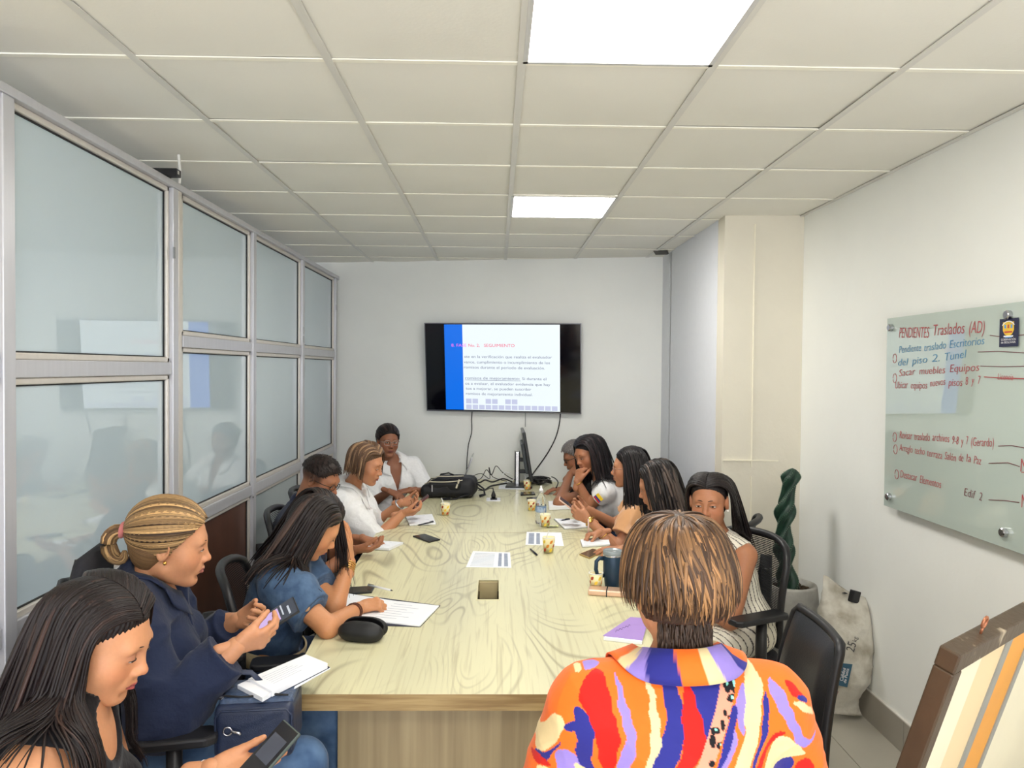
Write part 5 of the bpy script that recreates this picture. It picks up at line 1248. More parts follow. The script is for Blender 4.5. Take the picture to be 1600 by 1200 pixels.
# ---- 3 denim shirt, head resting on her hand
hd = at(491, 822, 2.98)
p3 = Person('person in puff-sleeved blue denim shirt, long dark hair hiding the face, writing', (-.90, 2.97, .58), at(448, 872, 2.98), (.18, -.98, 0), hd, (.80, .22, -.62), up=(.4, 0, 1), build=.95, skin=(206, 150, 112), lip=(176, 96, 88), hres=.004, group=GR, shw=.165, openness=.2,
    arms={1: dict(w=atz(562, 950, .795), hint=(-.3, -.3, -1), e=atz(512, 980, .80), hand=dict(d=(.85, .4, .1), n=(-.2, .35, -1), curl=(.75, .8, .85, .9), thumb=(.5, .5), tc=.4)),
          -1: dict(w=at(546, 878, 3.12), hint=(0, 0, -1), e=atz(524, 945, .80), hand=dict(d=(-.05, .0, 1), n=(-1, .1, .1), curl=(.12, .12, .15, .2), thumb=(.3, .3), tc=.1))})
p3.garment('shirt', M_denim, sleeve=.68, infl=.016, ainfl=.022, puff=.022, neck='crew', seed=33, amp=.020, freq=28, hem=.03, cuff=None, res=.006, cinch=.08)
p3.trousers(M_jeand, infl=.016); p3.shoes()
for sx in (1, -1):
    S, E = p3.S[sx], p3.E[sx]; d = nrm(E-S); e = S+(E-S)*.66; b = MB(); A = frame_z(d); b.tube([e+A @ np.array([.062*math.cos(2*PI*i/24), .062*math.sin(2*PI*i/24), 0]) for i in range(24)], .010, 8, close=True, flat=.5); b.obj('sleeve_cuff', M_denim, p3.root, smooth=True)
    if sx == 1: MB().lathe([(.002, -.004), (.011, -.003), (.012, .002), (.008, .004)], e-d*.004+nrm((CAMP-e)-d*np.dot(CAMP-e, d))*.068, 14, axis=CAMP-e).obj('button', mat('wood_button', (196, 150, 110), .4, var=.1), p3.root, smooth=True)
b = MB(); A = np.stack([p3.r, p3.f, p3.u], 1); pts = [p3.pel+p3.u*.065+A @ np.array([.172*math.cos(2*PI*i/40), .135*math.sin(2*PI*i/40), 0]) for i in range(40)]
vs = []; 
for q in pts:
    o = nrm(q-(p3.pel+p3.u*.065)); vs += [q-p3.u*.026, q+o*.007-p3.u*.024, q+o*.007+p3.u*.024, q+p3.u*.026]
fs = [(4*i+j, 4*i+j+1, 4*((i+1) % 40)+j+1, 4*((i+1) % 40)+j) for i in range(40) for j in range(3)]
b.add(vs, fs); b.obj('belt', cloth('woven_belt', (196, 176, 138), bump=.6, bscale=150), p3.root, smooth=True, solid=.004)
q = pts[34]; b = MB().box(p3.pel+p3.u*.065+A @ np.array([.10, .125, 0]), (.05, .012, .045), rot=A @ rotz(-.7)).obj('belt_buckle', M_slack, p3.root, bevel=.003)
side3 = p3.R[:, 0]
def g3(P, q, arc, sgn, d1):
    # most hair swept over the near side and down the back, the rest hangs past the face
    t = ((sgn > 0) & (q[:, 1] < .052))[:, None] | (q[:, 1] < .02)[:, None]
    return np.where(t, np.array([-.50, -.06, -.86]), np.array([.10, .0, -1.0]))+np.random.default_rng(4).normal(size=P.shape)*.05
long_hair(p3, (30, 22, 20), (84, 62, 52), part=.02, n=560, length=.44, width=.0085, thick=.0035, seed=31, guide=g3, offr=(.005, .026), hl=.1, face_keep=False, collw=.018, seglen=22)
p3.ring_on(1, .80, cloth('brown_cord', (96, 60, 46)), 'wristband', th=.004); p3.ring_on(1, .86, cloth('brown_cord'), 'wristband', th=.003)
for k in range(4): p3.ring_on(-1, .97-.05*k, M_gold, 'bangle', th=.003)
# ---- 4 man with glasses
p4 = Person('person with cropped dark hair and black-framed glasses in a navy polo, reading a notebook', (-1.12, 4.06, .57), at(474, 796, 4.05), (.05, -1, 0), at(500, 749, 4.0), (.90, -.22, -.42), up=(.2, 0, 1), build=1.12, male=True, bust=0, skin=(170, 118, 92), lip=(140, 88, 78), hres=.0035, hs=1.02, group=GR, shw=.195, openness=.25, stub=(48, 34, 30), belly=.03,
    arms={1: dict(w=atz(552, 860, .80), hint=(0, -.4, -1), hand=dict(d=(1, .2, 0), n=(0, .4, .9), curl=(.4, .4, .45, .5), thumb=(.5, .3))),
          -1: dict(w=atz(566, 842, .80), hint=(0, .4, -1), hand=dict(d=(1, -.15, -.1), n=(0, 0, -1), curl=(.35, .35, .4, .45), thumb=(.6, .2)))})
p4.garment('polo_shirt', M_navy, sleeve=.7, infl=.014, ainfl=.022, seed=44, neck='crew', hem=-.1); p4.collar(M_navy, w=.035, point=.02)
p4.trousers(M_slack); p4.shoes()
short_hair(p4, (32, 24, 22), t=.002, low=.032, top=.003, fade=(44, 32, 28), n=900, ln=.012); p4.glasses(M_blackp, thin=.0018, h=.015)
# ---- 5 woman in white blouse, brown bob
p5 = Person('person with brown highlighted bob and loose white blouse holding a phone over a notepad', (-1.02, 4.74, .57), at(545, 768, 4.72), (.06, -1, 0), at(573, 725, 4.65), (.93, -.22, -.32), up=(.15, 0, 1), build=1.18, skin=(196, 142, 112), lip=(164, 92, 84), hres=.0038, full=.008, group=GR, shw=.18, openness=.3, bust=1.3, belly=.03,
    arms={1: dict(w=atz(628, 803, .84), hint=(-.2, -.5, -1), r=1.1, hand=dict(d=(1, .2, .1), n=(-.3, .5, .8), curl=(.45, .5, .5, .55), thumb=(.5, .4))),
          -1: dict(w=atz(627, 786, .86), hint=(-.2, .4, -1), r=1.1, hand=dict(d=(1, -.3, .1), n=(-.3, -.5, .8), curl=(.45, .5, .5, .55), thumb=(.5, .4)))})
p5.garment('blouse', M_white, sleeve=1.12, infl=.030, ainfl=.040, neck='v', openv=.10, seed=55, amp=.036, freq=18, hem=-.12, cuff=.060, bell=.018, res=.005); p5.collar(M_white, w=.05, point=.025, flare=.04)
p5.trousers(M_slack); p5.shoes()
long_hair(p5, (92, 66, 46), (176, 138, 100), part=.02, n=330, length=.24, width=.0095, thick=.005, seed=51, offr=(.006, .024), hl=.4, seglen=14, back=(-.15, 0, -1))
p5.ring_on(-1, .93, M_silver, 'watch', th=.006)
# ---- 6 far corner, white shirt, facing the room
p6 = Person('person with slicked-back dark hair and clear glasses in white shirt at far left corner', (-.80, 6.03, .57), at(613, 722, 5.98), (-.93, -.35, 0), at(606, 689, 5.9), (.42, -.9, -.10), up=(.06, 0, 1), build=.98, skin=(150, 102, 80), lip=(128, 74, 70), hres=.0035, group=GR, shw=.165, openness=.7, gz=(.4, 0),
    arms={1: dict(w=atz(608, 768, .83), hint=(-.6, .3, -1), hand=dict(d=(.8, -.3, -.25), n=(.2, .2, -1), curl=(.5, .5, .55, .6))),
          -1: dict(w=atz(640, 766, .83), hint=(1, .3, -1), hand=dict(d=(-.85, -.4, -.1), n=(0, .2, -1), curl=(.5, .5, .55, .6)))})
p6.garment('shirt', M_white, sleeve=.98, infl=.022, ainfl=.036, neck='v', openv=.20, seed=66, amp=.028, freq=22, hem=-.1, cuff=.060, res=.0045); p6.collar(M_white, w=.05, point=.04, flare=.045, front=34)
p6.trousers(mat('pink_trousers', (206, 184, 180), .85, var=.04)); p6.shoes()
cm, lk, tp = pulled_back(p6, tie=(0, -.95, .15), color=(26, 20, 20), color2=(60, 44, 40), n=130, hl=.2, seed=6, seg=12, width=.009)
bk = -p6.R[:, 1]; p6.hair_obj(cm, (26, 20, 20), lk+[tail_locks(p6, tp, [tp, tp+bk*.03, tp+bk*.035+dn*.03, tp+bk*.01+dn*.03], 24, .02, (26, 20, 20), (40, 30, 28), .2, seg=10, width=.009)])
p6.glasses(mat('clear_frame', (200, 190, 184), .2, metal=.5, var=.05), thin=.0013, h=.020)
# ---- 7 far right man
p7 = Person('mostly hidden person with grey hair and dark glasses, black shirt, chin on hand', (.98, 5.98, .57), at(922, 752, 5.98), (.08, 1, 0), at(900, 713, 5.90), (-.93, -.08, -.40), up=(-.2, 0, 1), build=1.05, male=True, bust=0, skin=(160, 112, 88), lip=(130, 84, 76), hres=.004, group=GR, shw=.185, openness=.3,
    arms={-1: dict(w=at(891, 741, 5.80), e=atz(874, 786, .80), hint=(0, 0, -1), hand=dict(d=(.5, .05, .55), n=(.4, .4, -.6), curl=(.8, .8, .85, .9))),
          1: dict(w=atz(880, 764, .80), hint=(.3, .3, -1), hand=dict(d=(-.9, -.2, 0), n=(0, 0, -1), curl=(.3, .3, .35, .4)))})
p7.garment('polo_shirt', M_black, sleeve=.55, infl=.014, ainfl=.022, seed=77); p7.trousers(M_slack); p7.shoes()
short_hair(p7, (120, 116, 116), t=.008, low=-.06, top=.010, fade=(112, 106, 104)); p7.glasses(M_blackp, thin=.0022, h=.014)
MB().box(at(884, 757, 5.72), (.03, .005, .02), rot=roty(.4)).obj('badge', mat('lime_badge', (206, 220, 60), .5, var=.1), p7.root)
# ---- 8 black hair, white shirt with flag patch
p8 = Person('person with long black hair, white shirt with a small tricolour flag on the sleeve', (1.00, 5.32, .57), at(941, 752, 5.35), (.25, .95, 0), at(919, 709, 5.30), (-.78, -.50, -.36), up=(-.15, 0, 1), build=1.0, skin=(176, 124, 98), lip=(150, 86, 80), hres=.0033, group=GR, shw=.165, openness=.25, lid=(120, 84, 76),
    arms={-1: dict(w=at(902, 752, 5.22), e=atz(921, 789, .80), hint=(0, 0, -1), hand=dict(d=(.25, .15, 1), n=(.7, .6, -.1), curl=(.85, .85, .9, .95), thumb=(.4, .4))),
          1: dict(w=atz(893, 775, .80), hint=(.3, .4, -1), hand=dict(d=(-.9, -.3, 0), n=(0, 0, -1), curl=(.3, .3, .35, .4)))})
p8.garment('shirt', M_white, sleeve=.46, infl=.012, ainfl=.020, seed=88, neck='crew'); p8.trousers(M_jeand); p8.shoes()
S, E = p8.S[-1], p8.E[-1]; d = nrm(E-S); q = S+(E-S)*.20; no = nrm(np.array([-.2, -1, .1])-d*np.dot(d, (-.2, -1, .1))); wd_ = np.cross(no, d); Rf = np.stack([wd_, d, no], 1)
for k, (c_, h_, o_) in enumerate((((244, 206, 40), .022, -.011), ((40, 60, 150), .011, .006), ((196, 40, 44), .011, .017))):
    MB().box(q+d*(o_)+no*(.0745), (.055, h_, .004), rot=Rf).obj('flag_stripe', mat('flag_%d' % k, c_, .7, var=.05), p8.root)
long_hair(p8, (22, 18, 22), (56, 44, 46), part=.012, n=330, length=.46, width=.0105, thick=.004, seed=81, offr=(.004, .020), hl=.12, seglen=16, back=(.2, .1, -1))
p8.ring_on(-1, .93, M_gold, 'bracelet', th=.004)
# ---- 9 tan satin blouse
p9 = Person('person in tan satin blouse with straight black hair, round glasses and gold watch', (1.06, 4.66, .57), at(1004, 775, 4.72), (.35, .93, 0), at(983, 731, 4.62), (-.92, .22, -.08), up=(-.08, 0, 1), build=1.02, skin=(192, 140, 112), lip=(160, 90, 84), hres=.004, group=GR, shw=.17, openness=.5,
    arms={-1: dict(w=atz(919, 812, .84), hint=(.2, -.5, -1), hand=dict(d=(-.75, .25, .35), n=(-.2, .9, .3), curl=(.45, .5, .5, .55), thumb=(.5, .4))),
          1: dict(w=atz(916, 795, .85), hint=(.2, .5, -1), hand=dict(d=(-.85, -.3, .3), n=(-.2, -.9, .3), curl=(.45, .5, .5, .55), thumb=(.5, .4)))})
p9.garment('blouse', M_satin, sleeve=.72, infl=.018, ainfl=.034, puff=.008, neck='crew', seed=99, amp=.026, freq=24, hem=-.1); p9.trousers(M_slack); p9.shoes()
b = MB(); k0 = p9.nb+p9.f*.085-p9.u*.03
for sg in (1, -1):
    pts = [k0+p9.r*sg*(.055-.05*t)+p9.f*(-.03+.05*t)+p9.u*(.05-.07*t) for t in np.linspace(0, 1, 8)]+[k0+p9.f*.03+p9.r*sg*.02*t-p9.u*(.02+.17*t) for t in np.linspace(0, 1, 8)]
    b.tube(pts, .015, 8, flat=.5)
b.obj('neck_scarf', mat('brown_scarf', (140, 90, 66), .5, var=.1, scale=30), p9.root, smooth=True)
long_hair(p9, (22, 18, 20), (44, 34, 36), part=.0, n=330, length=.48, width=.0105, thick=.004, seed=91, offr=(.004, .018), hl=.1, seglen=16, back=(.12, -.05, -1))
p9.glasses(mat('pale_frame', (196, 160, 150), .25, metal=.4, var=.05), thin=.0015, h=.021)
p9.ring_on(-1, .94, M_gold, 'watch_strap', th=.007); E, W = p9.E[-1], p9.Wr[-1]; q = E+(W-E)*.94; MB().lathe([(.001, -.004), (.017, -.004), (.018, .003), (.014, .006), (.001, .006)], q+nrm(np.array([-.1, -.9, .5]))*.031, 16, axis=(-.1, -.9, .5)).obj('watch_case', M_gold, p9.root, smooth=True)
# ---- 10 dark highlighted hair, white tee, writing
p10 = Person('person with dark highlighted hair in a white top, writing with a pen beside the notebook', (1.10, 3.98, .57), at(1042, 806, 4.10), (-.25, .97, 0), at(1028, 759, 4.02), (-.90, .26, -.34), up=(-.1, 0, 1), build=1.06, skin=(190, 138, 110), lip=(160, 92, 86), hres=.004, group=GR, shw=.175, openness=.4,
    arms={1: dict(sh=(-.09, -.05, .01), w=atz(938, 832, .81), hint=(.2, .2, -1), L=(.27, .25), hand=dict(d=(-.85, -.25, -.1), n=(.1, -.3, -1), curl=(.75, .8, .85, .9), thumb=(.5, .5), tc=.4)),
          -1: dict(w=atz(975, 858, .80), hint=(.3, -.5, -1), L=(.30, .27), hand=dict(d=(-1, .1, -.02), n=(0, 0, -1), curl=(.18, .18, .2, .25), thumb=(.6, .1), tc=.1))})
p10.garment('top', M_cream, sleeve=.45, infl=.014, ainfl=.026, seed=101, neck='crew', amp=.010); p10.trousers(M_jeand); p10.shoes()
long_hair(p10, (34, 28, 28), (104, 88, 80), part=.01, n=380, length=.42, width=.0095, thick=.004, seed=111, offr=(.006, .034), hl=.2, seglen=16, wav=.18, back=(.25, -.15, -1))
p10.ring_on(1, .90, M_gold, 'bracelet', th=.003)
# ---- 11 striped vest, looking at the camera
M_stripe = mat('striped_linen', (230, 224, 208), .85, var=.03, scale=40, bump=.15, bscale=400, attr='Col')
def stripes(P, base=(230, 224, 208), line=(70, 62, 58), pitch=.021):
    def f(V):
        q = V-P.pel; a = np.arctan2(q @ P.r, q @ P.f)*.15; m = np.abs(((a/pitch) % 1)-.5) < .10
        c = np.tile(np.array(lin(base)), (len(V), 1)); c[m] = lin(line); return c
    return f
p11 = Person('person in cream pinstriped sleeveless vest with straight dark hair, looking at the viewer', (1.13, 3.44, .58), at(1122, 846, 3.46), (-.42, .90, 0), at(1108, 784, 3.40), (-.42, -.88, -.10), up=(-.04, 0, 1), build=.94, skin=(180, 128, 100), lip=(160, 92, 86), hres=.0028, group=GR, shw=.165, openness=.46, gz=(0, .1), res=.0055, browth=1.5,
    arms={-1: dict(w=(.80, 3.30, .74), hint=(.2, -.4, -1), hand=dict(d=(-1, .2, 0), n=(0, 0, -1), curl=(.4, .4, .45, .5))),
          1: dict(w=(.82, 3.62, .76), hint=(.2, .4, -1), hand=dict(d=(-1, -.2, 0), n=(0, 0, -1), curl=(.4, .4, .45, .5)))})
p11.garment('vest', M_stripe, sleeve=0, infl=.012, neck='crew', seed=121, shoulder_cut=.060, hem=-.06, res=.0035, cols=stripes(p11), amp=.006, neckr=.060)
_l = {}
V_, Q_ = surface([ell(p11.pel, np.stack([p11.r, p11.f, p11.u], 1), (.186, .136, .12), .05)]+sum([[cone(h, k, .095, .080, .05), cone(k, a, .078, .070, .03)] for h, k, a in p11.leg.values()], []), .005, lambda F, X: F-folds(X, 6, .007, 30))
mk('trousers', V_, Q_, M_stripe, p11.root, smooth=True, cols=(lambda V: (lambda m: np.where(m[:, None], np.array(lin((70, 62, 58))), np.array(lin((230, 224, 208)))))(np.abs((((V @ np.array([.35, .9, .25]))/.026) % 1)-.5) < .09))(V_)); p11.shoes()
long_hair(p11, (30, 24, 24), (52, 40, 38), part=.0, n=520, length=.44, width=.0080, thick=.0035, seed=131, hfront=.053, offr=(.003, .014), hl=.1, seglen=20, back=(.25, .25, -1))
MB().lathe([(.0005, -.006), (.0045, -.004), (.006, 0), (.0045, .004), (.0005, .006)], p11.W((-.082, .003, -.038)), 8).obj('earring', mat('pearl', (240, 236, 226), .2, var=.02), p11.root, smooth=True)
# ---- 12 foreground, back to the viewer, printed shirt
p12 = Person('person seen from behind with light brown bob and orange, blue, red and lilac printed shirt', (.345, 1.36, .70), at(1060, 1062, 1.41), (1, .10, 0), at(1055, 909, 1.43), (-.10, 1, -.10), up=(0, 0, 1), build=1.08, skin=(206, 156, 128), lip=(170, 96, 88), hs=.98, hres=.004, res=.006, group='people seated around the meeting table', shw=.178, openness=.5, bust=1.2,
    arms={1: dict(w=(.54, 1.70, .84), hint=(.55, -.3, -1), r=1.0, hand=dict(d=(-.5, .85, -.1), n=(0, 0, -1), curl=(.4, .4, .45, .5))),
          -1: dict(w=(.16, 1.70, .84), hint=(-.42, -.3, -1), r=1.0, hand=dict(d=(.5, .85, -.1), n=(0, 0, -1), curl=(.4, .4, .45, .5)))})
O_, C_, B_, R_, L_, K_, N_ = (238, 108, 30), (222, 198, 150), (40, 42, 128), (200, 26, 18), (144, 124, 200), (20, 18, 22), (226, 148, 122)
def _px(V):   # fabric coordinates: the back panel unrolled, in hundredths of the shirt's width
    Y0 = 1.30
    x = 800+1180*(V[:, 0]/1.40)-24; y = 577+(1.75-V[:, 2])/1.40*1180
    return x, y
SHAPES = [
 (B_, [(1052,1012),(1100,1010),(1130,1030),(1092,1058),(1072,1100),(1064,1060),(1054,1040)]), (B_, [(1016,1034),(1040,1044),(1056,1078),(1050,1110),(1034,1150),(990,1200),(1010,1120),(1032,1095),(1030,1064)]),
 (B_, [(1108,1040),(1128,1020),(1118,1070),(1092,1110),(1082,1118),(1080,1080)]), (R_, [(1040,1008),(1054,1012),(1050,1026)]), (R_, [(1058,1040),(1076,1078),(1084,1106),(1062,1150),(1040,1185),(1020,1200),(996,1200),(1024,1170),(1050,1130)]),
 (C_, [(990,1005),(1030,1012),(1046,1024),(1050,1048),(1028,1034),(1004,1024)]), (L_, [(920,1014),(976,1002),(962,1020),(936,1032),(914,1042),(918,1030)]), (C_, [(893,1030),(926,1012),(916,1034),(902,1045)]),
 (R_, [(902,1068),(916,1050),(938,1038),(948,1064),(958,1104),(956,1160),(950,1192),(930,1140),(918,1088)]), (L_, [(956,1036),(970,1066),(982,1100),(980,1150),(970,1166),(956,1164),(970,1120),(964,1080)]),
 (C_, [(1000,1040),(1016,1060),(1020,1100),(1006,1150),(998,1172),(1002,1120),(1010,1080)]), (B_, [(900,1082),(914,1090),(922,1110),(920,1150),(936,1200),(916,1190),(902,1160),(896,1110)]),
 (B_, [(880,1106),(898,1098),(900,1112),(882,1114)]), (C_, [(874,1096),(880,1106),(870,1130),(858,1164),(842,1168),(850,1130),(862,1108)]), (B_, [(844,1170),(862,1164),(874,1130),(872,1150),(860,1176),(848,1178)]),
 (L_, [(874,1150),(894,1146),(912,1180),(920,1200),(882,1200),(874,1180)]), (R_, [(840,1174),(866,1180),(850,1188),(838,1190)]), (C_, [(848,1190),(880,1186),(890,1200),(840,1200)]), (C_, [(900,1166),(914,1176),(930,1200),(920,1200),(906,1184)]),
 (L_, [(960,1176),(966,1165),(976,1200),(954,1200)]), (C_, [(1172,1028),(1186,1060),(1184,1082),(1160,1140),(1146,1172),(1104,1184),(1130,1150),(1150,1110),(1156,1060)]), (B_, [(1190,1070),(1196,1082),(1188,1120),(1160,1164),(1156,1162),(1180,1112)]),
 (B_, [(1180,1030),(1192,1030),(1184,1042)]), (L_, [(1146,1062),(1158,1052),(1154,1080),(1142,1120),(1138,1090)]), (L_, [(1196,1056),(1224,1068),(1232,1090),(1240,1120),(1262,1152),(1282,1136),(1276,1150),(1250,1160),(1220,1110)]),
 (R_, [(1228,1056),(1244,1066),(1262,1088),(1246,1080),(1232,1070)]), (C_, [(1236,1082),(1260,1094),(1282,1118),(1266,1112),(1248,1098)]), (B_, [(1250,1078),(1266,1090),(1262,1094),(1246,1084)]),
 (R_, [(1150,1172),(1180,1150),(1196,1126),(1222,1124),(1190,1142),(1176,1166)]), (C_, [(1170,1196),(1190,1160),(1204,1132),(1224,1134),(1248,1158),(1262,1174),(1230,1166),(1204,1176)]), (B_, [(1180,1196),(1212,1172),(1236,1168),(1240,1184),(1220,1200)]), (R_, [(1244,1182),(1268,1180),(1276,1200),(1240,1200)]),
 (L_, [(1114,1122),(1128,1100),(1130,1130),(1096,1176),(1074,1200),(1066,1200),(1090,1160)]), (B_, [(1136,1076),(1140,1090),(1112,1140),(1090,1166),(1104,1130)]), (L_, [(1000,985),(1016,984),(1020,1000),(1008,1002)]),
 (C_, [(870,1220),(900,1205),(940,1230),(900,1260)]), (B_, [(950,1220),(1000,1210),(980,1260)]), (R_, [(1100,1220),(1160,1215),(1150,1260),(1110,1270)]), (L_, [(1180,1230),(1230,1215),(1260,1260)]),
]
SPOTS = [(1136,1028,5,7),(1150,1030,6,8),(1128,1052,6,10),(1140,1054,7,10),(1132,1068,8,5),(1118,1084,3,4),(1124,1090,3,3),(1100,1104,8,5),(1112,1098,4,7),(1094,1116,5,8),(1118,1108,3,6),(1106,1122,7,4),(1090,1142,5,4),(1098,1146,4,5),(1072,1154,7,4),(1080,1158,5,4),(1062,1176,5,6),(1074,1172,5,6),(1066,1186,8,4),(1048,1198,6,4)]
def inpoly(x, y, poly):
    ins = np.zeros(len(x), bool); n = len(poly)
    for i in range(n):
        (x0, y0), (x1, y1) = poly[i], poly[(i+1) % n]
        if y0 == y1: continue
        c = ((y0 > y) != (y1 > y)) & (x < (x1-x0)*(y-y0)/(y1-y0)+x0); ins ^= c
    return ins
def smooth_poly(p, it=2):
    p = np.array(p, float)
    for _ in range(it):
        q = np.roll(p, -1, 0); p = np.stack([p*.75+q*.25, p*.25+q*.75], 1).reshape(-1, 2)
    return [tuple(v) for v in p]
def grow(p, f=1.07):
    p = np.array(p, float); c = p.mean(0); n = len(p); return [tuple(c+(q-c)*f+(q-c)/np.linalg.norm(q-c)*1.2) for q in p]
SH2 = [(c, smooth_poly(grow(p))) for c, p in SHAPES]
def print_cols(V):
    x, y = _px(V); n = len(V); col = np.tile(np.array(lin(O_)), (n, 1))
    # beyond the back panel the print runs on as wavy bands round the front
    ang = V[:, 0]*9+np.sin(V[:, 2]*14+V[:, 1]*9)*1.1+V[:, 1]*14; k = (ang % 5)
    front = V[:, 1] > 1.50
    for i, c in enumerate((O_, C_, B_, L_, R_)): m = front & (k >= i) & (k < i+1); col[m] = lin(c)
    wx = x+2.2*np.sin(y/13.0)+1.2*np.sin(y/5.0+x/9); wy = y+2.0*np.sin(x/11.0)
    for c, p in SH2:
        m = inpoly(wx, wy, p) & ~front; col[m] = lin(c)
    t = (y-1018)/(1200-1018); cx = 1146-t*100-14*np.sin(np.clip(t, 0, 1)*PI)*-.35; m = (np.abs(x-cx) < 14-2*t) & (y > 1014) & ~front; col[m] = lin(N_)
    for (sx, sy, rx, ry) in SPOTS:
        m2 = (((x-sx)/rx)**2+((y-sy)/ry)**2 < 1) & m; col[m2] = lin(K_)
        m3 = (((x-sx-1)/(rx*.35))**2+((y-sy+1)/(ry*.35))**2 < 1) & m
        if rx > 5: col[m3] = lin((150, 236, 214))
    return col
M_print = mat('printed_shirt', (240, 130, 50), .7, attr='Col', var=.02, scale=60, bump=1.3, bscale=12, spec=.25, sheen=.1)
_u = p12.u
p12.garment('shirt', M_print, sleeve=1.15, infl=.022, ainfl=.030, neck='crew', seed=123, amp=.020, freq=16, hem=-.10, res=.0024, cols=print_cols, neckr=.064, bell=.01)
def collar_cols(V):
    a = np.arctan2((V-p12.nb) @ p12.r, -((V-p12.nb) @ p12.f)); h = (V-p12.nb) @ p12.u; k = ((a*3.1+h*9+.4*np.sin(a*5)+20) % 5); col = np.zeros((len(V), 3))
    for i, c in enumerate((O_, C_, L_, B_, O_)): col[(k >= i) & (k < i+1)] = lin(c)
    return col
p12.collar(M_print, w=.070, point=.03, flare=.045, r0=.066, rise=.036, lift=.060, n=160, cols=collar_cols, front=40, drop=.015)
p12.trousers(M_slack); p12.shoes()
crown_bob(p12, (72, 50, 34), (156, 112, 68), n=2100, seed=61, vol=.024, hl=.5, length=(.150, .205), width=.0042, thick=.0022)
# ================================================================== things on the table and around the room
def slab_px(name, corners, z, th, m, parent, bevel=.0, mi=None):
    """flat slab whose corners were read off the photograph on the plane z"""
    P = [atz(a, b_, z+th) for a, b_ in corners]; n = len(P); V = [(p[0], p[1], z+th) for p in P]+[(p[0], p[1], z) for p in P]
    ar = sum(P[i][0]*P[(i+1) % n][1]-P[(i+1) % n][0]*P[i][1] for i in range(n)); up = tuple(range(n)); 
    F = [up, tuple(range(n, 2*n))[::-1]]+[(i, n+i, n+(i+1) % n, (i+1) % n) for i in range(n)]
    if ar < 0: F = [f[::-1] for f in F]
    return mk(name, V, F, m, parent, bevel=bevel)
def cen(corners, z): P = [atz(a, b_, z) for a, b_ in corners]; return sum(P)/len(P)
M_paper = mat('paper_white', (238, 240, 244), .7, var=.01, scale=20); M_ink = mat('printed_grey', (150, 158, 176), .7, var=.1); M_inkb = mat('ink_blue', (70, 80, 130), .7, var=.05)
M_bk = mat('black_plastic', (26, 26, 28), .38, var=.05); M_phs = mat('phone_glass', (18, 18, 24), .12, var=.03)
def bil(c, u, v): c = [np.array(q, float) for q in c]; return (c[0]*(1-u)+c[1]*u)*(1-v)+(c[3]*(1-u)+c[2]*u)*v
def bar_px(name, c, u0, u1, v0, v1, z, th, m, parent): return slab_px(name, [bil(c, u0, v0), bil(c, u1, v0), bil(c, u1, v1), bil(c, u0, v1)], z, th, m, parent)
def paper(corners, lab, z=TT+.0005, grp='loose printed sheets on the table', bands=(), lines=9, n=1, cat='paper'):
    t = thing('paper_sheet', lab, cat, cen(corners, z), grp)
    for k in range(n): slab_px('sheet', [(a+k*1.5, b_-k*.8) for a, b_ in corners], z+.0012*k, .001, M_paper, t)
    zt = z+.0012*(n-1)+.001
    for u0, u1, v0, v1 in bands: bar_px('printed_band', corners, u0, u1, v0, v1, zt, .0003, M_ink, t)
    for k in range(lines): 
        v = .12+.78*k/max(lines-1, 1); bar_px('printed_line', corners, .08, .62+.25*((k*37) % 10)/10 if not bands else .60, v, v+.018, zt, .0002, M_ink, t)
    return t
paper([(739, 861), (797, 863), (799, 887), (728, 886)], 'printed sheet in the middle of the table behind the square cable port', bands=((.70, .78, .08, .92), (.84, .93, .08, .92)), lines=10)
paper([(823, 831), (877, 832), (881, 853), (821, 851)], 'printed sheet with grey columns under the paper cup near the right side of the table', bands=((.07, .22, .08, .92), (.28, .38, .08, .92)), lines=0)
paper([(780, 757), (820, 758), (821, 765), (779, 764)], 'thin stack of paper lying at the foot of the monitor', n=6, lines=3)
paper([(640, 758), (668, 757), (672, 766), (640, 767)], 'white paper lying on the table left of the black bag', lines=3)
def notebook(corners, lab, cover=(30, 34, 50), th=.012, lines=8, z=TT+.0005, grow=1.6, open_=False, grp='notebooks on the table', pen=None, page=None):
    t = thing('notebook', lab, 'notebook', cen(corners, z), grp); c = cen(corners, z); cm_ = sum(np.array(q, float) for q in corners)/len(corners)
    big = [tuple(cm_+(np.array(q)-cm_)*1.03+np.array([0, grow])) for q in corners]
    slab_px('cover', big, z, .002, mat('cover_%d_%d_%d' % cover, cover, .5, var=.05), t); slab_px('pages', corners, z+.002, th, page or M_paper, t)
    for k in range(lines): v = .12+.78*k/max(lines-1, 1); bar_px('written_line', corners, .1, .35+.5*((k*53+7) % 10)/10, v, v+.012, z+.002+th, .0002, M_ink, t)
    return t
notebook([(634, 806), (675, 803), (681, 817), (640, 819)], 'notepad with a ruled page near the paper cup on the left of the table', th=.010)
notebook([(576, 843), (630, 847), (608, 857), (569, 854)], 'open dark-covered notebook under the hands of the man in navy')
notebook([(857, 783), (886, 781), (894, 791), (858, 792)], 'thick grey-edged notebook in front of the person with the flag sleeve', cover=(70, 66, 76), th=.022, lines=3)
notebook([(866, 810), (905, 812), (926, 822), (882, 825)], 'white ruled notebook with dark cover beside the paper cup, under the phone', cover=(40, 48, 76), th=.008)
notebook([(907, 843), (950, 838), (953, 850), (910, 853)], 'white notebook under the writing hand on the right of the table', cover=(120, 100, 110), th=.008)
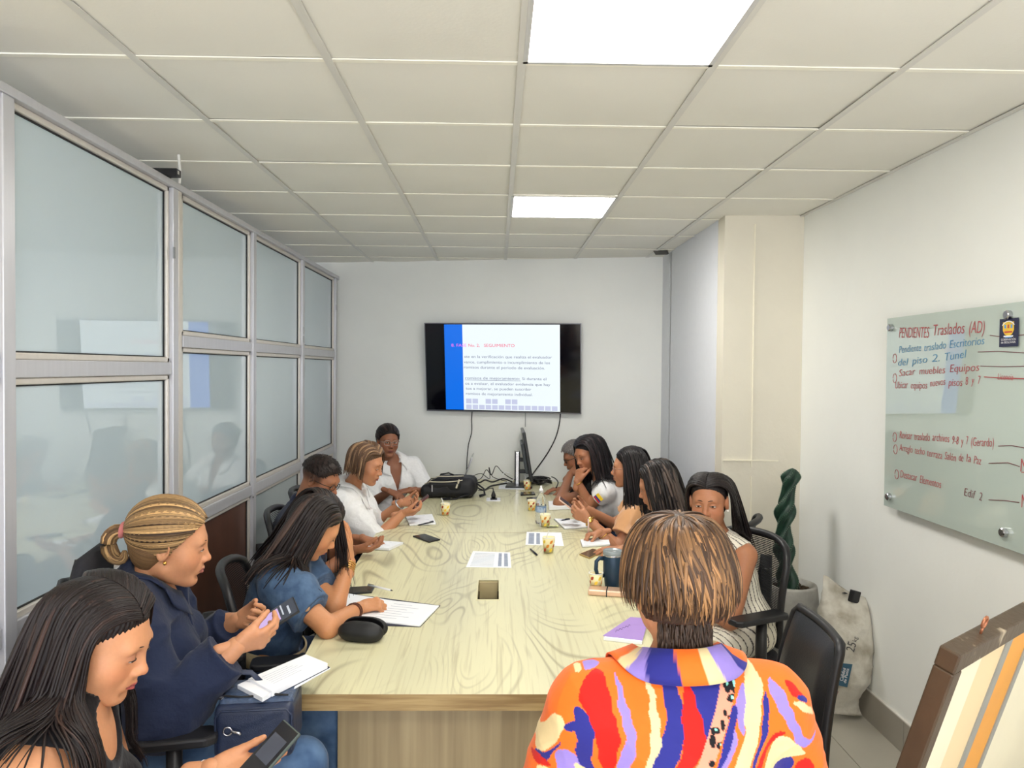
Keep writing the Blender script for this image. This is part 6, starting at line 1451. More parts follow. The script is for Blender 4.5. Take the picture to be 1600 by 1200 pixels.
# open notebook in front of the denim shirt
t = thing('open_notebook', 'large open notebook with white pages beside the black glasses case', 'notebook', cen([(600, 940), (686, 945), (657, 977), (560, 966)], TT), 'notebooks on the table')
slab_px('page', [(613, 938), (686, 946), (656, 977), (568, 968)], TT+.003, .006, M_paper, t, bevel=.001); slab_px('page', [(538, 926), (613, 938), (568, 968), (500, 972)], TT+.003, .007, M_paper, t, bevel=.001)
slab_px('cover', [(536, 926), (688, 946), (657, 979), (498, 974)], TT+.0005, .002, mat('cover_40_40_60', (40, 40, 60), .5, var=.04), t)
for k in range(7): bar_px('written_line', [(613, 938), (686, 946), (656, 977), (568, 968)], .12, .5+.06*((k*3) % 6), .14+.11*k, .15+.11*k, TT+.009, .0002, M_ink, t)
# purple notebook by the printed shirt
pc = [(984, 966), (1012, 968), (1003, 1003), (943, 996)]
t = thing('notebook', 'lilac notebook on the table edge beside the printed shirt', 'notebook', cen(pc, TT), 'notebooks on the table')
slab_px('pages', pc, TT+.001, .010, M_paper, t); slab_px('cover', [(985, 964), (1014, 966), (1004, 1000), (942, 993)], TT+.011, .002, mat('lilac_cover', (168, 136, 206), .45, var=.03), t, bevel=.0005)
a = atz(962, 988, TT+.0135); pts = [a+np.array([.004*i, .018*abs(math.sin(i*.9))+.004*i, 0]) for i in range(18)]; MB().tube(pts, .0007, 4).obj('cover_scribble', mat('scribble', (70, 50, 110), .6, var=.05), t)
# phones on the table
def phone_flat(corners, lab, m=None, case=None, z=TT+.0005, th=.008, grp='mobile phones lying on the table'):
    t = thing('mobile_phone', lab, 'phone', cen(corners, z), grp); cm_ = sum(np.array(q, float) for q in corners)/4
    slab_px('phone_case', [tuple(cm_+(np.array(q)-cm_)*1.05) for q in corners], z, th, case or M_bk, t, bevel=.002); slab_px('screen', [tuple(cm_+(np.array(q)-cm_)*.95) for q in corners], z+th, .0006, m or M_phs, t)
    return t
phone_flat([(646, 837), (664, 834), (687, 842), (670, 846)], 'black phone lying alone beyond the seam on the left half of the table')
phone_flat([(906, 865), (926, 857), (941, 861), (921, 871)], 'phone with a gold-brown case lying beside the white notebook and flat hand', m=mat('phone_brown', (96, 78, 62), .2, var=.05), case=M_gold if False else mat('gold_case', (190, 164, 110), .35, metal=.5, var=.04))
phone_flat([(548, 917), (585, 915), (580, 924), (541, 927)], 'dark phone lying under the pen near the writing hand', m=mat('phone_olive', (58, 62, 56), .2, var=.04))
phone_flat([(814, 769), (834, 768), (836, 772), (814, 773)], 'small dark phone lying in front of the farthest paper cup on the right')
phone_flat([(823, 777), (842, 776), (846, 780), (824, 781)], 'brown-black phone lying beside the plastic bottle', m=mat('phone_brown2', (54, 44, 40), .2, var=.05))
def hand_phone(c, L_, n, lab, scr, case, size=(.074, .152, .009), cover=False, lit=None):
    L_ = nrm(L_); n = nrm(np.array(n, float)-L_*np.dot(n, L_)); W_ = np.cross(L_, n); R_ = np.stack([W_, L_, n], 1); t = thing('mobile_phone', lab, 'phone', c, 'mobile phones held in hands')
    MB().box(c, size, rot=R_).obj('phone_case', case, t, bevel=.003); MB().box(c+n*(size[2]/2), (size[0]*.93, size[1]*.96, .0012), rot=R_).obj('screen', scr, t)
    if lit is not None:
        for (u, v, a_, b_, m_) in lit: MB().box(c+n*(size[2]/2+.0008)+W_*u*size[0]+L_*v*size[1], (a_*size[0], b_*size[1], .0006), rot=R_).obj('screen_content', m_, t)
    return R_
E_lil = mat('screen_lilac', (20, 20, 20), .3, emit=(196, 168, 214), estr=.9); E_wh = mat('screen_white', (20, 20, 20), .3, emit=(200, 206, 214), estr=.8); M_grey = mat('screen_grey', (66, 70, 82), .2, var=.05)
hand_phone((p2.Wr[1]+p2.Wr[-1])/2+np.array([.105, .02, .035]), (.80, .25, .48), (-.40, -.55, .72), 'phone with a lit lilac picture held by the person in the navy blouse', M_grey, M_bk, lit=[(0, -.12, .7, .5, E_lil), (.1, .33, .5, .04, E_wh), (-.1, .20, .6, .03, E_wh)])
hand_phone(p1.Wr[-1]+np.array([.128, -.010, .038]), (.55, .45, .55), (-.30, -.42, .80), 'phone in a green-grey case at the bottom edge, held by the nearest person', M_phs, mat('green_case', (74, 84, 80), .5, var=.05), lit=[(0, .1, .7, .4, M_grey)])
hand_phone((p5.Wr[1]+p5.Wr[-1])/2+np.array([.11, 0, .035]), (.7, .1, .55), (-.6, -.1, .75), 'phone in a dark red case held by the person in the loose white blouse', M_grey, mat('wine_case', (96, 44, 44), .4, var=.05))
hand_phone((p9.Wr[1]+p9.Wr[-1])/2+np.array([-.115, -.01, .055]), (-.80, .05, .60), (.6, -.15, .75), 'phone in a pale pink case held by the person in tan satin', M_grey, mat('pink_case', (232, 196, 176), .4, var=.03))
# pens
def pen(p0, p1_, lab, body, z=TT+.006, r=.0045, grp='pens', z1=None, clip=True):
    a = atz(*p0, z) if len(p0) == 2 else np.array(p0); b_ = atz(*p1_, z if z1 is None else z1) if len(p1_) == 2 else np.array(p1_); d = nrm(b_-a); L_ = np.linalg.norm(b_-a)
    t = thing('pen', lab, 'pen', (a+b_)/2, grp); MB().tube([a+d*.012, b_], r, 10).obj('barrel', body, t, smooth=True); MB().lathe([(.0005, 0), (r*.8, .012)], a, 8, axis=d).obj('tip', M_dark, t, smooth=True)
    MB().tube([b_-d*.035+np.array([0, 0, r+.001]), b_-d*.002+np.array([0, 0, r+.001])], .0012, 5).obj('clip', M_bk, t)
M_penw = mat('pen_white', (226, 226, 226), .3, var=.02); M_penk = mat('pen_blue_black', (30, 34, 52), .3, var=.05); M_penp = mat('pen_pink', (222, 190, 180), .3, var=.03)
pen((652, 821), (677, 815), 'dark pen lying on the notepad near the left paper cup', M_penk, z=TT+.017)
pen((828, 857), (839, 867), 'short black pen lying near the printed sheet on the right', M_penk)
pen((614, 923), (575, 914), 'white pen resting over the phone by the writing hand', M_penw, z=TT+.022)
pen((876, 813), (890, 811), 'dark pen lying on the ruled notebook beside the hands with the gold watch', M_penk, z=TT+.014)
q = p10.Wr[1]+np.array([-.07, -.02, -.028]); pen(q, q+np.array([-.005, -.02, .115]), 'pale pen held upright in the writing hand on the right', M_penp)
# green wrapper
t = thing('wrapper', 'crumpled green wrapper lying beside the paper cup on the right', 'wrapper', atz(863, 824, TT)); r = random.Random(5); a = atz(863, 824, TT)
V = [(a[0]-.035+.012*i, a[1]-.02+.012*j, TT+.003+r.uniform(0, .010)) for j in range(4) for i in range(7)]; mk('foil', V, [(j*7+i, j*7+i+1, j*7+i+8, j*7+i+7) for j in range(3) for i in range(6)], mat('green_foil', (156, 176, 60), .3, var=.2, scale=60, rgb2=(220, 220, 160)), t, solid=.0006)
# paper cups: cream with yellow, orange and red leaf print
M_cup = mat('cup_paper', (238, 226, 176), .55, var=.03, scale=60); M_cupi = mat('cup_coffee', (66, 40, 24), .3, var=.05); M_leaf = [mat('leaf_orange', (222, 140, 50), .6, var=.05), mat('leaf_red', (176, 74, 44), .6, var=.05), mat('leaf_yellow', (238, 204, 70), .6, var=.05)]
def cup_at(px, py, lab, s=1.0, stir=True, rz=0.0, proto=[None]):
    p = atz(px, py, TT)
    t = thing('paper_cup', lab, 'cup', (p[0], p[1], TT+.0005), 'printed paper cups with stirrers'); c = np.array([p[0], p[1], TT+.0005])
    H, r0, r1 = .078*s, .024*s, .033*s; rr_ = lambda z: r0+(r1-r0)*z/H
    MB().lathe([(r0-.002, .003), (r0, 0), (r1, H), (r1-.0015, H), (r0-.0015, .004)], c, 28, cap1=True, cap0=False).obj('cup_wall', M_cup, t, smooth=True)
    rim = MB(); rim.tube([c+np.array([(r1)*math.cos(a), (r1)*math.sin(a), H]) for a in np.linspace(0, 2*PI, 28, endpoint=False)], .0016, 6, close=True); rim.obj('rim', M_paper, t, smooth=True)
    MB().lathe([(.0005, H*.62), (rr_(H*.62)-.002, H*.62)], c, 20, cap0=False, cap1=False).obj('coffee', M_cupi, t)
    k = 0
    for ring, zc_ in enumerate((.20, .47, .74)):
        n = 5
        for i in range(n):
            a = 2*PI*(i+.5*(ring % 2))/n+rz; z = H*zc_; R0 = rr_(z)+.0005; m_ = M_leaf[(i+ring*2) % 3]; b = MB(); vs = []
            for u in np.linspace(-1, 1, 6):
                for v in (-1, 1): 
                    aa = a+(u*.0120*s*.7+v*.0055*s*(1-u*u)*.8)/R0; z2 = z+u*.0085*s-v*.006*s*(1-u*u); R1 = rr_(z2)+.0006; vs.append(c+np.array([R1*math.cos(aa), R1*math.sin(aa), z2]))
            b.add(vs, [(2*q_, 2*q_+1, 2*q_+3, 2*q_+2) for q_ in range(5)]); o = b.obj('leaf_print', m_, t, solid=.0003)
    if stir: MB().box(c+np.array([-.012, 0, H*.95]), (.005, .0015, .09), rot=rotz(rz) @ roty(-.35)).obj('stirrer', M_penw, t)
cup_at(696, 805, 'paper cup alone on the left part of the table in front of the black bag', rz=.3)
cup_at(824, 765, 'paper cup nearest the monitor stand, farthest on the right', rz=.7, s=1.0)
cup_at(831, 798, 'paper cup standing left of the plastic bottle, partly behind it', rz=1.3, s=.95, stir=False)
cup_at(852, 823, 'paper cup between the plastic bottle and the green wrapper', rz=2.1, s=1.0)
cup_at(857, 863, 'nearest tall paper cup standing on the printed sheet beside the pen', rz=2.6, s=1.05)
cup_at(931, 921, 'paper cup standing left of the dark blue tumbler', rz=.2, s=.95, stir=False)
# plastic bottle
p = atz(845, 818, TT); t = thing('water_bottle', 'clear plastic water bottle with pump cap among the paper cups', 'bottle', (p[0], p[1], TT)); c = np.array([p[0], p[1], TT+.001])
M_pet = mat('clear_plastic', (236, 240, 242), .05, trans=.92, ior=1.25, var=.01, spec=.4); prof = [(.028, 0), (.034, .006), (.034, .03)]
for k in range(5): z = .03+.018*k; prof += [(.0345, z+.004), (.0325, z+.009), (.0345, z+.014)]
prof += [(.034, .13), (.032, .150), (.022, .178), (.0125, .192), (.0125, .205)]
MB().lathe(prof, c, 28).obj('bottle_body', M_pet, t, smooth=True); MB().lathe([(.014, .198), (.0145, .215), (.010, .222), (.006, .226), (.006, .238), (.002, .240)], c, 20).obj('cap', M_penw, t, smooth=True)
MB().lathe([(.0352, .075), (.0355, .078), (.0355, .108), (.0352, .111)], c, 28, cap0=False, cap1=False).obj('label', mat('pale_blue_label', (196, 212, 228), .4, var=.1, rgb2=(110, 140, 180), scale=30, alpha=1), t, smooth=True)
# tumbler
p = atz(957, 919, TT); t = thing('tumbler', 'dark blue steel tumbler with handle and clear lid beside the printed shirt', 'mug', (p[0], p[1], TT)); c = np.array([p[0], p[1], TT+.001]); M_tb = mat('tumbler_blue', (36, 58, 78), .35, metal=.3, var=.04, bump=.1, bscale=400)
MB().lathe([(.032, 0), (.034, .004), (.040, .055), (.043, .075), (.044, .150), (.043, .152)], c, 32).obj('cup_body', M_tb, t, smooth=True); MB().lathe([(.0435, .152), (.0445, .155), (.0445, .168), (.041, .172), (.038, .168)], c, 32).obj('lid', mat('lid_clear', (170, 180, 184), .12, trans=.4, var=.03), t, smooth=True)
MB().lathe([(.0445, .147), (.0450, .150), (.0445, .153)], c, 32, cap0=False, cap1=False).obj('steel_ring', M_silver, t, smooth=True)
MB().tube([c+np.array(q) for q in ((-.040, -.008, .135), (-.062, -.014, .138), (-.076, -.018, .125), (-.078, -.018, .09), (-.070, -.016, .062), (-.040, -.008, .058))], .0075, 8, flat=1.3).obj('handle', M_tb, t, smooth=True)
# rose-gold case
q0, q1 = atz(921, 930, TT), atz(982, 934, TT); d = nrm(q1-q0); t = thing('pen_case', 'slim rose-gold case with a dark elastic band in front of the blue tumbler', 'case', (q0+q1)/2); Rr = np.stack([d, np.cross((0, 0, 1), d), [0, 0, 1.0]], 1)
MB().box((q0+q1)/2+np.array([0, .03, .013]), (np.linalg.norm(q1-q0), .075, .024), rot=Rr).obj('case_body', mat('rose_gold', (222, 184, 156), .35, metal=.3, var=.04), t, bevel=.006)
MB().box(q0+(q1-q0)*.48+np.array([0, .03, .013]), (.005, .078, .027), rot=Rr).obj('elastic_band', M_bk, t)
# glasses case
p = atz(566, 1004, TT); t = thing('glasses_case', 'black clamshell glasses case slightly open beside the open notebook', 'case', (p[0], p[1], TT)); M_gc = mat('case_black', (26, 26, 27), .55, var=.08, bump=.2, bscale=600)
A = rotz(-.20); c0 = p+np.array([-.006, .028, .032])
def shell_post(n, off): return lambda F, X: np.maximum(F, (X-off) @ np.array(n))
for nm, tl__, dy, ht in (('lower_shell', .30, -.012, 0), ('upper_shell', -.55, .022, .006)):
    Rs = A @ rotx(tl__); c_ = c0+A @ np.array([.004 if dy > 0 else 0, dy, ht]); 
    V, Q = surface([ell(c_, Rs, (.080, .034, .036), .01), ell(c_-Rs[:, 0]*.03, Rs, (.05, .030, .032), .02), ell(c_+Rs[:, 0]*.03, Rs, (.05, .030, .032), .02)] + [ell(c_+Rs[:, 1]*(.018 if dy < 0 else -.018), Rs, (.074, .030, .031), .002, op='s')], .003, lambda F, X: np.maximum(F, TT+.002-X[:, 2]))
    mk(nm, V, Q, M_gc, t, smooth=True)
# planner on the handbag, and the handbag on the lap
zb_ = .742; hb = thing('handbag', 'navy blue handbag with a textured top standing on the lap beside the table corner', 'bag', (-.66, 2.08, .70)); M_hb = mat('navy_leather', (34, 44, 68), .42, var=.06, scale=40, bump=.2, bscale=300)
M_hbt = mat('navy_snakeskin', (58, 74, 100), .45, var=.25, scale=90, bump=.8, bscale=110)
A = rotz(.10); cb = np.array([-.652, 2.10, .765]); hx, hy, hz = .105, .085, .075
us = [cone(cb+A @ np.array([sx*(hx-.03), sy*(hy-.03), -hz+.03]), cb+A @ np.array([sx*(hx-.035), sy*(hy-.045), hz-.03]), .03, .028, .0) for sx in (-1, 1) for sy in (-1, 1)]
def rbox(c, A, h, r): 
    def post(F, X):
        q = np.abs((X-c) @ A)-(np.array(h)-r); return np.sqrt((np.maximum(q, 0)**2).sum(1))+np.minimum(q.max(1), 0)-r
    return post
def roundbox(c, A, h, r, res, fold=None):
    c = np.array(c, float); e = np.abs(A) @ np.array(h)+.02; n = 0; lo, hi = c-e, c+e
    base = Pr('ell', 'u', 0, '', c=c, R=np.array(A), r=np.array(h)*1.0); f = rbox(c, np.array(A), h, r)
    class Q_(Pr):
        def bounds(s): return lo+.02, hi-.02
        def d(s, X, Y, Z):
            X, Y, Z = np.broadcast_arrays(X-F32(c[0]), Y-F32(c[1]), Z-F32(c[2])); A_ = np.array(A, F32); qs = [np.abs(X*A_[0, i]+Y*A_[1, i]+Z*A_[2, i])-F32(h[i]-r) for i in range(3)]
            o = np.sqrt(sum(np.maximum(q, 0)**2 for q in qs))+np.minimum(np.maximum(np.maximum(qs[0], qs[1]), qs[2]), 0)-F32(r); return o
    return Q_('ell', 'u', 0, '', c=c, R=np.array(A), r=np.array(h))
V, Q = surface([roundbox(cb, A, (hx, hy, hz), .022, .005)], .005, lambda F, X: F-folds(X, 3, .005, 26)); mk('bag_body', V, Q, M_hb, hb, smooth=True)
V, Q = surface([roundbox(cb+np.array([0, .010, hz*.86]), A, (hx-.006, hy-.012, .020), .015, .005)], .005, lambda F, X: F-folds(X, 4, .003, 40)); mk('top_panel', V, Q, M_hbt, hb, smooth=True)
fy = -hy-.001; piping = [cb+A @ np.array([x, fy+.004, z]) for x, z in ((-hx+.008, -.05), (-hx+.006, .045), (-hx+.02, .062), (hx-.02, .062), (hx-.006, .045), (hx-.008, -.05))]
MB().tube(piping, .0035, 6).obj('piping', M_hb, hb, smooth=True)
MB().tube([cb+A @ np.array([x, -hy*.55, hz+.012+.003*math.sin(x*50)]) for x in np.linspace(-hx+.02, hx-.02, 12)], .003, 6).obj('zip', M_bk, hb)
rg = cb+A @ np.array([-.065, fy-.004, .012]); g = MB(); g.tube([rg+A @ np.array([.011*math.cos(a), 0, .011*math.sin(a)]) for a in np.linspace(0, 2*PI, 16, endpoint=False)], .0022, 6, close=True); g.obj('ring', M_silver, hb, smooth=True)
MB().tube([rg+A @ np.array([.010, -.001, 0]), rg+A @ np.array([.03, -.004, -.004]), rg+A @ np.array([.034, -.003, -.008])], .004, 6).obj('zip_pull', M_silver, hb, smooth=True)
pts = [cb+A @ np.array(q) for q in ((-hx+.01, -.02, hz), (-hx-.02, -.01, hz+.035), (-hx+.00, .02, hz+.055), (-.03, .03, hz+.045), (.0, .02, hz+.02))]; MB().tube(pts, .0075, 8, flat=.5).obj('strap', M_hb, hb, smooth=True)
MB().lathe([(.006, -.004), (.007, .003)], cb+A @ np.array([-hx+.015, -.045, hz+.008]), 10).obj('stud', M_silver, hb)
zn = TT+.085; nc = [(388, 1060), (478, 1022), (512, 1036), (425, 1080)]
nbk = thing('planner', 'thick white planner with navy cover lying across the handbag and table corner', 'notebook', cen(nc, zn), 'notebooks on the table')
slab_px('cover', [(390, 1066), (480, 1028), (515, 1042), (427, 1088)], zn-.003, .003, M_hb, nbk); slab_px('pages', nc, zn, .016, M_paper, nbk, bevel=.001); slab_px('loose_sheet', [(430, 1062), (500, 1032), (516, 1044), (442, 1086)], zn-.0055, .002, M_paper, nbk)
slab_px('back_cover', [(371, 1070), (392, 1060), (427, 1080), (410, 1090)], zn-.002, .012, M_paper, nbk)
for k in range(6): bar_px('written_line', nc, .15, .6+.05*(k % 4), .2+.1*k, .21+.1*k, zn+.016, .0002, M_ink, nbk)
MB().tube([atz(388, 1066, zn+.002), atz(426, 1084, zn+.002)], .002, 5).obj('binding', M_silver, nbk)
# black backpack on the table
c = cen([(655, 790), (745, 795), (748, 765), (672, 762)], TT)+np.array([0, .05, .085]); bp_ = thing('backpack', 'black backpack with pale zip piping lying on the table below the television', 'bag', (c[0], c[1], TT)); M_bg = mat('black_nylon', (26, 26, 31), .6, var=.08, scale=60, bump=.25, bscale=300); M_zip = mat('pale_zip', (206, 198, 176), .5, var=.05)
A = rotz(-.10)
V, Q = surface([roundbox(c+A @ np.array([.03, 0, -.005]), A, (.165, .13, .078), .06, .006), roundbox(c+A @ np.array([-.10, -.02, -.025]), A @ roty(-.12), (.12, .12, .052), .04, .006)], .007, lambda F, X: np.maximum(F-folds(X, 8, .012, 20), TT+.001-X[:, 2])); mk('bag_body', V, Q, M_bg, bp_, smooth=True)
V, Q = surface([roundbox(c+A @ np.array([-.03, -.105, .012]), A @ rotx(.35), (.125, .035, .045), .03, .006)], .007, lambda F, X: F-folds(X, 9, .008, 24)); mk('front_pocket', V, Q, M_bg, bp_, smooth=True)
BGP = [roundbox(c+A @ np.array([.03, 0, -.005]), A, (.165, .13, .078), .06, .006), roundbox(c+A @ np.array([-.10, -.02, -.025]), A @ roty(-.12), (.12, .12, .052), .04, .006), roundbox(c+A @ np.array([-.03, -.105, .012]), A @ rotx(.35), (.125, .035, .045), .03, .006)]
def on_bag(P, off=.006):
    P = np.array(P, float)
    for _ in range(8):
        d = evalp(BGP, P); g = nrm_rows(np.stack([evalp(BGP, P+np.eye(3)[a]*.004)-evalp(BGP, P-np.eye(3)[a]*.004) for a in range(3)], -1).astype(float)); P = P+g*(off-d)[:, None]
    return P
for k in range(3):
    pts = list(on_bag([c+A @ np.array([x, -.17+.04*k+.05*(abs(x+.04)/.15)**2, .050+.022*k+.016*math.sin((x+.13)*9)]) for x in np.linspace(-.19, .10, 18)])); MB().tube(pts, .0038, 6).obj('zip', M_zip if k != 1 else M_bk, bp_, smooth=True)
for dx, dz in ((.062, .015), (.075, .05)): MB().box(c+A @ np.array([dx, -.142, dz]), (.012, .010, .032), rot=A @ roty(.3)).obj('zip_pull', M_zip, bp_, bevel=.002)
MB().tube([c+A @ np.array(q) for q in ((-.10, -.02, .045), (-.08, -.02, .085), (-.02, -.02, .095), (.02, -.02, .08))], .010, 8, flat=.6).obj('top_handle', M_bg, bp_, smooth=True)
MB().tube([c+A @ np.array(q) for q in ((.02, -.16, -.070), (-.05, -.17, -.078), (-.02, -.19, -.080), (.06, -.165, -.076), (.10, -.14, -.060), (.15, -.12, -.05))], .010, 8, flat=.5).obj('shoulder_strap', M_bg, bp_, smooth=True)
MB().tube([c+A @ np.array(q) for q in ((.19, .0, .02), (.25, -.02, -.02), (.26, -.04, -.06), (.22, -.05, -.072))], .011, 8, flat=.5).obj('side_strap', M_bg, bp_, smooth=True)
MB().tube([c+A @ np.array([-.125, -.140, z]) for z in (-.03, .02)], .006, 6).obj('buckle', M_silver, bp_)
# laptop edge-on behind the bag
lp = atz(716, 751, TT); ly_ = lp[1]-.1; t = thing('laptop', 'open silver laptop seen edge-on behind the backpack', 'laptop', (lp[0], ly_, TT))
hx0 = at(724, 748, ly_)[0]; tp_ = at(739, 711, ly_)
MB().box((hx0-.12, ly_, TT+.009), (.24, .33, .016)).obj('keyboard_base', M_silver, t, bevel=.002); MB().box((hx0-.12, ly_, TT+.0175), (.11, .28, .001)).obj('keyboard', M_bk, t)
dl = np.array([tp_[0]-hx0, 0, tp_[2]-TT-.018]); Ll = np.linalg.norm(dl); dl /= Ll; Rl = np.stack([np.cross((0, 1, 0), dl), [0, 1.0, 0], dl], 1)
MB().box(np.array([hx0, ly_, TT+.018])+dl*Ll/2, (.009, .33, Ll), rot=Rl).obj('lid', M_silver, t, bevel=.002); MB().box(np.array([hx0, ly_, TT+.018])+dl*Ll/2-Rl[:, 0]*.0052, (.001, .31, Ll*.9), rot=Rl).obj('screen', M_phs, t)
# monitor on a stand, edge-on
mp_ = atz(812, 758, TT); my = 6.28; t = thing('monitor', 'black monitor seen edge-on leaning beside its silver stand at the table end', 'monitor', (mp_[0], my, TT)); a, b_ = at(817, 672, my), at(829, 746, my)
dm = nrm(a-b_); dm[1] = 0; dm = nrm(dm); Lm = np.linalg.norm((a-b_)); Rm = np.stack([np.cross((0, 1, 0), dm), [0, 1.0, 0], dm], 1); cm_ = (a+b_)/2; cm_[1] = my+.02
MB().box(cm_, (.026, .50, Lm), rot=Rm).obj('screen_panel', mat('monitor_black', (22, 24, 28), .3, var=.05), t, bevel=.006); MB().box(cm_-Rm[:, 0]*.022-dm*.02, (.03, .36, Lm*.62), rot=Rm).obj('back_housing', mat('monitor_grey', (70, 76, 80), .4, var=.05), t, bevel=.008)
s0 = at(808, 753, my); MB().box((s0[0], my, (TT+.018+at(808, 706, my)[2])/2), (.028, .07, at(808, 706, my)[2]-TT-.018)).obj('stand_column', M_silver, t, bevel=.003)
for dx in (-.019, .019): MB().box((s0[0]+dx, my, (TT+.018+at(808, 706, my)[2])/2+.004), (.006, .076, at(808, 706, my)[2]-TT-.014)).obj('stand_rail', M_bk, t)
for fz in (.62, .35): 
    zz = TT+Lm*fz*.9; MB().box((s0[0]+.045, my, zz), (.07, .05, .03)).obj('mount_arm', M_bk, t, bevel=.004)
MB().prism([(s0[0]-.10, my-.12), (s0[0]+.12, my-.12), (s0[0]+.10, my+.10), (s0[0]-.08, my+.10)], TT+.001, TT+.018).obj('stand_base', M_bk, t, bevel=.005)
# cables
def cable(pts, lab, r=.0035, m=None, grp=None, cat='cable'):
    P = [np.array(p, float) for p in pts]; Q_ = []
    n = len(P)
    for i in range(n-1):
        p0, p1_, p2_, p3_ = P[max(i-1, 0)], P[i], P[i+1], P[min(i+2, n-1)]
        for k in range(6):
            u = k/6; Q_.append(.5*((2*p1_)+(-p0+p2_)*u+(2*p0-5*p1_+4*p2_-p3_)*u*u+(-p0+3*p1_-3*p2_+p3_)*u**3))
    Q_.append(P[-1]); o = MB().tube(Q_, r, 6).obj('cable', m or M_bk, smooth=True); return tag(o, lab, cat, grp)
wy = lambda x: wall_at(x)-.02
def wp(px, py, o=.015): return ppt(px, py, np.array([0, wall_at(0), 0])+wn*o, wn)
cable([wp(738, 640, .04), wp(737, 655), wp(737, 675), wp(732, 695), wp(730, 715), wp(729, 735), wp(727, 752)], 'thin dark cable hanging from the television towards the laptop', .004)
cable([wp(821, 640, .04), wp(821, 655), wp(821, 667)], 'short grey cable stub hanging under the middle of the television', .0028, mat('grey_cable', (130, 130, 130), .5, var=.05))
cable([wp(876, 640, .04), wp(874, 662), wp(868, 684), wp(858, 704), wp(846, 722), wp(835, 737), wp(828, 748, .06)], 'black cable curving from the television down to the monitor', .005)
r = random.Random(12)
def tp(px, py, z=0.008, n=0): return atz(px, py, TT+z)
cable([tp(742, 752), at(752, 747, 6.2), at(760, 734, 6.3), at(768, 742, 6.25), at(775, 728, 6.3), at(785, 738, 6.3), at(796, 746, 6.25), at(806, 750, 6.2)], 'looping black cable standing up between the backpack and the monitor', .0035)
cable([at(735, 748, 6.1), at(748, 754, 6.0), at(758, 750, 6.0), at(770, 753, 6.0), at(786, 748, 6.05), at(800, 753, 6.0)], 'thick black cable lying from the backpack to the monitor base', .006)
cable([at(738, 744, 6.15), at(752, 740, 6.2), at(765, 748, 6.1), at(764, 730, 6.2), at(770, 745, 6.1), at(792, 752, 6.05)], 'thin black cable making a peak beside the looping cable', .003)
cable([at(746, 762, 5.9), at(756, 766, 5.85), at(766, 760, 5.9), at(780, 757, 5.95), at(792, 755, 6.0)], 'black cable bundle lying at the right end of the backpack', .007)
cable([at(784, 744, 6.2), at(790, 738, 6.25), at(800, 742, 6.2), at(802, 750, 6.15), at(790, 753, 6.1)], 'small white cable loop left of the monitor stand', .003, M_penw)
pts = []; c0 = atz(846, 757, TT)
for i in range(110):
    a = i*.83; pts.append((c0[0]-.02+.11*math.cos(a)*(.5+.5*math.sin(i*.37))+r.uniform(-.012, .012), c0[1]+.03+.10*math.sin(a*1.13), TT+.012+.045*abs(math.sin(i*.53))*(1-abs(math.cos(a))*.4)))
t = cable(pts, 'heap of tangled black cables on the table right of the monitor', .0055, cat='cables'); t['kind'] = 'stuff'; t.name = 'cable_heap'
cable([at(862, 745, 6.2), at(868, 748, 6.1), at(872, 754, 6.0), at(869, 762, 5.9)], 'black cable end hanging out of the tangled heap towards the bottle', .005)
# ================================================================== plant, sack, board
py_ = 4.20; pc_ = at(1236, 912, py_); px_ = pc_[0]; t = thing('planter', 'round rough grey concrete planter at the foot of the column', 'pot', (px_, py_, 0)); M_con = mat('concrete', (178, 176, 168), .85, rgb2=(146, 144, 138), scale=9, bump=.6, bscale=40, var=.05)
zr = pc_[2]; V = MB().lathe([(.105, 0), (.12, .01), (.150, zr*.55), (.148, zr*.85), (.140, zr-.012), (.136, zr), (.118, zr), (.112, zr-.03), (.118, zr-.10), (.02, zr-.11)], (px_, py_, .001), 40, cap1=True).obj('pot', M_con, t, smooth=True)
soil = MB(); r = random.Random(2)
for i in range(160):
    a, q = r.uniform(0, 2*PI), .108*math.sqrt(r.random()); s_ = r.uniform(.006, .014); soil.box((px_+q*math.cos(a), py_+q*math.sin(a), zr-.028+r.uniform(-.004, .006)), (s_*1.4, s_, s_*.7), rot=rotz(r.uniform(0, 3)) @ rotx(r.uniform(-.5, .5)))
soil.lathe([(.001, zr-.034), (.115, zr-.034)], (px_, py_, 0), 24, cap0=False, cap1=True); stuff(soil.obj('soil', mat('soil_bark', (84, 66, 48), .95, rgb2=(52, 42, 32), scale=60), t))
ct = thing('cactus', 'tall dark green spiral cactus twisting up from the concrete planter', 'plant', (px_-.01, py_, zr-.03)); Hc = at(1228, 737, py_)[2]-zr+.05; M_ca = mat('cactus_green', (38, 70, 54), .5, rgb2=(24, 48, 38), scale=30, var=.08, bump=.2)
NZ, NT = 110, 60; vs = []; fs = []
for j in range(NZ+1):
    z = j/NZ; R0 = .066*(1-.18*z)*min(1, math.sqrt(max(0, (1-z)/.07)) if z > .93 else 1)*(.82+.18*math.sin(z*21+.5)); R0 = max(R0, .002)
    cx, cy = px_-.012-.035*math.sin(z*3.4), py_
    for i in range(NT):
        a = 2*PI*i/NT; ph_ = a*2-z*19; lob = abs(math.cos(ph_))**.7; rr_ = R0*(.40+.64*lob); vs.append((cx+rr_*math.cos(a), cy+rr_*math.sin(a), zr-.03+z*Hc))
for j in range(NZ):
    for i in range(NT): fs.append((j*NT+i, j*NT+(i+1) % NT, (j+1)*NT+(i+1) % NT, (j+1)*NT+i))
fs.append(tuple(NZ*NT+i for i in range(NT))); mk('stem', vs, fs, M_ca, ct, smooth=True)
sp = MB()
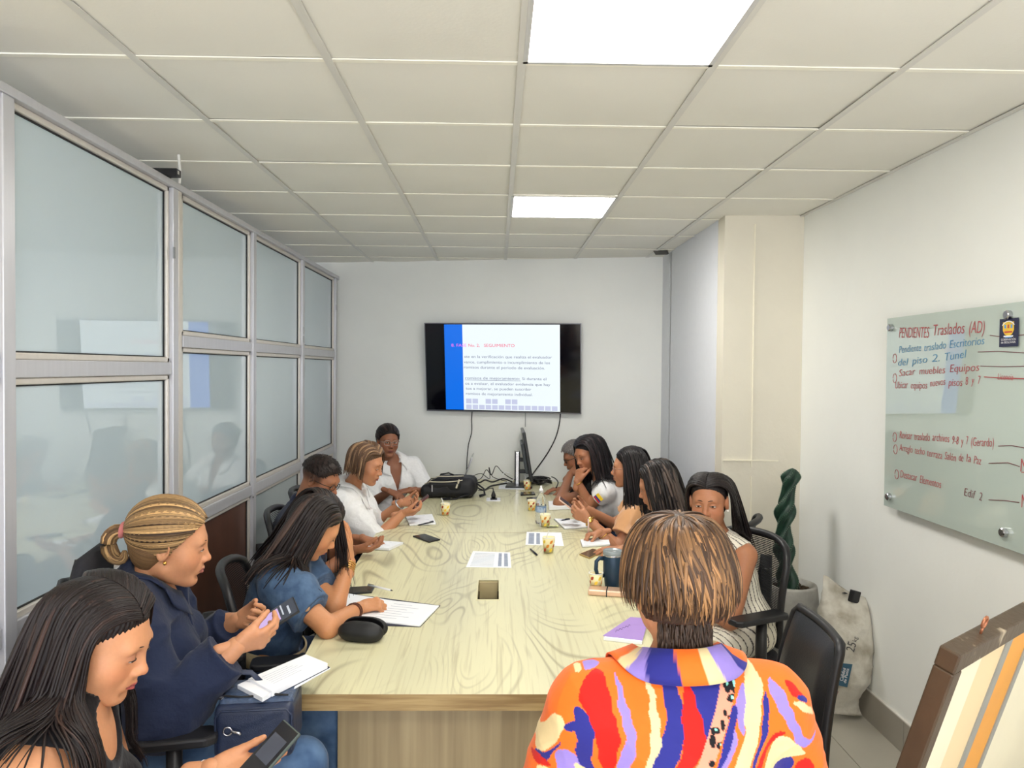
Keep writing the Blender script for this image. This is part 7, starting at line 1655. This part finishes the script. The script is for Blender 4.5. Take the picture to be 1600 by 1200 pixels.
for k in range(4):
    for q in range(70):
        z = q/70*.97+.01; a = (PI*k+z*19)/2; R0 = .062*(1-.18*z)*(math.sqrt(max(0, (1-z)/.07)) if z > .93 else 1)*(.82+.18*math.sin(z*21+.5)); rr_ = R0*1.03; cx = px_-.012-.035*math.sin(z*3.4); c = np.array([cx+rr_*math.cos(a), py_+rr_*math.sin(a), zr-.03+z*Hc]); sp.lathe([(.0034, -.001), (.002, .003), (.0006, .009)], c, 4, axis=(math.cos(a), math.sin(a), .2))
stuff(sp.obj('spines', mat('spine_pale', (150, 164, 140), .7, var=.05), ct))
# sack
ys_ = 3.74; c = at(1322, 1020, ys_); sk_ = thing('sack', 'worn white woven sack marked 25 kg leaning in the corner beside the planter', 'sack', (c[0], ys_, 0)); M_sk = mat('woven_sack', (206, 202, 190), .8, rgb2=(150, 142, 126), scale=9, var=.10, bump=.7, bscale=60, lo=.44, hi=.68)
bot, top = at(1316, 1112, ys_-.02), at(1324, 925, ys_+.04); bot[2] = .03; ax_ = top-bot; H_ = np.linalg.norm(ax_); az = ax_/H_; axx = nrm(np.cross((0, 1, 0), az)); ayy = np.cross(az, axx)
NU, NV = 48, 44; vs = []; rs_ = np.random.default_rng(3)
for j in range(NV+1):
    v = j/NV; wd2 = np.interp(v, [0, .05, .14, .3, .6, .85, 1], [.110, .09, .075, .130, .150, .145, .130]); dp = np.interp(v, [0, .05, .12, .3, .6, .85, .97, 1], [.02, .025, .05, .105, .115, .07, .02, .008])
    for i in range(NU):
        a = 2*PI*i/NU; x = math.cos(a); y = math.sin(a); x = np.sign(x)*abs(x)**.8; y = np.sign(y)*abs(y)**.9
        vs.append(bot+az*(v*H_+(.028*(-x) if v > .93 else 0)*(v-.93)/.07+(.05 if (v == 1 and x < -.8) else 0))+axx*wd2*x+ayy*dp*y)
vs = np.array(vs); nn = vs-np.repeat(vs.reshape(NV+1, NU, 3).mean(1), NU, 0); nn = nrm_rows(nn); vs = vs+nn*folds(vs.astype(F32), 14, .030, 22)[:, None]+nn*folds(vs.astype(F32), 15, .008, 70)[:, None]; vs[:, 0] = np.minimum(vs[:, 0], XR-.004); vs[:, 2] = np.maximum(vs[:, 2], .004)
fs = [(j*NU+i, j*NU+(i+1) % NU, (j+1)*NU+(i+1) % NU, (j+1)*NU+i) for j in range(NV) for i in range(NU)]+[tuple(range(NU))[::-1], tuple(NV*NU+i for i in range(NU))]
mk('sack_body', vs, fs, M_sk, sk_, smooth=True)
def onsack(px, py, off=.004):      # point on the sack's front seen at a pixel
    d = ray(px, py); best = None; V_ = vs-CAMP; dn_ = d/np.linalg.norm(d); tt_ = V_ @ dn_; di = np.linalg.norm(V_-tt_[:, None]*dn_, axis=1); k = np.argsort(di)[:14]; dist = tt_[k].min(); return CAMP+dn_*(dist-off)
def stext(s_, p0, p1, h, m):
    a, b_ = onsack(*p0), onsack(*p1); dm_ = nrm(b_-a); nd = nrm(CAMP-a); up_ = nrm(np.cross(nd, dm_)); nn_ = np.cross(dm_, up_); mo = (a+b_)/2
    return text_obj('sack_print', s_, h*1.38, m, mat4(dm_, up_, nn_, a+nn_*.012), sk_, extrude=.0008, width=np.linalg.norm(b_-a))
stext('25', (1334, 1021), (1338, 1007), .040, M_dark); stext('kg', (1338, 1004), (1340, 996), .020, M_dark)
a, b_, c2_, d2_ = [onsack(*q, .014) for q in ((1306, 1070), (1314, 1036), (1332, 1038), (1324, 1074))]; mk('blue_label', [a, b_, c2_, d2_], [(0, 1, 2, 3)], mat('sack_label', (52, 90, 112), .7, var=.08), sk_, solid=.001)
stext('Calidad', (1317, 1064), (1322, 1044), .016, M_wt); stext('de Punta', (1322, 1067), (1327, 1044), .014, M_wt); stext('semilla', (1304, 1098), (1311, 1078), .016, M_dk)
MB().box(onsack(1335, 932), (.05, .03, .06), rot=rotz(.4) @ roty(.3)).obj('black_tape', M_bk, sk_, bevel=.004); MB().lathe([(.001, 0), (.014, .004), (.001, .010)], onsack(1320, 928), 8).obj('knot', M_bk, sk_)
# framed board in the lower right corner
yb_ = 1.50; K0 = at(1484, 1016, yb_); d1 = nrm(np.array([.79, .61, 0])); dn2 = nrm(np.array([-.61*.29, .79*.29, -1])); bn = np.cross(dn2, d1); bn = bn if bn[1] < 0 else -bn
Lf = (XR-.02-K0[0])/d1[0]; Hf = K0[2]/abs(dn2[2])-.005; fb = thing('framed_board', 'worn dark wooden framed board with cream and orange panels leaning against the right wall', 'board', (K0[0], K0[1], 0)); M_fr = mat('worn_frame', (74, 58, 42), .45, rgb2=(176, 160, 136), scale=16, stretch=(1, 1, .4), lo=.60, hi=.68, bump=.4, bscale=50, var=.1)
def fbx(u0, u1, v0, v1, t0, t1, name, m, bev=.0, par=None):
    Rf = np.stack([d1, -bn, -dn2], 1); c = K0+d1*(u0+u1)/2+dn2*(v0+v1)/2+bn*(t0+t1)/2; return MB().box(c, (abs(u1-u0), abs(t1-t0), abs(v1-v0)), rot=Rf).obj(name, m, par or fb, bevel=bev)
fw_ = .045; fbx(0, Lf, 0, fw_, -.02, .022, 'top_rail', M_fr, .004); fbx(0, fw_, fw_, Hf-fw_, -.02, .022, 'side_rail', M_fr, .004); fbx(Lf-fw_, Lf, fw_, Hf-fw_, -.02, .022, 'side_rail', M_fr, .004); fbx(0, Lf, Hf-fw_, Hf, -.02, .022, 'bottom_rail', M_fr, .004)
M_pcr = mat('panel_cream', (232, 224, 196), .45, var=.03, scale=4); M_ptn = mat('panel_tan', (228, 204, 160), .45, var=.03, scale=4); M_pst = mat('panel_strip_grey', (150, 150, 146), .4, metal=.3, var=.05); M_por = mat('panel_orange', (222, 152, 50), .45, var=.05, scale=6)
fbx(fw_, .22, fw_, Hf-fw_, -.004, .004, 'panel', M_pcr); fbx(.22, .36, fw_, Hf-fw_, -.004, .004, 'panel', M_ptn); fbx(.36, .40, fw_, Hf-fw_, -.004, .007, 'strip', M_pst); fbx(.40, .54, fw_, Hf-fw_, -.004, .004, 'panel', M_por); fbx(.54, .57, fw_, Hf-fw_, -.004, .007, 'strip', M_pst); fbx(.57, Lf-fw_, fw_, Hf-fw_, -.004, .004, 'panel', M_pcr)
hk = K0+d1*.16-dn2*.0; g = MB(); g.tube([hk-dn2*(.014+.013*(1-math.cos(a)))+d1*.011*math.sin(a) for a in np.linspace(0.2, 5.6, 16)], .0032, 6); g.tube([hk, hk-dn2*.016], .003, 6); g.obj('hook_eye', mat('copper_hook', (170, 110, 80), .35, metal=.6, var=.1), fb, smooth=True)
